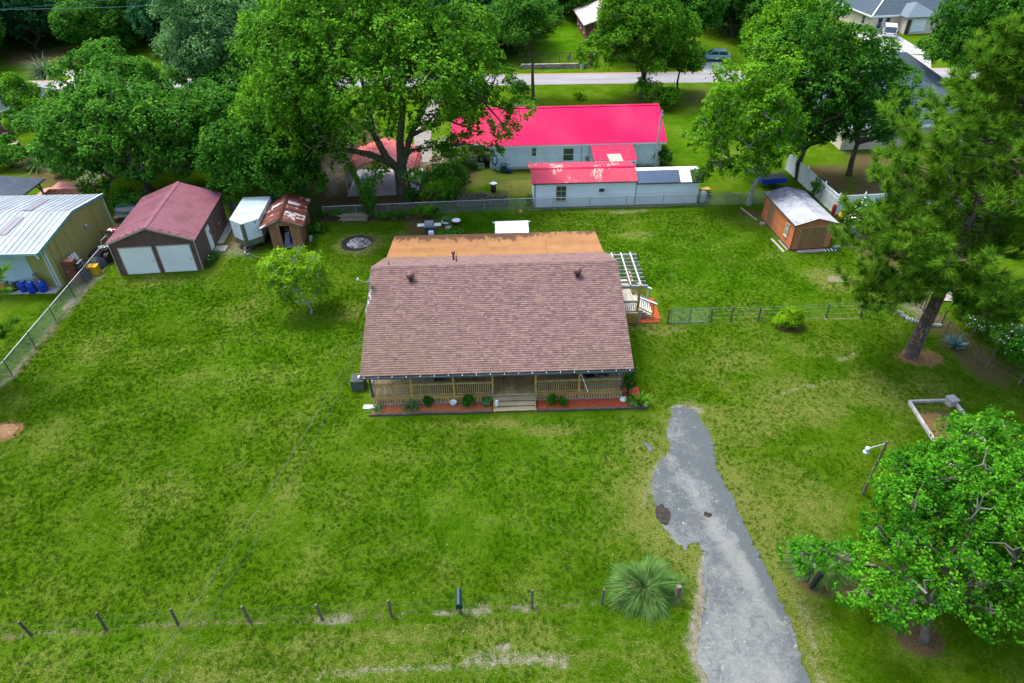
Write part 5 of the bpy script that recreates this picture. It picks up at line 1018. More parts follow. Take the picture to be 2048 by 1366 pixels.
# ================================================================ fences
def chain_fence(label, pts, h, top_m, post_m, wire_m, spacing=3.05, posts_at=None, cat='fence', wire_r=.0028, pitch=.062):
    f = thing('chain_link_fence', label, cat, (0,0,0)); pts = [Vector((p[0],p[1],0)) for p in pts]; P0 = None; U = Vector((0,0,1)); wm = MB()
    for a, b in zip(pts[:-1], pts[1:]):
        d = b-a; L = d.length; d.normalize(); n = max(1, round(L/spacing)); nrm = Vector((-d.y,d.x,0))
        for i in range(n+1):
            p = a.lerp(b, i/n)
            if P0 is None: P0 = MB().cyl((0,0), .03, 0, h, 8).lathe((0,0,h), [(.04,0),(.03,.04),(.005,.06)], 8).build('post', post_m, f); P0.location = p
            else: inst(P0, f, p)
        MB().tube([a+U*(h-.02), b+U*(h-.02)], .024, 8).build('top_rail', top_m, f)
        k = int(L/pitch)
        for i in range(-int(h/pitch), k+1):
            for s in (0, 1):
                x0, x1 = i*pitch, i*pitch+h-.08; z0, z1 = .04, h-.04
                if s: x0, x1 = x1, x0
                def cl(x, z, ox, oz):
                    xx = min(max(x,0),L)
                    return xx, oz+(z-oz)*((xx-ox)/(x-ox)) if abs(x-ox) > 1e-6 else z
                A = cl(x0, z0, x1, z1); B = cl(x1, z1, x0, z0)
                if abs(A[0]-B[0]) < .02 or max(x0,x1) <= 0 or min(x0,x1) >= L: continue
                o = nrm*(.004 if s else -.004); wm.tube([a+d*A[0]+U*A[1]+o, a+d*B[0]+U*B[1]+o], wire_r, 3, False)
    stuff(wm.build('wire_mesh', wire_m, f)); return f
M_WIRE = mat('mesh_wire', (.34,.38,.37), None, 1, .5, .5); M_RAILW = mat('pale_rail', (.60,.64,.62), None, 1, .5, .2); M_PGREY = mat('grey_post', (.30,.36,.36), None, 2, .6, .3); M_PDARK = mat('dark_steel_post', (.06,.09,.08), None, 2, .6, .3)
A0, A1, A2 = G(-60, 835), G(26, 749), G(115, 640); dv = (A2-A1).normalized()
chain_fence('chain link fence with a pale top rail running along the left yard edge', [A1-dv*8.9, A1+dv*14.6], 1.22, M_RAILW, M_PDARK, M_WIRE, 2.97)
b0 = G(650, 437); b1 = G(905, 426); b2 = G(1033, 421); b3 = G(1397, 412); b4 = G(1500, 409); b5 = G(1555, 405)
chain_fence('grey chain link fence across the back of the yard before the white outbuilding', [b0, b1, b2, b3, b4, b5], 1.15, M_METAL, M_PGREY, M_WIRE)
sfp = [G(1668,440,0), G(1700,478), G(1712,480)]
chain_fence('short chain link fence right of the cedar shed', [Vector((25.7,48.3,0)), Vector((29.2,48.6,0))], 1.1, M_METAL, M_PGREY, M_WIRE)
# post and wire fence along the front
pf_ = thing('post_fence', 'front fence of dark wooden posts and thin wires along the lawn edge', 'fence', (0,0,0)); P0 = None
fx = [(-92,1292),(62,1270),(212,1259),(356,1249),(501,1243.6),(643.6,1237),(783,1232),(1063.5,1215),(1203,1208)]; fpts = []
rr_ = random.Random(4)
for i, (x, y) in enumerate(fx):
    p = G(x, y); fpts.append(p)
    if P0 is None: P0 = MB().lathe((0,0,0), [(.062,0),(.058,.6),(.06,1.18),(.05,1.2)], 10).build('post', M_POSTW, pf_); P0.location = p
    else: o = inst(P0, pf_, p, (rr_.uniform(-.05,.05), rr_.uniform(-.05,.05), rr_.random()*6)); o.scale = (1,1,rr_.uniform(.93,1.05))
for z in (.35, .75, 1.08):
    wmb = MB(); pp = []
    for a, b in zip(fpts[:-1], fpts[1:]): pp += [a+Vector((0,-.06,z)), a.lerp(b,.5)+Vector((0,-.06,z-.03))]
    wmb.tube(pp+[fpts[-1]+Vector((0,-.06,z))], .0035, 4).build('wire', M_DMET, pf_)
# mailbox
mbx = thing('mailbox', 'dark green mailbox on a wooden post in the front fence line', 'mailbox', G(921, 1225), R(3)); M_MBX = mat('mailbox_green', (.004,.026,.026), (.006,.034,.034), 2, .35)
MB().box(-.055,-.055,0,.055,.055,1.0).build('post', M_POSTW, mbx); pr = [(-.13,1.0),(.13,1.0),(.13,1.2)]+[(.13*math.cos(a*math.pi/8), 1.2+.13*math.sin(a*math.pi/8)) for a in range(1,8)]+[(-.13,1.2)]
MB().prof(pr, -.42, .32).build('body', M_MBX, mbx); MB().prof([(x*1.05, 1.16+(z-1.16)*1.05) for x, z in pr], -.45, -.42).build('door', gm('mailbox_door', (.01,.03,.03)), mbx); MB().obox((.14,-.1,1.22),(.012,.03,.2)).build('flag', gm('flag_red', (.3,.02,.02)), mbx)
# double gate and posts across the side yard
gt_ = thing('wire_gate', 'double wire mesh gate with rounded grey frames between dark posts', 'gate', (0,0,0))
ga0, ga1 = G(1334.5, 647), G(1421, 644); U = Vector((0,0,1)); dg_ = (ga1-ga0)
for a, b in ((.07,.49),(.51,.93)):
    p, q_ = ga0+dg_*a, ga0+dg_*b; f = MB(); f.tube([p+U*.1, p+U*1.05, p+dg_*.015+U*1.15, q_-dg_*.015+U*1.15, q_+U*1.05, q_+U*.1, q_-dg_*.01+U*.06, p+dg_*.01+U*.06, p+U*.1], .022, 6); f = f.build('gate_leaf', gm('teal_grey_tube', (.16,.26,.25), None, 2, .5, .3), gt_); L = (q_-p).length; dd = (q_-p).normalized(); g = MB()
    for i in range(int(L/.07)+1): g.tube([p+dd*i*.07+U*.08, p+dd*i*.07+U*1.13], .0025, 3, False)
    for i in range(15): g.tube([p+U*(.1+i*.073), q_+U*(.1+i*.073)], .0025, 3, False)
    stuff(g.build('wire_mesh', M_WIRE, f))
sf = thing('post_fence', 'row of dark wooden posts running right from the double gate to the pine', 'fence', (0,0,0)); P0 = None; fp = []
for (x, y) in ((1334.5,647),(1421,644),(1461,643),(1516,641.5),(1585,640),(1651.5,635.5),(1720.5,633),(1782,629.5)):
    p = G(x, y); fp.append(p)
    if P0 is None: P0 = MB().lathe((0,0,0), [(.065,0),(.06,1.2),(.05,1.22)], 10).build('post', M_POSTW, sf); P0.location = p
    else: o = inst(P0, sf, p, (rr_.uniform(-.03,.03), rr_.uniform(-.03,.05), rr_.random()*6)); o.scale = (1,1,rr_.uniform(.88,1.05))
for z in (.3,.6,.9,1.1): MB().tube([p+U*z+Vector((0,.06,0)) for p in fp[1:]], .003, 3).build('wire', M_METAL, sf)
rf_ = thing('post_fence', 'row of thin weathered posts between the mulch strip and the right neighbour', 'fence', (0,0,0)); P0 = None; fp = []
for (x, y) in ((1768,548),(1830,610),(1840,617),(1846,622),(1882,650),(1890,669),(1930,690),(1948,724),(1970,737),(2035,771),(2110,830)):
    p = G(x, y); fp.append(p)
    if P0 is None: P0 = MB().lathe((0,0,0), [(.05,0),(.045,1.3),(.03,1.32)], 8).build('post', M_POSTW, rf_); P0.location = p
    else: o = inst(P0, rf_, p, (rr_.uniform(-.06,.06), rr_.uniform(-.06,.06), 0)); o.scale = (1,1,rr_.uniform(.8,1.2))
for z in (.4,.8): MB().tube([p+U*z for p in fp], .003, 3).build('wire', M_METAL, rf_)
# white vinyl fence behind the cedar shed
vf = thing('vinyl_fence', 'white board fence turning a corner behind the cedar shed', 'fence', (0,0,0)); M_VIN = mat('vinyl_white', (.62,.70,.70), (.70,.76,.76), 1, .5, orand=.06)
vp = [Vector((27.2,62.5,0)), Vector((27.6,58.6,0)), Vector((27.9,55.2,0)), Vector((28.15,52.7,0)), Vector((30.4,52.85,0)), Vector((32.7,53.0,0)), Vector((35.0,53.15,0)), Vector((37.3,53.3,0)), Vector((39.6,53.45,0))]
P0 = None
for p in vp:
    if P0 is None: P0 = MB().box(-.065,-.065,0,.065,.065,1.85).lathe((0,0,1.85), [(.085,0),(.085,.03),(.05,.07),(.07,.12),(.05,.17),(.01,.2)], 10).build('post', M_VIN, vf); P0.location = p
    else: inst(P0, vf, p)
for a, b in zip(vp[:-1], vp[1:]):
    d = (b-a); L = d.length; n = int(L/.2)
    for z in (.12, 1.35, 1.72): MB().beam(a+U*z, b+U*z, .05, .13).build('rail', M_VIN, vf)
    src = None
    for i in range(n):
        p = a+d*((i+.5)/n)
        if src is None: src = MB().box(-L/n/2+.004,-.012,.15,L/n/2-.004,.012,1.7).build('board', M_VIN, vf); src.location = p; src.rotation_euler = (0,0,math.atan2(d.y,d.x))
        else: inst(src, vf, p)
wf_ = thing('picket_fence', 'dark weathered board fence behind the white trailer', 'fence', (0,0,0)); src = None
for i in range(42):
    p = Vector((-24.6+i*.16, 54.2+.03*i*.16, 0))
    if src is None: src = MB().box(-.065,-.012,0,.065,.012,1.45).build('picket', gm('dark_grey_picket', (.08,.085,.09), (.13,.13,.13), 3, .9, orand=.25), wf_); src.location = p
    else: inst(src, wf_, p, (0, rr_.uniform(-.03,.03), 0))
for z in (.3,1.1): MB().beam((-24.7,54.17,z),(-18,54.4,z),.04,.08).build('rail', gm('dark_grey_picket'), wf_)
# black gate, brick pillars and stone wall across the road
bgf = thing('metal_fence', 'black metal fence at the end of the bright lawn across the road', 'fence', (0,0,0)); xa, xb, yf = 1.5, 12.0, 101.6; src = None
f = MB(); f.beam((xa,yf,1.65),(xb,yf,1.65),.05,.05); f.beam((xa,yf,.15),(xb,yf,.15),.05,.05); f.build('rail', M_BLACK, bgf)
for i in range(70):
    x = xa+i*(xb-xa)/69; th_ = i % 10 == 0
    if src is None: src = MB().box(-.012,-.012,.1,.012,.012,1.65).build('bar', M_BLACK, bgf); src.location = (x,yf,0)
    else: o = inst(src, bgf, (x,yf,0)); o.scale = (3,3,1.04) if th_ else (1,1,1)
MB().obox((8.9,yf-.06,1.0),(.4,.03,.6)).build('gate_sign', gm('steel_blue', (.12,.2,.3)), bgf)
for k, (px, py, lab) in enumerate(((1182,132,'brick pillar with a pale cap at the right end of the black metal fence'),(897,142,'brick pillar with a pale cap left of the slender roadside tree'))):
    p = G(px, py); bp = thing('brick_pillar', lab, 'pillar', p, 0)
    for z in range(10): MB().obox((0,0,.08+z*.16),(.6-.02*(z%2),.6-.02*(z%2),.15)).build('brick_course', M_BRK, bp)
    MB().obox((0,0,1.66),(.75,.75,.1)).build('cap', M_CONC, bp); MB().lathe((0,0,1.7),[(.12,0),(.16,.12),(.1,.26),(.01,.3)],10).build('finial', M_CONC, bp, True)
M_STONE = mat('field_stone', (.20,.18,.16), (.34,.31,.27), 4, .95, bump=.5, orand=.25)
for lab, x0, x1, y in (('low stone wall beside the road in front of the black metal fence', 2.0, 11.4, 99.9), ('low stone wall between the big oak crown and the left brick pillar', -16.5, -9.6, 100.4)):
    sw = thing('stone_wall', lab, 'wall', (x0, y, 0), R(-.7)); r = random.Random(int(x1)); x = 0; src = None
    for row in range(3):
        x = r.uniform(-.2,0)
        while x < x1-x0:
            w_ = r.uniform(.3,.6)
            if src is None: src = MB().obox((0,0,0),(1,.4,.2)).build('stone', M_STONE, sw, bevel=.03); o = src
            else: o = inst(src, sw)
            o.location = (x+w_/2, r.uniform(-.03,.03), .12+row*.21); o.scale = (w_-.03, 1, 1); o.rotation_euler = (0,r.uniform(-.03,.03),r.uniform(-.05,.05)); x += w_
ubx = tag(MB().obox((0,0,.45),(.35,.35,.9)).obox((0,0,.93),(.42,.42,.06)).build('utility_box', M_WHITE, None), 'small white utility box at the edge of the road by the stone wall', 'utility box', loc=G(1164,138))
# ================================================================ garden things
M_LUMB = mat('old_lumber', (.30,.25,.19), (.20,.165,.12), 4, .9, orand=.3, bump=.3)
lp = thing('lumber_pile', 'stack of old timber boards by the back fence left of the oak', 'timber stack', G(709, 440), R(2)); r = random.Random(8); src = None
for row in range(5):
    for k in range(5):
        if row == 4 and k > 1: continue
        L = r.uniform(1.9,2.6)
        if src is None: src = MB().box(-.5,-.06,0,.5,.06,.07).build('board', M_LUMB, lp); o = src
        else: o = inst(src, lp)
        o.location = (r.uniform(-.15,.15), -.3+k*.15+r.uniform(-.02,.02), .1+row*.11); o.scale = (L,1,1); o.rotation_euler = (0,0,r.uniform(-.04,.04))
for x in (-.9,.9): MB().box(x-.05,-.4,0,x+.05,.4,.1).build('bearer', M_LUMB, lp)
fw = thing('firewood_stack', 'long stack of cut firewood logs along the back fence', 'firewood', G(962, 415)+Vector((.2,.35,0)), R(1)); src = None; M_LOG = mat('log_bark', (.05,.038,.03), (.11,.09,.075), 6, .95, orand=.3, bump=.4); M_LEND = mat('log_end', (.22,.18,.13), (.10,.08,.06), 8, .9, orand=.35)
r = random.Random(2); cnt = 0
for row in range(8):
    for k in range(26):
        if row == 7 and r.random() < .5: continue
        if cnt >= 205: break
        x = -2.3+k*.178+(row%2)*.09; z = .1+row*.13
        if src is None:
            src = MB().tube([(0,-.2,0),(0,.2,0)],[.078,.085],7).build('log', M_LOG, fw); src.data.materials.append(M_LEND)
            for p_ in src.data.polygons: p_.material_index = 1 if len(p_.vertices) > 4 else 0
            o = src
        else: o = inst(src, fw)
        o.location = (x, r.uniform(-.05,.05), z); o.scale = (r.uniform(.7,1.15),1,r.uniform(.7,1.1)); o.rotation_euler = (0,r.random()*6,r.uniform(-.08,.08)); cnt += 1
for k in range(14): a_ = inst(src, fw, (r.uniform(-2,0.4), r.uniform(-.1,.3), 1.12), (0,0,r.uniform(-1.2,1.2)))
# barbecue grill
gi = thing('barbecue_grill', 'gas barbecue grill with white side shelves behind the back roof', 'grill', G(860, 470)+Vector((.0,.1,0)), R(2))
MB().box(-.38,-.25,.1,.38,.25,.82).build('cabinet', mat('grill_blue_black', (.02,.06,.10), (.03,.08,.13), 2, .4), gi); MB().prof([(-.28,.9),(-.28,1.0),(-.2,1.2),(.2,1.22),(.28,1.0),(.28,.9)], -.36, .36, 'x').build('hood', mat('grill_grey', (.16,.19,.21), (.22,.25,.27), 2, .35, .5), gi, bevel=.02)
for s in (-1,1): MB().box(min(s*.4,s*.98),-.24,.88,max(s*.4,s*.98),.24,.92).build('side_shelf', M_WHITE, gi)
f = MB().box(-.4,-.31,.8,.4,-.25,.93).build('control_panel', M_METAL, gi)
for k in range(4): MB().tube([(-.27+k*.18,-.35,.865),(-.27+k*.18,-.31,.865)],[.03,.03],10).build('knob', M_BLACK, f)
MB().tube([(-.25,-.34,1.05),(.25,-.34,1.05)], .015, 6).build('handle', M_METAL, gi)
tag(MB().obox((0,0,.3),(.42,.34,.6),(0,0,.3)).obox((.02,0,.62),(.36,.3,.06),(0,.1,.3)).build('white_canister', M_WHITE, None, bevel=.03), 'white canister standing in front of the barbecue grill', 'canister', loc=G(863,472)+Vector((.05,-.35,0)))
# ribbed white roof panel shelter
wl_ = thing('lean_shelter', 'small shelter with a white ribbed roof just behind the back roof', 'shelter', (-1.1, 47.0, 0), R(1.2))
panels(wl_, (-.05,-.6,1.75), (2.55,-.6,1.75), (-.05,1.25,2.2), (2.55,1.25,2.2), 16, mat('bright_white_sheet', (.76,.78,.80), (.68,.70,.72), 3, .5), 'roof_panel', .03, individual=True)
for x in (0,2.5):
    for y in (-.5,1.2): MB().box(x-.04,y-.04,0,x+.04,y+.04,1.72+(y+.6)*.24).build('post', M_WHITE, wl_)
MB().box(-.25,1.15,2.1,2.75,1.22,2.18).build('beam', M_WHITE, wl_)
def pot(name, lab, loc, r, h, m, rim=None, cat='flower pot'):
    o = thing(name, lab, cat, loc, 0); MB().lathe((0,0,0), [(r*.68,0),(r*.95,h*.85),(r*1.06,h*.86),(r*1.06,h),(r*.9,h),(r*.88,h*.9)], 18).build('pot', m, o, True)
    if rim: MB().lathe((0,0,h*.88), [(r*1.08,0),(r*1.1,h*.13),(r*.92,h*.13)], 18).build('rim', rim, o, True)
    MB().lathe((0,0,h*.82), [(r*.86,0),(r*.8,.02)], 14).build('soil', gm('soil', (.03,.02,.015)), o); return o
M_TERR = mat('terracotta', (.36,.10,.06), (.28,.08,.05), 4, .8); M_GPOT = mat('grey_green_pot', (.12,.20,.19), (.3,.38,.34), 3, .7)
pot('flower_pot', 'terracotta pot with a pale rim on the back lawn', G(913,449), .34, .42, M_TERR, M_WHITE); ptg = pot('flower_pot', 'tall grey green planter with trailing plants left of the terracotta pot', G(893,458), .36, .75, M_GPOT, M_WHITE); pot('flower_pot', 'pale stone pot in front of the tall grey green planter', G(897,463), .26, .45, M_CONC)
pot('flower_pot', 'white pot in the mulch bed before the porch railing', G(907,812)+Vector((0,0,.04)), .2, .3, M_WHITE); tag(MB().lathe((0,0,0),[(.16,0),(.2,.15),(.13,.3),(.05,.33)],12).build('clay_jar', mat('orange_clay', (.5,.2,.07)), None, True), 'round orange clay jar on the grass near the back fence', 'jar', loc=G(1041,427))
# fixtures near the porch
cmp = thing('air_conditioner', 'grey green outdoor unit at the left end of the front porch', 'air conditioner', (-9.35, 31.0, 0), R(1)); MB().box(-.4,-.4,0,.4,.4,.75).build('case', mat('unit_green_grey', (.04,.06,.05), (.06,.085,.07), 3), cmp, bevel=.02); MB().cyl((0,0),.3,.75,.78,16).build('fan_grille', M_DMET, cmp); MB().obox((.15,.0,.8),(.25,.2,.03)).build('cover_plate', M_WHITE, cmp)
tag(MB().prof([(0,.03),(.75,.03),(.75,.12),(0,.09)],0,.32).build('splash_block', M_WHITE, None, bevel=.01), 'white splash block on the grass at the left end of the mulch bed', 'splash block', loc=G(726,819), rz=R(-4))
fg = MB(); fg.lathe((0,0,0),[(.09,0),(.1,.1),(.05,.2),(.08,.3),(.06,.42),(.02,.46)],10); fg.lathe((.06,-.03,.3),[(.01,0),(.05,.06),(.05,.12),(.01,.16)],8); fg.obox((-.06,.02,.25),(.12,.05,.14),(0,.4,.3)); tag(fg.build('figurine', M_WHITE, None, True), 'small white figurine on the left of the porch steps', 'figurine', loc=G(992,815,.26)+Vector((.05,.15,0)))
tag(MB().lathe((0,0,0),[(.25,0),(.22,.1),(.1,.16),(.01,.17)],10).build('stone', M_WHITE, None, True), 'flat white stone at the right end of the red mulch bed', 'stone', loc=G(1247,800)+Vector((0,0,.03)))
tag(MB().beam((0,0,0),(.38,-.75,-.9),.03,.03).build('leaning_pole', M_WHITE, None), 'thin white pole leaning across the right porch railing', 'pole', loc=G(1162,748,2.0)+Vector((0,.2,0)))
def chair(lab, loc, rz, m):
    c = thing('porch_chair', lab, 'chair', loc, rz); MB().box(-.28,-.28,.40,.28,.28,.45).build('seat', m, c); MB().slab([(-.28,.26,.45),(.28,.26,.45),(.28,.38,1.0),(-.28,.38,1.0)], .04).build('backrest', m, c)
    for x in (-.25,.25):
        for y in (-.25,.25): MB().box(x-.02,y-.02,0,x+.02,y+.02,.4).build('leg', m, c)
        MB().box(x-.03,-.28,.62,x+.03,.28,.65).build('armrest', m, c)
chair('black porch chair at the right end of the front porch', (HX+13.2, HY+1.7, .5), R(20), M_BLACK); chair('second black porch chair nearer the front wall at the right end', (HX+14.1, HY+1.9, .5), R(-25), M_DMET)
chair('dark brown porch chair behind the left porch railing', (HX+4.2, HY+1.7, .5), R(10), gm('dark_post'))
# side yard
blk = thing('block_border', 'curved row of hollow concrete blocks round the foot of the pine', 'concrete blocks', (0,0,0)); src = None
bl_ = [(1800,628),(1808,635),(1818,641),(1829,645),(1841,648),(1852,651),(1864,653),(1875,653)]
for i, (x, y) in enumerate(bl_):
    if src is None:
        m = MB(); m.box(-.2,-.1,0,.2,-.07,.2); m.box(-.2,.07,0,.2,.1,.2); m.box(-.2,-.07,0,-.165,.07,.2); m.box(-.015,-.07,0,.015,.07,.2); m.box(.165,-.07,0,.2,.07,.2); src = m.build('block', mat('block_grey', (.30,.31,.29), (.42,.43,.40), 4, .95, bump=.3, orand=.25), blk); o = src
    else: o = inst(src, blk)
    p = G(x, y); o.location = (p.x, p.y, .0); o.rotation_euler = (0,0,-.65+i*.1)
pn = thing('planter_frame', 'rectangular timber planter frame of weathered beams under the near tree', 'planter', (0,0,0)); q4 = [G(1817,806), G(1905,803), G(2012,945), G(1900,935)]
for a, b in ((0,1),(1,2),(2,3),(3,0)): MB().beam(q4[a]+U*.1, q4[b]+U*.1, .16, .2).build('beam', mat('bleached_beam', (.42,.42,.40), (.24,.23,.21), 3, .9, orand=.15, bump=.4) if a == 0 else bpy.data.materials['bleached_beam'], pn, bevel=.015)
tag(MB().obox((0,0,.25),(.5,.5,.36)).obox((0,0,.45),(.56,.56,.05)).obox((0,0,.04),(.56,.56,.08)).build('stone_box', M_CONCW, None, bevel=.015), 'pale square stone box on the corner of the timber planter frame', 'box', loc=G(1900,808), rz=R(12))
lm = thing('yard_lamp', 'weathered wooden pole with a small white dusk lamp on a bracket', 'lamp post', (G(1773,883,3.75).x, G(1773,883,3.75).y, 0), 0); M_LPW = M_WGREY
MB().tube([(0,0,0),(.0,0,1.8),(.03,0,3.75)],[.07,.065,.055],8).build('pole', M_POSTW, lm); MB().tube([(0,0,3.6),(-.3,-.05,3.55),(-.78,-.1,3.42)],.022,8).build('bracket', M_METAL, lm); MB().lathe((-.82,-.1,3.14),[(.14,0),(.15,.05),(.09,.1),(.1,.14),(.08,.2),(.11,.24),(.1,.32),(.03,.36)],16).build('lamp_head', mat('lamp_grey_white', (.50,.56,.60), (.6,.65,.68), 3, .4), lm, True)
for (px, py, lab, h, rz_) in ((1352,1200,'dark burnt timber post behind the left pampas clump',1.05,.2),(1622,1175,'dark timber post under the near tree beside the driveway',1.15,-.2)):
    o = MB().obox((0,0,h/2),(.2,.2,h)).build('gate_post', M_BLACK if px > 1400 else M_POSTW, None, bevel=.02); tag(o, lab, 'post', loc=G(px,py), rz=rz_); o.rotation_euler = (0,R(8) if px > 1400 else 0,rz_)
sgn = thing('reflector_sign', 'small pale diamond sign beside the dark timber post by the driveway', 'sign', G(1622,1170)+Vector((-.15,.1,0)), 0); MB().obox((0,-.03,1.35),(.25,.02,.25),(0,R(45),0)).build('plate', M_WS2, sgn); MB().box(-.02,-.015,0,.02,.015,1.3).build('stake', M_DMET, sgn)
pm = thing('timber_platform', 'low grey plank platform on the neighbour grass behind the pine', 'platform', (31.2, 39.9, 0), R(-14)); src = None
for i in range(11): MB().box(-1.1+i*.2,-1.0,.08,-.92+i*.2,1.0,.12).build('plank', mat('mauve_grey_plank', (.36,.31,.30), (.28,.24,.23), 3, .9, orand=.15) if i == 0 else bpy.data.materials['mauve_grey_plank'], pm)
for y in (-.8,.8): MB().box(-1.1,y-.05,0,1.1,y+.05,.08).build('bearer', M_DARKW, pm)
tag(MB().beam((0,0,.08),(.8,-.9,.08),.14,.1).build('plank', M_WHITE, None), 'white plank lying on the neighbour grass behind the pine', 'plank', loc=G(1823,520))
gpp = thing('pipe_heap', 'pale pipes and boards lying along the mulch strip under the pine', 'pipes', (0,0,0))
for (a, b, w_, m_) in (((1790,548),(1840,590),.14,M_WS2),((1795,550),(1812,566),.1,gm('mailbox_green', (.1,.2,.2))),((1808,590),(1835,600),.2,M_CONC)): MB().tube([G(*a)+U*.08, G(*b)+U*.08], w_/2, 8).build('pipe', m_, gpp)
ybl = tag(MB().lathe((0,0,0),[(.05,0),(.3,.1),(.36,.3),(.3,.5),(.05,.6)],16).build('float_ball', mat('yellow_ball', (.75,.38,.01)), None, True), 'orange yellow ball beside the white flowering shrub behind the cedar shed', 'ball', loc=G(1682,442)+U*.2)
rb_ = tag(MB().obox((0,0,.5),(.25,.3,1.0)).obox((0,0,1.05),(.2,.25,.1)).build('gas_can', gm('cooler_red'), None, bevel=.03), 'dark red container standing against the white board fence corner', 'container', loc=G(1664,432))
ec = thing('fuel_can', 'grey plastic carrier box on the grass right of the cedar shed', 'box', G(1672,498), R(10)); MB().obox((0,0,.12),(.6,.3,.24)).build('case', gm('blue_grey_plastic', (.12,.17,.19)), ec, bevel=.03); MB().obox((0,0,.27),(.3,.05,.05)).build('handle', M_WHITE, ec)
# utility pole by the pink house, its wires, overhead lines
up = thing('service_pole', 'grey metal service pole with insulators at the right end of the pink roof', 'pole', (14.5, 63.2, 0), 0); MB().tube([(0,0,0),(0.02,0,5.85)],[.09,.07],10).build('pole', mat('pole_grey', (.40,.41,.40), (.26,.27,.27), 3, .6), up); MB().tube([(-.13,-.03,.2),(-.11,-.03,5.4)],.03,6).build('conduit', M_METAL, up); MB().lathe((.1,0,5.3),[(.05,0),(.1,.06),(.05,.14),(.09,.2),(.02,.28)],10).build('insulator', M_METAL, up)
def wire(name, lab, a, b, sag, r=.012, n=18, m=None):
    a, b = Vector(a), Vector(b); pts = [a.lerp(b, i/n)-U*(sag*4*(i/n)*(1-i/n)) for i in range(n+1)]; return tag(MB().tube(pts, r, 5).build(name, m or M_DMET, None), lab, 'wire')
hp = (HX-.08, HY+3.5, 3.45)
wire('service_wire', 'thick service wire crossing the front lawn to the left roof edge', hp, G(258,1400,7.6), .5, .009, 20, gm('wire_grey', (.10,.11,.11)))
wire('service_wire', 'thin second service wire right of the thick one over the front lawn', (hp[0],hp[1]-.2,hp[2]-.25), G(300,1400,7.2), .8, .006, 20); wire('service_wire', 'slack third service wire close to the thin one over the front lawn', (hp[0],hp[1]-.2,hp[2]-.3), G(304,1400,7.1), 1.0, .005, 20)
wire('power_line', 'upper overhead line before the dark woods at the top left', (-95,104,8.6), (-38,104,8.6), .5, .03, 20, gm('line_blue', (.10,.2,.24))); wire('power_line', 'lower faint overhead line before the dark woods at the top left', (-95,104,7.4), (-38,104,10.6), .6, .015, 20, gm('line_blue'))
# odds and ends near the road and the neighbours
st = tag(MB().lathe((0,0,0),[(.2,0),(.16,.3),(.2,.6),(.12,.9),(.14,1.05),(.03,1.2)],12).build('garden_statue', M_WHITE, None, True), 'small white garden statue on the grass right of the pink roofed house', 'statue', loc=G(1407,252))
tbn = thing('garden_table', 'table with a cream top near the shrubs at the left edge', 'table', G(27,303), R(10)); MB().obox((0,0,.92),(1.7,1.0,.06)).build('table_top', mat('cream_top', (.62,.5,.36)), tbn); MB().obox((.2,0,.45),(1.2,.7,.88)).build('base', gm('dark_slate', (.05,.08,.11)), tbn)
for (px, py, lab) in ((24,257,'dark blue bin against the red brick house'),(18,285,'dark bin beside the shrub at the left edge')): o = thing('rubbish_bin', lab, 'bin', G(px,py), R(10)); MB().lathe((0,0,0),[(.28,0),(.36,.95)],4).build('body', gm('bin_navy', (.01,.02,.06)), o); MB().obox((0,0,1.0),(.62,.66,.08)).build('lid', M_BLACK, o)
wsd = thing('dead_pole', 'thin bare leaning pole on the grass left of the roadside trees', 'pole', G(1337,207), 0); MB().tube([(0,0,0),(.45,.2,2.6)],[.05,.03],6).build('stem', M_WGREY, wsd); MB().beam((0,-.1,.2),(.05,-.1,.5),.06,.03).build('stub', M_WGREY, wsd)
fx_ = thing('play_set', 'small wooden play frame behind the cream house', 'play set', (57.2, 130.5, 0), 0)
for x in (-1,1): f = MB(); f.beam((x,-.8,0),(x,0,2.4),.1,.1); f.beam((x,.8,0),(x,0,2.4),.1,.1); f.build('leg_frame', M_PORCH, fx_)
MB().beam((-1.2,0,2.4),(1.2,0,2.4),.12,.12).build('top_beam', M_PORCH, fx_); MB().obox((0.8,0,2.55),(.6,.6,.4)).build('canopy', gm('toy_blue', (.02,.1,.4)), fx_)
wfr = thing('wire_fence', 'rows of thin grey posts on the bright grass behind the top right house', 'fence', (0,0,0)); src = None
for j in range(2):
    for i in range(7):
        p = Vector((44+i*2.2, 131+j*7+.3*i, 0))
        if src is None: src = MB().cyl((0,0),.05,0,1.5,6).build('post', M_PGREY, wfr); src.location = p
        else: inst(src, wfr, p)
    MB().tube([(44,131+j*7,1.4),(57.2,133+j*7,1.4)],.02,5).build('rail', M_PGREY, wfr)
tnk = tag(MB().lathe((0,0,0),[(.3,0),(.3,1.6),(.1,1.9)],12).build('gas_cylinder', M_WHITE, None, True), 'tall white cylinder standing by the bright lawn near the top right', 'cylinder', loc=G(1640,12))
md_ = MB(); r = np.random.default_rng(6); n = 16
for j in range(n):
    for i in range(n): x = -1+2*i/(n-1); y = -1+2*j/(n-1); rr = math.hypot(x, y); md_.v.append((x*.75, y*.6, max(0, .22*(1-rr**1.8))+float(r.normal(0,.012))*(rr < 1)-.02))
md_.f = [(j*n+i, j*n+i+1, (j+1)*n+i+1, (j+1)*n+i) for j in range(n-1) for i in range(n-1)]
tag(md_.build('dirt_mound', mat('orange_dirt', (.22,.12,.05), (.34,.21,.10), 6, .95, bump=.8), None), 'low mound of orange dirt on the lawn at the left picture edge', 'dirt mound', loc=G(8,862))
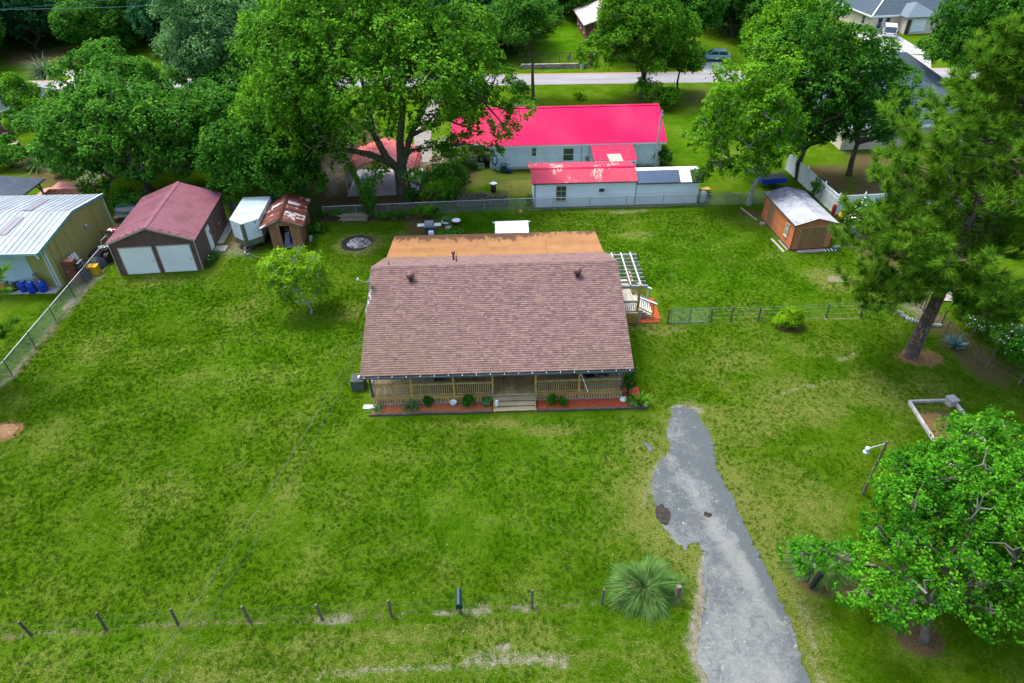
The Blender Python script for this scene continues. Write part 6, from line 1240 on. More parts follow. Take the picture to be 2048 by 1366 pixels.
# ash heap in the burnt ring
r = np.random.default_rng(12); ah = MB(); n = 26
for j in range(n):
    for i in range(n):
        x = -1+2*i/(n-1); y = -1+2*j/(n-1); rr = math.hypot(x, y); ah.v.append((x*1.0, y*.9, max(0, .42*(1-rr**1.6))+float(r.normal(0,.025))*(rr < 1)-.02))
ah.f = [(j*n+i, j*n+i+1, (j+1)*n+i+1, (j+1)*n+i) for j in range(n-1) for i in range(n-1) if math.hypot(-1+2*(i+.5)/(n-1), -1+2*(j+.5)/(n-1)) < 1]
t = NT('ash'); p = t.pos(); M_ASH = t.pbr(t.ramp(t.noise(p, 3.2, 6, .7, 1.), [(.32, (.03,.03,.035)), (.48, (.14,.14,.145)), (.62, (.5,.5,.5))]), .95, 0, t.bump(t.noise(p, 12, 4), .8, .05), .1)
tag(ah.build('ash_heap', M_ASH, None), 'grey ash heap in the burnt ring left of the mauve roof', 'ash heap', loc=G(718, 486)); 
# ================================================================ vegetation
def nrmz(a): return a/np.maximum(np.linalg.norm(a, axis=-1, keepdims=True), 1e-9)
def polys(name, V, m, parent=None, k=4):
    """V: (N,k,3) corner points of N separate leaves"""
    N = len(V); me = bpy.data.meshes.new(name); me.vertices.add(N*k); me.vertices.foreach_set('co', np.ascontiguousarray(V, dtype=np.float32).ravel())
    me.loops.add(N*k); me.loops.foreach_set('vertex_index', np.arange(N*k, dtype=np.int32)); me.polygons.add(N); me.polygons.foreach_set('loop_start', np.arange(0, N*k, k, dtype=np.int32)); me.update(calc_edges=True)
    me.materials.append(m); o = bpy.data.objects.new(name, me); COL.objects.link(o); o.parent = parent; return o
def leaves(r, P, D, size, width=.6, up=.75, rnd=.5, droop=0.):
    """P leaf centres, D outward directions -> (N,4,3) diamond leaves"""
    n = len(P); nr = nrmz(D*.5+np.array([0,0,up])+r.normal(0, rnd, (n,3)))
    a = nrmz(np.cross(nr, r.normal(0, 1, (n,3)))+D*.4+np.array([0,0,-droop])); a = nrmz(a-nr*np.sum(a*nr, 1, keepdims=True)); b = np.cross(nr, a)
    s = (size*(.6+.8*r.random(n)))[:,None]; w = s*width
    return np.stack([P-a*s*.5, P+b*w*.5+a*s*.08, P+a*s*.5-nr*s*.12, P-b*w*.5+a*s*.08], 1)
def lobes_of(r, c, rad, n, lr, low=-.35, flat=.8):
    c = np.array(c); rad = np.array(rad); i = np.arange(n)+.5; ph = i*2.399963+r.random()*6; z = 1-(1-low)*i/n; z = np.clip(z+r.normal(0,.07,n), low, 1)
    d = np.stack([np.sqrt(1-np.clip(z,-1,1)**2)*np.cos(ph), np.sqrt(1-np.clip(z,-1,1)**2)*np.sin(ph), z], 1)
    L = r.uniform(lr*.55, lr*1.35, n); k = r.uniform(.55, 1.06, n)[:,None]
    return c+d*k*(rad-lr*.7), L, np.tile(flat, n)
COVER = 1.0
def foliage(r, C, L, flat, dens, per, size, spread, low=-.45, jit=(.66,.50), **kw):
    Ps, Ds = [], []
    for c, l, f in zip(C, L, flat):
        n = max(6, int(dens*COVER*12.6*l*l/(per*size*size*.275))); d = nrmz(r.normal(0, 1, (n,3))); d = d[d[:,2] > low-.2*r.random(len(d))]
        q = c+d*l*np.array([1,1,f])*(jit[0]+jit[1]*r.random((len(d),1)))
        # leave out sprigs buried deep within other lobes
        keep = np.ones(len(q), bool)
        for c2, l2 in zip(C, L):
            if c2 is c: continue
            keep &= ~((np.linalg.norm((q-c2)/np.array([1,1,f]), axis=1) < l2*.66) & (r.random(len(q)) < .85))
        Ps.append(q[keep]); Ds.append(d[keep])
    P = np.concatenate(Ps); D = np.concatenate(Ds); n = len(P)
    # each sprig: a small dome of leaves
    P2 = np.repeat(P, per, 0); D2 = np.repeat(D, per, 0); o = r.normal(0, 1, (n*per,3)); o -= D2*np.sum(o*D2, 1, keepdims=True)*.6
    sp = np.repeat(spread*(.6+.8*r.random(n)), per)[:,None]; P2 = P2+o*sp*.6
    return leaves(r, P2, nrmz(D2+o*.35), size, **kw)
def limbs(r, base, fork, C, L, tr, m, parent, extra=3, twig=None, lean=None):
    base = Vector(base); fork = Vector(fork); mb = MB()
    mid = base.lerp(fork, .5)+Vector(r.normal(0, .12, 3)*(1,1,0)); fl = tr*1.5
    mb.tube([base-Vector((0,0,.15)), base+Vector((0,0,.25)), mid, fork], [fl, tr*1.1, tr*.9, tr*.72], 10); mb.build('trunk', m, parent, True)
    mb = MB(); tw = MB(); nodes = [(fork, 0.), (base.lerp(fork, .82), .3)]; cs = [Vector(c_) for c_ in C]; order = sorted(range(len(cs)), key=lambda k: (cs[k]-fork).length); dm = max((c_-fork).length for c_ in cs)
    for k in order:
        c = cs[k]; s, pd = min(nodes, key=lambda q_: (q_[0]-c).length+.45*q_[1]+max(0, q_[0].z-c.z)*.3); d = c-s; np_ = pd+d.length
        r0 = tr*.62*max(.10, 1-.95*min(1, pd/dm))**1.2+.012; r1 = tr*.62*max(.07, 1-.95*min(1, np_/dm))**1.2+.008
        m1 = s+d*.35+Vector((r.normal(0,.09),r.normal(0,.09),.06))*d.length; m2 = s+d*.7+Vector(r.normal(0,.07,3))*d.length
        mb.tube([s, m1, m2, c], [r0, r0*.72+r1*.28, r0*.35+r1*.65, r1], 6, False); nodes += [(c, np_), (m1, pd+d.length*.35)]
        for j in range(extra):
            dd = Vector(nrmz(r.normal(0,1,3)+np.array([0,0,.5]))); e = c+dd*L[k]*r.uniform(.75,1.08)
            (tw if twig else mb).tube([m2 if j%2 else c, c.lerp(e,.5)+Vector(r.normal(0,.1,3)), e], [max(.012,r1*.8), max(.009,r1*.45), .007], 4, False)
    mb.build('branches', m, parent, True)
    if twig and tw.v: stuff(tw.build('twigs', twig, parent, True))
def tree(name, label, base, c, rad, n, lr, dens, per, size, spread, lm, bm, tr=.3, seed=1, group=None, low=-.35, flat=.8, fork=None, twig=None, cat='tree', extra=3, more=None, **kw):
    """base on the ground; c crown centre relative to the base, rad its half axes"""
    r = np.random.default_rng(seed); t_ = thing(name, label, cat, (base[0], base[1], 0), 0, group)
    C, L, Fl = lobes_of(r, c, rad, n, lr, low, flat)
    if more:
        C = np.concatenate([C, [m_[:3] for m_ in more]]); L = np.concatenate([L, [m_[3] for m_ in more]]); Fl = np.concatenate([Fl, [flat]*len(more)])
    limbs(r, (0,0,0), fork or (c[0]*.25, c[1]*.25, max(.6, c[2]-rad[2]*.75)), C, L, tr, bm, t_, extra, twig)
    V = foliage(r, C, L, Fl, dens, per, size, spread, **kw); polys('crown', V, lm, t_); return t_
LF = {
 'oak': leafmat('leaf_oak_green', (0.0184,0.0828,0.00345), (0.0713,0.23,0.00805), (0.184,0.414,0.023), .55, .42),
 'lime': leafmat('leaf_bright_green', (0.0253,0.1058,0.00345), (0.0966,0.2875,0.00805), (0.23,0.483,0.023), .6, .45),
 'deep': leafmat('leaf_deep_green', (0.0115,0.0644,0.0046), (0.0414,0.1702,0.0115), (0.1092,0.3105,0.0276), .5, .4),
 'grey': leafmat('leaf_grey_green', (0.0414,0.1207,0.0345), (0.1092,0.2587,0.0782), (0.2185,0.414,0.138), .45, .4),
 'wood': leafmat('leaf_dark_wood', (0.0069,0.046,0.01495), (0.02185,0.1104,0.0322), (0.0506,0.207,0.0575), .25, .3),
 'mid': leafmat('leaf_mid_green', (0.01495,0.0782,0.0069), (0.0552,0.2047,0.01495), (0.1437,0.368,0.0345), .5, .42),
 'citrus': leafmat('leaf_citrus', (0.05175,0.1495,0.00345), (0.1782,0.368,0.00805), (0.3565,0.598,0.023), 1.2, .45),
 'vivid': leafmat('leaf_vivid', (0.0138,0.08625,0.0046), (0.0506,0.2357,0.0092), (0.1552,0.4485,0.0207), .9, .45),
}
BK = mat('grey_bark', (.105,.095,.075), (.055,.05,.04), 5, .95, bump=.6); BKD = mat('dark_mossy_bark', (.045,.038,.026), (.07,.075,.04), 3, .95, bump=.6); BKL = mat('lichen_bark', (.34,.36,.31), (.20,.21,.17), 5, .95, bump=.5)
TW = mat('pale_dead_twig', (.22,.22,.18), (.15,.15,.12), 3, .95)
# the big oak over the carport
r = np.random.default_rng(11)
t4 = thing('oak_tree', 'huge spreading oak with open branching limbs above the red carport', 'tree', (-9.6, 57.2, 0)); ob = Vector((-9.6,57.2,0))
C, L, Fl = lobes_of(r, (-1.4,0,12.2), (11.6,8.6,8.2), 68, 2.1, -.55, .75)
ex_ = np.array([[9.5,-1,6.6,1.2],[8.2,-2,5.2,1.0],[7.6,-.5,9.2,1.8],[-8.8,-3,6.5,1.9],[-10.5,-1.5,8.8,1.9],[6.0,1,7.6,1.5],[3.4,-2.2,5.6,1.0],[-5.5,-2,5.6,1.3],[4.5,0,4.6,1.1],[1.2,-.8,2.6,.9],[3.2,-1,7.4,1.2],[5.6,-1,5.6,1.3],[-3.4,-1.6,6.6,1.0],[-6.6,-2.5,7.6,1.6],[-9.6,-2,6.8,1.6],[2.6,.6,9.2,1.4],[7.2,-1.6,7.2,1.4],[-5.0,-1,4.0,.9],[-9.0,-1.8,4.6,1.3],[-7.4,-1.6,3.2,1.1],[10.6,0,8.2,1.3],[8.6,.5,10.6,1.6],[-1.9,-1.0,3.4,.9],[-2.5,-1.2,2.4,.7]])
C = np.concatenate([C, ex_[:,:3]]); L = np.concatenate([L, ex_[:,3]]); Fl = np.concatenate([Fl, [.75]*len(ex_)])
keep = ~((np.abs(C[:,0]+.2) < 1.7) & (C[:,1] < 1) & (C[:,2] < 8) & (C[:,2] > 3.6)); C, L, Fl = C[keep], L[keep], Fl[keep]
mb = MB(); mb.tube([(0,0,-.2),(0,0,.4),(-.05,0,1.8),(-.1,0,3.0)],[1.05,.78,.64,.60],14); mb.build('trunk', BKD, t4, True)
mb = MB(); fk = Vector((-.1,0,2.8))
mains = [[(0,0,2.6),(-1.2,-.2,4.2),(-2.0,-.3,6.4),(-2.2,0,9),(-2.6,.3,12)], [(0,0,2.8),(.1,.2,5.5),(.7,.3,8.5),(.9,.3,12),(1.0,.3,16)], [(0,0,2.9),(1.1,0,6),(2.6,.2,8.5),(4.5,.5,12.0)], [(-.9,-.2,3.6),(-2.4,-.6,4.6),(-4.2,-.8,5.1),(-6.4,-1.2,5.3),(-8.5,-2,6.0)], [(.3,0,4.6),(1.8,-.4,5.0),(3.4,-1,5.4)], [(.3,-.2,2.2),(1.8,-1.4,1.9),(3.4,-2.0,1.2),(4.2,-2.2,.6)], [(-2.0,0,6.4),(-4.8,0,8.2),(-8,.2,10.5)], [(.6,.3,8.5),(-1.5,.3,12),(-3.2,.3,16)],[(1.1,0,6),(4.2,0,7.4),(7.5,-.5,9)]]
for k, p_ in enumerate(mains):
    n_ = len(p_); r0 = (.40,.42,.30,.34,.16,.10,.24,.22,.2)[k]; mb.tube(p_, [r0*(1-.72*i/(n_-1)) for i in range(n_)], 9, False)
mb.build('limbs', BKD, t4, True)
mb = MB(); tw = MB(); nodes = [Vector(q_) for p_ in mains for q_ in p_[1:]]
for c_, l_ in zip(C, L):
    c_ = Vector(c_); s_ = min(nodes, key=lambda q_: (q_-c_).length+max(0, q_.z-c_.z)*.8); d = c_-s_
    m1 = s_+d*.5+Vector(r.normal(0,.08,3))*d.length; mb.tube([s_, m1, c_], [.11,.07,.035], 6, False)
    for j in range(4): e = c_+Vector(nrmz(r.normal(0,1,3)+np.array([0,-.3,.3])))*l_*r.uniform(.7,1.1); (tw if j < 2 else mb).tube([m1 if j%2 else c_, c_.lerp(e,.5)+Vector(r.normal(0,.15,3)), e], [.03,.02,.008], 4, False)
for j in range(60):
    s_ = Vector((r.uniform(-7,1), r.uniform(-6,-1), r.uniform(6,13))); tw.tube([s_, s_+Vector((r.normal(0,.7),r.normal(0,.5),r.normal(0,.4))), s_+Vector((r.normal(0,1.3),r.normal(0,.8),r.normal(0,.8)))], [.03,.02,.008], 4, False)
mb.build('branches', BKD, t4, True); stuff(tw.build('twigs', TW, t4, True))
iv = []
for k, p_ in enumerate(mains[:5]+[[(0,0,0),(0,0,2.8)]]):
    for a_, b_ in zip(p_[:-1], p_[1:]):
        n_ = int(150*(Vector(b_)-Vector(a_)).length) if a_[2] < 9 else 0; f_ = r.random((n_,1)); q_ = np.array(a_)*(1-f_)+np.array(b_)*f_; iv.append(q_+nrmz(r.normal(0,1,(n_,3)))*(.62 if k == 5 else .36)*(1-.05*np.minimum(q_[:,2:3],9)))
iv = np.concatenate(iv); iv = iv[r.random(len(iv)) < .62+.3*np.sin(iv[:,2]*2.1)]; polys('ivy', leaves(r, iv, nrmz(r.normal(0,1,iv.shape)), .2, .8), LF['deep'], t4)
polys('crown', foliage(r, C, L, Fl, .80, 26, .28, .42, low=-.3), LF['oak'], t4)
# ivy-clad snag beside it
sg = thing('dead_snag', 'leaning dead trunk wrapped in green vines left of the big oak trunk', 'tree', G(736, 436)); mb = MB(); mb.tube([(0,0,0),(-.15,.1,1.5),(-.5,.2,3.2),(-1.2,.3,4.9)],[.2,.17,.14,.08],8); mb.build('trunk', BKD, sg, True)
r = np.random.default_rng(5); tt = r.random(1500); P = np.stack([-.15*tt*2-1.0*np.clip(tt-.3,0,1)**1.4, .3*tt, 4.9*tt], 1)+r.normal(0,.13,(1500,3)); P2_ = np.array([[.35,-.1,2.6]])+r.normal(0,1,(900,3))*[.35,.3,.6]; P3_ = np.array([[.5,0,1.6]])+r.normal(0,1,(300,3))*[.12,.12,.7]
P = np.concatenate([P, P2_, P3_]); polys('vine_leaves', leaves(r, P, nrmz(r.normal(0,1,P.shape)), .17, .8), LF['mid'], sg)
# left group
tree('broadleaf_tree', 'big round broadleaf tree behind the garage and workshop on the left', (-34.3,60.0), (-.3,-.4,5.2), (8.9,5.6,5.4), 92, 1.35, .85, 24, .29, .40, LF['mid'], BK, .4, 21, low=-.6, twig=TW)
tree('broadleaf_tree', 'bright topped broadleaf tree rising above the round one beside the road', (-38.5,68), (0,0,6.2), (6.4,5,5.6), 48, 1.3, .9, 22, .28, .38, LF['mid'], BK, .35, 22, low=-.5, twig=TW)
tree('broadleaf_tree', 'dense deep green tree overhanging the white trailer and rusty shed', (-21.4,56.0), (.1,0,4.1), (5.3,3.7,4.1), 40, 1.4, 1.2, 24, .25, .33, LF['deep'], BK, .3, 23, low=-.55)
tree('broadleaf_tree', 'yellow green tree squeezed between the deep green tree and the big oak', (-19.6,60.5), (0,0,6.4), (5.2,4,5.0), 36, 1.4, 1.1, 22, .25, .34, LF['lime'], BK, .3, 24, low=-.55, twig=TW)
tree('broadleaf_tree', 'tall misty grey green tree behind the yellow green one', (-30.8,76), (0,0,8.2), (6.0,5,8.2), 44, 1.8, 1.0, 24, .27, .42, LF['grey'], BK, .35, 25, low=-.6)
tree('broadleaf_tree', 'tall bright green tree top between the misty tree and the big oak', (-21.5,70), (0,0,9.0), (4.8,4,7.2), 34, 1.5, 1.1, 22, .27, .36, LF['lime'], BK, .3, 26, low=-.5)
tree('young_tree', 'slim bright green tree beside the red brick house at the left edge', (-51.5,72.5), (0,0,4.3), (2.4,2.3,4.2), 18, .95, 1.2, 20, .22, .26, LF['lime'], BK, .16, 27, low=-.7, twig=TW)
tree('broadleaf_tree', 'dark shaded tree filling the gap behind the brown garage', (-27.2,62.5), (0,0,4.4), (4.2,3.6,4.4), 26, 1.5, 1.0, 22, .29, .38, LF['deep'], BKD, .25, 28, low=-.8)
tree('broadleaf_tree', 'dark shaded tree below the tall misty grey green one', (-27.5,70.5), (0,0,4.6), (5.0,4,4.6), 28, 1.6, 1.0, 22, .30, .40, LF['mid'], BKD, .25, 29, low=-.8)
# centre and right, beyond the pink roof
tree('roadside_tree', 'slender dark trunked tree with a high crown before the road', (3.2,85.7), (-.6,0,8.8), (4.4,3.6,3.9), 26, 1.35, 1.1, 22, .26, .36, LF['mid'], BKD, .22, 31, low=-.5, fork=(-.1,0,4.6))
tree('roadside_tree', 'large spreading roadside tree with low suckers above the pink roof', (17.0,86), (-.5,0,7.0), (7.2,5.5,6.4), 46, 1.75, 1.1, 24, .27, .40, LF['oak'], BK, .5, 32, low=-.45, twig=TW, more=[(.5,-4,1.8,1.3),(1.8,-5,1.4,1.3),(-.6,-3,2.2,1.2),(3,-4,1.4,1.0),(.8,-5.5,.9,.8)])
tree('roadside_tree', 'small round crowned tree at the right of the large roadside tree', (21.8,88), (0,0,3.8), (2.2,2,1.8), 12, 1.0, 1.3, 22, .24, .30, LF['mid'], BKD, .14, 33, low=-.5)
tree('broadleaf_tree', 'pale trunked tree left of the cedar shed with an open light crown', (21.4,55), (-1.4,0,6.8), (5.2,4.0,5.8), 84, .85, .80, 20, .23, .30, LF['lime'], BKL, .22, 41, low=-.75, twig=TW, fork=(.3,0,2.8))
tree('broadleaf_tree', 'tall dark leaved tree behind the cedar shed over the blue trailer', (27.6,60.2), (-.4,0,8.3), (5.3,4,7.1), 84, 1.05, .95, 22, .26, .32, LF['deep'], BKD, .3, 42, low=-.8)
tree('broadleaf_tree', 'slim multi trunk tree between the pale trunked and the dark leaved trees', (24.4,61), (-.2,0,8.4), (3.6,3,6.6), 44, .95, .9, 20, .24, .32, LF['oak'], BKD, .2, 43, low=-.7, twig=TW)
tree('broadleaf_tree', 'tree with glossy dark leaves in front of the dark blue shingle house', (32.8,61), (-.3,0,7.2), (4.6,3.6,5.4), 50, 1.0, .85, 20, .26, .32, LF['deep'], BKD, .26, 44, low=-.7)
tree('broadleaf_tree', 'light green tree top left of the slate blue roofed cream house', (33.5,83), (-1,0,7.6), (5.4,5,5.6), 30, 1.6, 1.0, 22, .27, .38, LF['lime'], BK, .3, 45, low=-.6)
tree('broadleaf_tree', 'wide dark green tree filling the top right corner behind the pine', (56.5,82.0), (-.2,0,7.4), (8.4,6,6.2), 50, 1.9, 1.1, 24, .28, .42, LF['deep'], BKD, .45, 46, low=-.6)
tree('broadleaf_tree', 'deep green tree beside the car and the pale side road', (27.5,104), (-1,0,6.0), (4.6,4.5,5.4), 26, 1.6, 1.0, 20, .32, .42, LF['deep'], BKD, .3, 47, low=-.6)
tree('broadleaf_tree', 'round dark tree behind the pine at the right picture edge', (41.5,52), (-.6,0,3.6), (5.0,4,3.4), 26, 1.4, 1.1, 20, .24, .34, LF['deep'], BKD, .3, 48, low=-.7)
# woods beyond the road: four kinds, each copied
protos = []
for k, (key, rad, tr_) in enumerate((('wood',(5.4,5.2,6.0),.3),('deep',(5.6,5.4,6.2),.32),('mid',(4.8,4.8,5.8),.28),('wood',(4.4,4.4,7.0),.28),('grey',(4.6,4.4,6.6),.3))):
    protos.append(tree('woodland_tree', 'x', (-200-k*15, 300), (0,0,rad[2]*.86), rad, 26, 1.75, 1.0, 20, .38, .48, LF[key], BKD, tr_, 60+k, 'trees of the woods beyond the road', low=-.75))
rr_ = random.Random(77); first = set(); kinds = ['very dark green','deep green','mid green','tall narrow dark','grey green']
spots = []
for y in (107, 114, 122, 131, 141, 152):
    x = -95 - (y-107)*.3
    while x < 92+(y-107)*.3:
        sx = x+rr_.uniform(-1.6,1.6); sy = y+rr_.uniform(-2,2); x += 5.6+.4*abs(x)/20
        if 3.6 < sx < 13.8 and sy < 140: continue               # the bright lawn
        if 10 < sx < 30 and 105 < sy < 130: continue             # brick house
        if sx > 44 and sx < 82 and 98 < sy < 150: continue       # cream house and lane
        if 27 < sx < 46 and sy < 112: continue
        if 40 < sx < 62 and sy > 125: continue
        if -74 < sx < -50 and sy < 111: continue                 # clearing at the left
        if -52 < sx < -38 and sy < 113: continue
        spots.append((sx, sy))
spots += [(-6,106.5),(-12,105),(-1,108),(19.5,104.0),(23.5,106),(-20,104.5),(-28,104),(-36,104.5),(-78,105),(36,118),(40,108),(3.2,132)]
for i, (sx, sy) in enumerate(spots):
    k = rr_.choices(range(5), (5,4,2,4,1) if sx < -15 else (2,5,5,2,1))[0]; s_ = rr_.uniform(.85,1.25)
    side = 'left' if sx < -25 else ('middle' if sx < 25 else 'right'); lab = f'{kinds[k]} tree in the woods beyond the road at the {side} of the picture'
    if k not in first:
        first.add(k); o = protos[k]; o.location = (sx, sy, 0); o.rotation_euler = (0,0,rr_.random()*6); o.scale = (s_,)*3
    else: o = dup(protos[k], (sx, sy, 0), rr_.random()*6.28, scale=(s_,s_,s_*rr_.uniform(.9,1.15)))
    o['label'] = lab; o['group'] = f'{kinds[k]} woodland trees at the {side}'
# a far wood closing the view
r = np.random.default_rng(9); n = 26000; fx2 = r.uniform(-260,260,n); fy2 = r.uniform(165,240,n); hz_ = 9+3*np.sin(fx2*.23+2*np.sin(fy2*.2))+2.5*np.sin(fy2*.5+fx2*.11)
P = np.stack([fx2, fy2, hz_*(1-.45*r.random(n)**2)], 1); o = polys('distant_wood', leaves(r, P, np.tile([0,-.5,.6],(n,1)), 1.9, .8), LF['wood'], None); stuff(o); o['label'] = 'far wood closing the view behind the houses'; o['category'] = 'wood'
# yard tree with lichened twigs
tree('fruit_tree', 'small yellow green tree with grey lichened twigs on the lawn left of the mauve roof', (G(624,629).x, G(624,629).y), (-.75,.5,2.8), (2.65,2.0,2.3), 34, .6, .72, 13, .15, .22, LF['citrus'], BKL, .07, 51, low=-.6, twig=BKL, extra=12, fork=(-.1,0,.9))
# near oak, lower right
tree('oak_tree', 'near oak with vivid green leaf clusters at the lower right corner', (16.7,14.4), (3.8,2.6,5.1), (5.3,4.3,3.4), 100, .78, .86, 26, .135, .22, LF['vivid'], BK, .17, 52, low=-.7, flat=.75, jit=(.45,.95), twig=TW, extra=4, fork=(.3,.5,1.5), more=[(-4.9,2.2,3.0,.7),(-4.2,2.6,2.3,.6),(-3.3,2.0,2.8,.8),(-2.3,1.4,3.2,.8),(-3.6,.2,3.5,.7),(-2.6,-.5,3.3,.7),(-1.4,-.3,3.9,.9),(-1.2,1.6,4.3,.9),(-1.6,3.0,3.6,.8),(1.2,-.6,3.0,.8),(2.6,-.8,2.8,.8),(.2,.6,2.6,.6),(3.8,-.6,2.7,.8),(5.2,-.2,2.9,.9),(2.2,.8,2.4,.7),(6.0,5.0,7.6,1.2),(6.8,5.6,8.6,1.2),(5.0,3.8,7.4,1.1),(7.4,6.2,7.2,1.3),(5.6,4.6,9.0,.9),(7.6,3.6,6.6,1.2),(-.6,4.6,5.2,.7),(.4,3.6,5.9,.7)])
# ---------------------------------------------------------------- the long-needled pine
M_NEED = leafmat('pine_needle', (.026,.095,.007), (.108,.265,.014), (.26,.46,.038), 1.9, .45); M_PBARK = mat('pine_bark', (.15,.095,.065), (.05,.035,.028), 6, .95, bump=1., bscale=12, stretch=(1,1,.45), c3=(.22,.17,.14))
def tufts(r, P, D, nn, ln, w):
    n = len(P); P2 = np.repeat(P, nn, 0); D2 = np.repeat(D, nn, 0); d = nrmz(D2*1.05+r.normal(0,.55,(n*nn,3))); L_ = ln*(.75+.4*r.random(n*nn))[:,None]; s = nrmz(np.cross(d, r.normal(0,1,d.shape)))*w*.5
    tip = P2+d*L_; tip[:,2] -= L_[:,0]*.10; base_ = P2-D2*ln*.3*r.random((n*nn,1)); return np.stack([base_-s, base_+s, tip], 1)
def pine(name, label, base, H_, whorls, trk, seed, sc=1., ln=.56, nn=64, w=.050):
    r = np.random.default_rng(seed); t_ = thing(name, label, 'tree', base); mb = MB()
    zs = np.linspace(0, H_, 12); off = lambda z: Vector((.18*math.sin(z*.5)*min(z/4,1)+.012*z, .12*math.sin(z*.37+1)*min(z/4,1), z))
    mb.tube([Vector((0,0,-.2))]+[off(z) for z in zs], [trk*1.5]+[trk*(1.15 if z < .3 else 1-.8*z/H_) for z in zs], 14); mb.build('trunk', M_PBARK, t_, True)
    br = MB(); P, D = [], []
    for (z, az, L_, rise) in whorls:
        s = off(z); a = math.radians(az); d = Vector((math.cos(a), math.sin(a), 0)); sd_ = Vector((-d.y, d.x, 0)); pts = [s]; L_ = L_*.93; wob = r.normal(0,.1,6)
        for i in range(1,6): f = i/5; pts.append(s+d*L_*f+sd_*wob[i]*L_*.5*f+Vector((0,0,rise*L_*(f**1.5)-.08*L_*math.sin(f*3.1))))
        br.tube(pts, [.085*(L_/6)**.5*(1-.17*i)*sc for i in range(6)], 6, False)
        for i in range(1,6):
            for q_ in range(3 if i > 1 else 1):
                e = pts[i]-(pts[i]-pts[i-1])*r.random(); sl_ = L_*r.uniform(.14,.30)*(1.1-.08*i); dd = (d*.55+sd_*r.choice([-1,1])*r.uniform(.4,1.1)+Vector((0,0,r.uniform(-.15,.45)))).normalized(); m_ = e+dd*sl_*.55+Vector((0,0,-.05)); e2 = e+dd*sl_+Vector((0,0,.12*sl_))
                br.tube([e, m_, e2], [.032*sc,.022*sc,.014*sc], 5, False); P += [e2, m_]; D += [dd+Vector((0,0,.45)), dd*.4+Vector((0,0,.9))]
                for j in range(1): d3 = (dd*.5+Vector(r.normal(0,.6,3))+Vector((0,0,.25))).normalized(); e3 = m_.lerp(e2,r.random())+d3*.45*sc*r.uniform(.6,1.5); br.tube([m_.lerp(e2,.5), e3], [.016*sc,.01*sc], 4, False); P.append(e3); D.append(d3+Vector((0,0,.5)))
        P.append(pts[-1]); D.append(d+Vector((0,0,.4)))
    br.build('branches', M_PBARK, t_, True); P = np.array([tuple(p_) for p_ in P]); D = nrmz(np.array([tuple(p_) for p_ in D]))
    polys('needles', tufts(r, P, D, nn, ln, w), M_NEED, t_, 3); return t_
r = np.random.default_rng(31); wh = []
for z in np.arange(5.4, 19.6, .55):
    k = (z-5.4)/15.; Lm = 5.2+1.4*min(k/.2,1) if z < 12.6 else max(.9, 6.6-(z-12.6)*.80)
    for j in range(3): wh.append((z, (z*137.5*3+j*120+r.uniform(-25,25)) % 360, max(.9, Lm*r.uniform(.72,1.05)), r.uniform(.0,.22)+.35*k-(.25 if z < 6.5 else 0)))
wh += [(6.0,178,6.0,-.1),(6.4,205,5.2,-.1),(5.2,165,4.0,-.15),(5.4,335,5.0,-.15),(8.0,180,6.8,0),(9.0,165,6.6,.05),(10.2,190,6.6,.1),(7.2,215,5.2,-.05),(12.4,175,6.0,.15),(9.6,205,6.4,.02)]
pine('pine_tree', 'tall long needled pine with a thick bare lower trunk on the right of the yard', (25.2, 33.05, 0), 20.0, wh, .42, 3)
# boughs of a second pine that stands left of the picture
pine('pine_tree', 'pine whose bough tips reach in at the left picture edge', (-34.6, 30.6, 0), 12.5, [(7.0,21,6.4,.02),(7.4,10,5.6,.03),(3.4,31,5.0,-.02),(3.8,38,3.6,.0),(6.5,140,4,.1),(8.2,220,4,.1),(9.0,300,3.5,.15),(8.0,80,3.6,.1),(10,20,2.6,.3),(10.4,150,2.6,.3),(11,260,2.2,.4),(11.4,80,2,.4),(5.5,250,3.6,0)], .3, 8, .8)
# ---------------------------------------------------------------- grasses and shrubs
def clump(name, label, cat, loc, n, ln, w, spread, lean, m, seed, zs=0., group=None, droop=1., dead=None, part='blades'):
    r = np.random.default_rng(seed); t_ = thing(name, label, cat, loc, 0, group)
    def blades(n, ln, lean, m, nm, sp):
        az = r.random(n)*6.283; le = lean*(.15+.85*r.random(n)**.7); L_ = ln*(.42+.66*r.random(n)**.8)*(1+.13*np.sin(az*2+seed)+.09*np.sin(az*5+2*seed)+.07*np.sin(az*11)); d = np.stack([np.cos(az), np.sin(az), np.zeros(n)], 1); b = d*(sp*r.random(n)**.6)[:,None]; s = np.stack([-np.sin(az), np.cos(az), np.zeros(n)], 1)*w*.5; quads = []
        def pt(f): return b+d*(L_*np.sin(le)*f*(1+.0*f)+L_*.25*droop*f**2.2)[:,None]+np.array([0,0,1])*(L_*np.cos(le)*f-L_*.42*droop*np.sin(le+.25)*f**2.4+zs)[:,None]
        fs_ = [0,.3,.6,.85,1.]; ws = [1,1,.8,.5,.08]
        for i in range(4):
            a_, b_ = pt(fs_[i]), pt(fs_[i+1]); a_[:,2] = np.maximum(a_[:,2], .02); b_[:,2] = np.maximum(b_[:,2], .02)
            quads.append(np.stack([a_-s*ws[i], a_+s*ws[i], b_+s*ws[i+1], b_-s*ws[i+1]], 1))
        V = np.stack(quads, 1).reshape(-1, 3); me = bpy.data.meshes.new(nm); polys_ = np.arange(len(V)).reshape(-1,4); return polys(nm, V.reshape(-1,4,3), m, t_)
    blades(n, ln, lean, m, part, spread)
    if dead: blades(int(n*.22), ln*.8, lean*1.1, dead, 'dry_blades', spread*1.1)
    return t_
GB = leafmat('pampas_blade', (.022,.075,.010), (.075,.185,.034), (.18,.32,.085), 1.5, .3); GBD = mat('dry_blade', (.42,.34,.20), (.25,.19,.10), 3, .9)
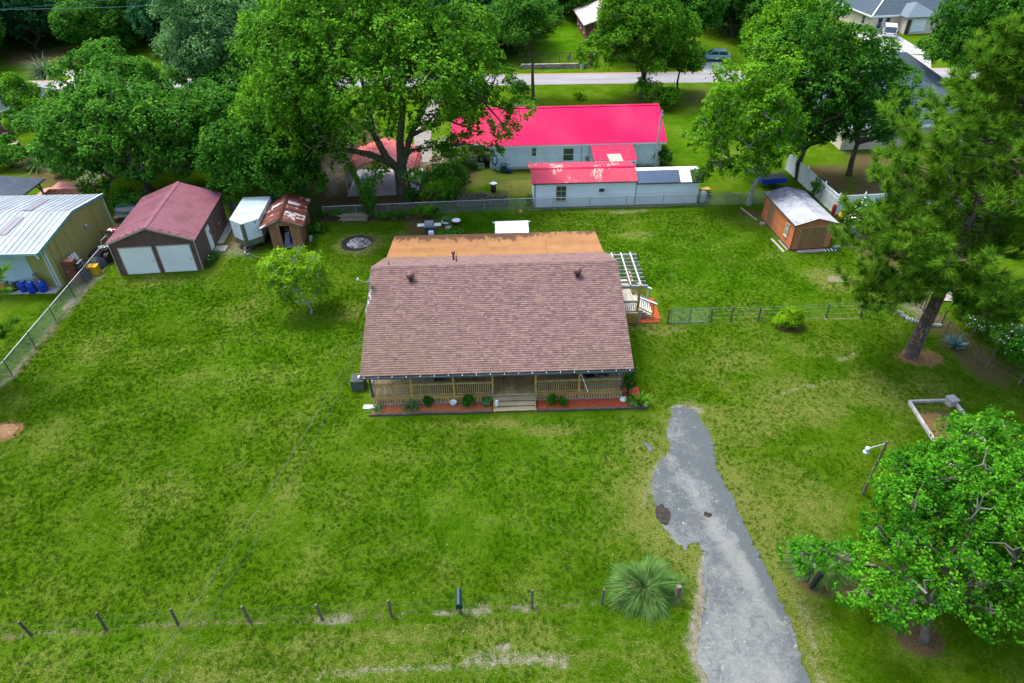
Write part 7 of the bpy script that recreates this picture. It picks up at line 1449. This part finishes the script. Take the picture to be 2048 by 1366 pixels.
p0 = G(1288, 1180); clump('pampas_grass', 'round arching pampas grass clump at the right end of the front fence', 'ornamental grass', (p0.x, p0.y, 0), 5200, 1.40, .020, .24, 1.18, GB, 1, dead=GBD)
p0 = G(1640, 1132); clump('pampas_grass', 'pampas grass clump half covered by the near oak beside the driveway', 'ornamental grass', (p0.x, p0.y, 0), 3600, 1.3, .020, .24, 1.2, GB, 2, dead=GBD)
MG = leafmat('agave_blade', (.05,.16,.15), (.10,.25,.23), (.22,.40,.37), 2, .1)
clump('agave', 'blue green agave with spiky leaves in the mulch strip at the right', 'agave', G(1908, 692), 46, .95, .13, .08, 1.15, MG, 3, droop=.15)
def shrub(name, label, loc, rad, lm, seed, n=10, dens=2.2, per=14, size=.12, spread=.14, cat='shrub', group=None, flowers=None, stems=True, zc=None):
    r = np.random.default_rng(seed); t_ = thing(name, label, cat, loc, 0, group); rx, ry, rz_ = rad; c = (0,0,rz_*.95 if zc is None else zc); lr = min(rx, ry)*.5
    C, L, Fl = lobes_of(r, c, rad, n, lr, -.6, min(1, rz_/max(rx,ry)+.15))
    if stems:
        mb = MB()
        for k in range(len(C)): mb.tube([(r.normal(0,.05),r.normal(0,.05),0), Vector(C[k])*.5+Vector((0,0,.1)), Vector(C[k])], [.035,.02,.008], 5, False)
        mb.build('stems', BKD, t_)
    polys('foliage', foliage(r, C, L, Fl, min(1.5, .95+.08*dens), per, size, spread), lm, t_)
    if flowers:
        fm, nf, fs2 = flowers; k = r.integers(0, len(C), nf); d = nrmz(r.normal(0,1,(nf,3))+np.array([0,-.2,.6])); P = C[k]+d*(L[k]*1.05)[:,None]*np.array([1,1,Fl[0]]); polys('flowers', leaves(r, P, d, fs2, .9), fm, t_)
    return t_
FW = mat('white_petal', (.75,.76,.68)); FP = mat('magenta_petal', (.62,.03,.25)); FR = mat('red_petal', (.55,.02,.015)); FY = mat('yellow_petal', (.75,.6,.02)); FPK = mat('pink_petal', (.70,.16,.22), (.6,.25,.3), 8)
shrub('shrub', 'round yellow green shrub standing in the post row right of the gate', G(1580,652), (.95,.8,.72), LF['citrus'], 1, 12, 3, 12, .09, .12)
shrub('shrub', 'dark clipped round shrub on the grass before the road', G(1039,196), (1.3,1.2,1.1), LF['deep'], 2, 12, 1.4)
shrub('shrub', 'round dark shrub at the right end of the pink roofed house', G(1325,330), (.9,.9,.95), LF['deep'], 3, 10, 1.6)
shrub('shrub', 'large loose shrub right of the carport under the big oak', G(895,385), (2.3,1.6,1.5), LF['mid'], 4, 16, 1.0, 16, .17, .2)
shrub('shrub', 'bright loose shrub between the oak trunk and the firewood', G(870,412), (1.6,.8,1.25), LF['lime'], 5, 12, 1.3, 16, .16, .2); shrub('shrub', 'tall drooping shrub just left of the firewood stack', G(905,412), (.8,.7,1.5), LF['lime'], 6, 10, 1.6, 14, .15, .18)
shrub('shrub', 'low hedge of weeds along the back fence below the oak', G(790,440), (2.1,.5,.55), LF['mid'], 7, 14, 1.8, 14, .15, .16); shrub('shrub', 'leafy growth on the back fence behind the grill', G(850,436), (1.6,.5,.7), LF['oak'], 8, 12, 1.8, 14, .17, .18)
shrub('shrub', 'low weeds on the back fence behind the lumber pile', G(665,436), (2.2,.45,.5), LF['mid'], 9, 12, 1.5, 14, .14, .16); shrub('shrub', 'dark rosette plant at the right wall of the rusty shed', G(632,463), (.85,.7,.45), LF['deep'], 10, 9, 2.0, 12, .2, .14)
shrub('shrub', 'bushy plant beside the big oak trunk base', G(828,408), (.9,.6,.8), LF['deep'], 11, 8, 2)
shrub('shrub', 'broad leaved plant behind the barbecue grill', G(857,440), (.5,.4,.65), LF['vivid'], 12, 6, 3, 10, .2, .14); shrub('shrub', 'ferny plants at the foot of the pots behind the back roof', G(905,475), (1.1,.5,.4), LF['mid'], 13, 10, 2, 12, .12, .14)
shrub('shrub', 'trailing plant in the tall grey green planter', G(893,458)+Vector((0,0,.55)), (.42,.38,.3), LF['grey'], 14, 6, 3, 10, .1, .12, stems=False)
wf2 = (FW, 260, .16); shrub('shrub', 'white flowering shrub between the cedar shed and the white board fence', G(1712,462), (1.55,1.2,1.35), LF['deep'], 15, 14, 1.6, 14, .15, .17, flowers=wf2)
shrub('shrub', 'leafy weeds climbing the white board fence beside the cedar shed roof', Vector((27.3,55.6,0)), (.5,.9,1.2), LF['deep'], 16, 8, 1.6); shrub('shrub', 'dark weedy bushes behind the brown garage roof', Vector((-33.0,55.0,0)), (2.6,1.4,1.3), LF['deep'], 17, 14, 1.2, 14, .16, .2)
for k, (px, py, rx, rz_, key, fl, lab) in enumerate(((1925,628,1.1,.9,'vivid',80,'light green shrub nearest the plank platform in the right hedge'),(1960,668,1.2,.9,'mid',240,'white flowering shrub second in the right hedge'),(2005,700,1.25,1.,'mid',260,'white flowering shrub third in the right hedge'),(2040,735,1.3,1.1,'vivid',60,'glossy green shrub at the lower end of the right hedge'),(2085,790,1.5,1.3,'vivid',0,'glossy green shrub past the picture edge in the right hedge'))):
    shrub('shrub', lab, G(px,py), (rx,1.0,rz_), LF[key], 20+k, 11, 2., 14, .13, .15, flowers=(FW, fl, .13) if fl else None, group='shrubs of the right hedge', zc=rz_*1.15)
shrub('shrub', 'low dark plants along the right wall of the brown garage', ga.matrix_basis @ Vector((GW+.4,1.3,0)), (.35,1.1,.35), LF['deep'], 30, 8, 2.5, 10, .1, .12, flowers=(FW, 20, .1))
# bed in front of the porch
for k, (px, py, rr2, h2, lab) in enumerate(((936,815,.42,.42,'largest round green bush in the mulch bed left of the steps'),(857,812,.26,.3,'small round bush left of the white pot in the mulch bed'),(974,812,.27,.28,'small grey green bush next to the left edge of the porch steps'),(1104,811,.27,.3,'left one of the two bright bushes right of the porch steps'),(1126,813,.26,.25,'right one of the two bright bushes right of the porch steps'))):
    shrub('bush', lab, G(px,py)+Vector((0,.1,.03)), (rr2,rr2,h2), LF['grey'] if k == 2 else LF['vivid'], 40+k, 8, 8, 9, .07, .07, cat='bush', group='bushes in the porch bed')
GS = leafmat('strap_leaf', (.03,.08,.02), (.08,.17,.05), (.2,.3,.12), 3, .2)
clump('spiky_plant', 'spiky strap leaved plant at the left corner of the mulch bed', 'plant', G(755,820), 140, .62, .028, .08, 1.2, GS, 5); clump('spiky_plant', 'spiky strap leaved plant in the middle of the left mulch bed', 'plant', G(824,816), 170, .75, .026, .1, 1.25, GS, 6, dead=GBD)
vn = shrub('climbing_vine', 'dark climbing vine on the right corner post of the porch', Vector((HX+15.45, HY+.9,0)), (.4,.55,1.15), LF['deep'], 50, 9, 4, 12, .15, .14, cat='vine', flowers=(FR, 16, .16)); 
shrub('flowering_plant', 'yellow and red flowers at the foot of the climbing vine', Vector((HX+15.5, HY+.15,0)), (.25,.25,.3), LF['vivid'], 51, 6, 5, 8, .1, .1, cat='flowers', flowers=(FY, 26, .13)); shrub('flowering_plant', 'pink flowers at the right end of the red mulch bed', Vector((HX+15.6, HY-.1,0)), (.28,.2,.22), LF['grey'], 52, 5, 5, 8, .08, .1, cat='flowers', flowers=(FPK, 40, .1))
clump('potted_plant', 'leafy potted plant at the right corner of the mulch bed', 'plant', (HX+16.05, HY-.1, 0), 60, .75, .09, .08, 1.0, LF['lime'], 7, zs=.2, droop=.6)
for k, (px, py, lab) in enumerate(((943,757,'hanging basket with magenta flowers left of the porch steps'),(1124,751,'hanging basket with magenta flowers right of the porch steps'))):
    p = G(px, py, 1.9)+Vector((0,.1,0)); o = shrub('hanging_basket', lab, p, (.26,.26,.2), LF['mid'], 60+k, 6, 6, 9, .07, .07, cat='hanging basket', flowers=(FP, 46, .09), stems=False); MB().lathe((0,0,-.12),[(.1,0),(.19,.14),(.19,.17)],12).build('basket', M_DARKW, o); MB().tube([(0,0,.15),(0,0,.5)],.008,4).build('hanger', M_DMET, o)
# far garden plants
clump('palmetto', 'fan leaved palmetto beside the gravel lane across the road', 'palmetto', G(93,150), 300, 3.2, .10, .4, 1.25, leafmat('palmetto_leaf', (.02,.06,.03), (.05,.12,.06), (.14,.26,.14), .8, .2), 9, dead=GBD)
clump('palmetto', 'yellowish palm like plant behind the dark hip roofed shelter', 'palmetto', G(75,335), 220, 1.9, .07, .3, 1.2, GB, 10, dead=GBD)
shrub('shrub', 'clipped bright shrub at the left edge near the cream topped table', G(5,303), (2.0,1.5,1.1), LF['vivid'], 70, 10, 1.1, 14, .18, .2); shrub('shrub', 'dark shrubs behind the hip roofed shelter', G(25,335), (2.4,1.6,1.3), LF['mid'], 71, 12, 1.1, 14, .18, .2); shrub('shrub', 'small shrub beside the old red car', G(130,352), (1.6,1.,.9), LF['grey'], 72, 8, 1.2, 14, .16, .2)
shrub('shrub', 'small yellowish shrub on the grass beyond the pink roof', G(1158,199), (.9,.6,.55), LF['citrus'], 73, 8, 1.3, 12, .16, .2); shrub('shrub', 'dark shrub behind the large roadside tree suckers', G(1330,200), (1.0,.8,.8), LF['wood'], 74, 8, 1.3, 12, .18, .2)
shrub('shrub', 'dark hedge behind the low stone wall at the far roadside', Vector((-3,101.6,0)), (3.6,1.1,1.4), LF['mid'], 75, 12, .8, 14, .26, .3); shrub('shrub', 'bright shrubs beyond the left brick pillar', Vector((-6.5,104.2,0)), (3.0,1.6,2.2), LF['lime'], 76, 12, .8, 14, .3, .34)
shrub('flower_bed', 'bed of pink flowers on the grass right of the pink roofed house', G(1425,256), (1.4,.5,.4), LF['mid'], 77, 8, 1.5, 10, .14, .16, cat='flower bed', flowers=(FPK, 260, .2), stems=False); shrub('pink_flowers', 'pink blossoms beyond the back porch of the pink roofed house', Vector((-7.3,65.6,0)), (.8,.5,.6), LF['grey'], 78, 6, 2, 10, .13, .15, cat='flowers', flowers=(FPK, 120, .18), stems=False)
shrub('shrub', 'leafy shrub before the back porch of the pink roofed house', Vector((-4.6,64.1,0)), (1.25,.6,1.3), LF['lime'], 79, 12, 2., 14, .14, .17); shrub('shrub', 'dark plants below the back porch railing', Vector((-3.4,64.1,0)), (.9,.35,.35), LF['deep'], 80, 7, 2.2, 10, .12, .14)
for k, (dx, dy, h2, m_, lab) in enumerate(((-.45,.3,.5,M_TERR,'terracotta pot with a dark plant at the left wall of the white outbuilding'),(-.7,-.1,.35,M_WHITE,'white pot with flowers at the left wall of the white outbuilding'))):
    o = pot('flower_pot', lab, Vector((2.23+dx,55.5+dy+.5,0)), .2, h2*.6, m_); polys('plant', leaves(np.random.default_rng(k), np.random.default_rng(k).normal(0,.14,(120,3))+[0,0,h2*.6+.2], nrmz(np.random.default_rng(k+5).normal(0,1,(120,3))), .12), LF['mid'], o)
# ---------------------------------------------------------------- short grass standing on the near lawn
r = np.random.default_rng(99); n = 26; az = r.random(n)*6.28; rad_ = .10*np.sqrt(r.random(n)); b = np.stack([np.cos(az)*rad_, np.sin(az)*rad_, np.zeros(n)], 1); d = r.normal(0,.6,(n,3)); d[:,2] = 1; d = nrmz(d); L_ = (.035+.05*r.random(n))[:,None]; s_ = nrmz(np.cross(d, r.normal(0,1,(n,3))))*.011
t = NT('grass_blade'); p = t.pos(); rv = t.n('ShaderNodeObjectInfo').outputs['Random']; ri = t.n('ShaderNodeNewGeometry').outputs['Random Per Island']
k_ = t.math('ADD', t.math('ADD', t.math('MULTIPLY', t.noise(p, .45, 5, .62), 1.3), t.math('MULTIPLY', t.noise(p, 2.6, 4, .65), .3)), t.math('MULTIPLY', t.math('ADD', rv, ri), .32))
c = t.ramp(t.math('SUBTRACT', k_, .61), [(.02, (.024,.078,.0012)), (.36, (.056,.152,.0028)), (.62, (.095,.196,.007)), (.92, (.22,.27,.06))]); M_BLADE = t.pbr(c, .8, 0, None, .0)
tuft = polys('grass_tuft', np.stack([b-s_, b+s_, b+d*L_], 1), M_BLADE, None, 3); tuft.location = G(600, 900); tuft['label'] = 'one of the short grass tufts of the front lawn'; stuff(tuft)
n = 150000; X = r.uniform(-34,31,n); Y = r.uniform(11.5,54,n); hw = .80*Y+12; ok_ = np.abs(X) < hw*1.02
ix = np.clip(np.searchsorted(gx, X), 0, len(gx)-1); iy = np.clip(np.searchsorted(gy, Y), 0, len(gy)-1)
for k in ('sand','litter','burnt','straw'): ok_ &= ATT[k][iy,ix]+r.normal(0,.15,n) < .4
ok_ &= ~(inpoly(X, Y, dp) & (seg_d(X, Y, dp+[dp[0]]) > .30*r.random(n)**1.5)); ok_ &= r.random(n) > ATT['dry'][iy,ix]*.75
for (x0,x1,y0,y1) in ((-9,8,28.1,46),(6.4,10.6,36.9,41.6),(-31,-22.5,44.3,54),(-24.5,-16.5,47.4,54),(-60,-33.4,42,54),(21.4,26,46,53),(-1.4,1.8,46,49)): ok_ &= ~((X > x0) & (X < x1) & (Y > y0) & (Y < y1))
X, Y = X[ok_], Y[ok_]; me = bpy.data.meshes.new('lawn_grass'); me.vertices.add(len(X)); me.vertices.foreach_set('co', np.stack([X, Y, .0*X+.0], 1).astype(np.float32).ravel()); me.update()
lg = bpy.data.objects.new('lawn_grass', me); COL.objects.link(lg); stuff(lg); lg['label'] = 'short uneven grass of the lawn round the timber porched house'; lg['category'] = 'grass'
ng = bpy.data.node_groups.new('grass', 'GeometryNodeTree'); ng.interface.new_socket('Geometry', in_out='INPUT', socket_type='NodeSocketGeometry'); ng.interface.new_socket('Geometry', in_out='OUTPUT', socket_type='NodeSocketGeometry')
gi_ = ng.nodes.new('NodeGroupInput'); go_ = ng.nodes.new('NodeGroupOutput'); mp = ng.nodes.new('GeometryNodeMeshToPoints'); ip = ng.nodes.new('GeometryNodeInstanceOnPoints'); oi = ng.nodes.new('GeometryNodeObjectInfo'); oi.inputs[0].default_value = tuft
rr1 = ng.nodes.new('FunctionNodeRandomValue'); rr1.data_type = 'FLOAT_VECTOR'; rr1.inputs[0].default_value = (-.15,-.15,0); rr1.inputs[1].default_value = (.15,.15,6.28)
rr2 = ng.nodes.new('FunctionNodeRandomValue'); rr2.data_type = 'FLOAT'; rr2.inputs[2].default_value = .45; rr2.inputs[3].default_value = 1.1
L = ng.links.new; L(gi_.outputs[0], mp.inputs[0]); L(mp.outputs[0], ip.inputs['Points']); L(oi.outputs['Geometry'], ip.inputs['Instance']); L(rr1.outputs[0], ip.inputs['Rotation']); L(rr2.outputs[1], ip.inputs['Scale']); L(ip.outputs[0], go_.inputs[0])
md = lg.modifiers.new('grass', 'NODES'); md.node_group = ng
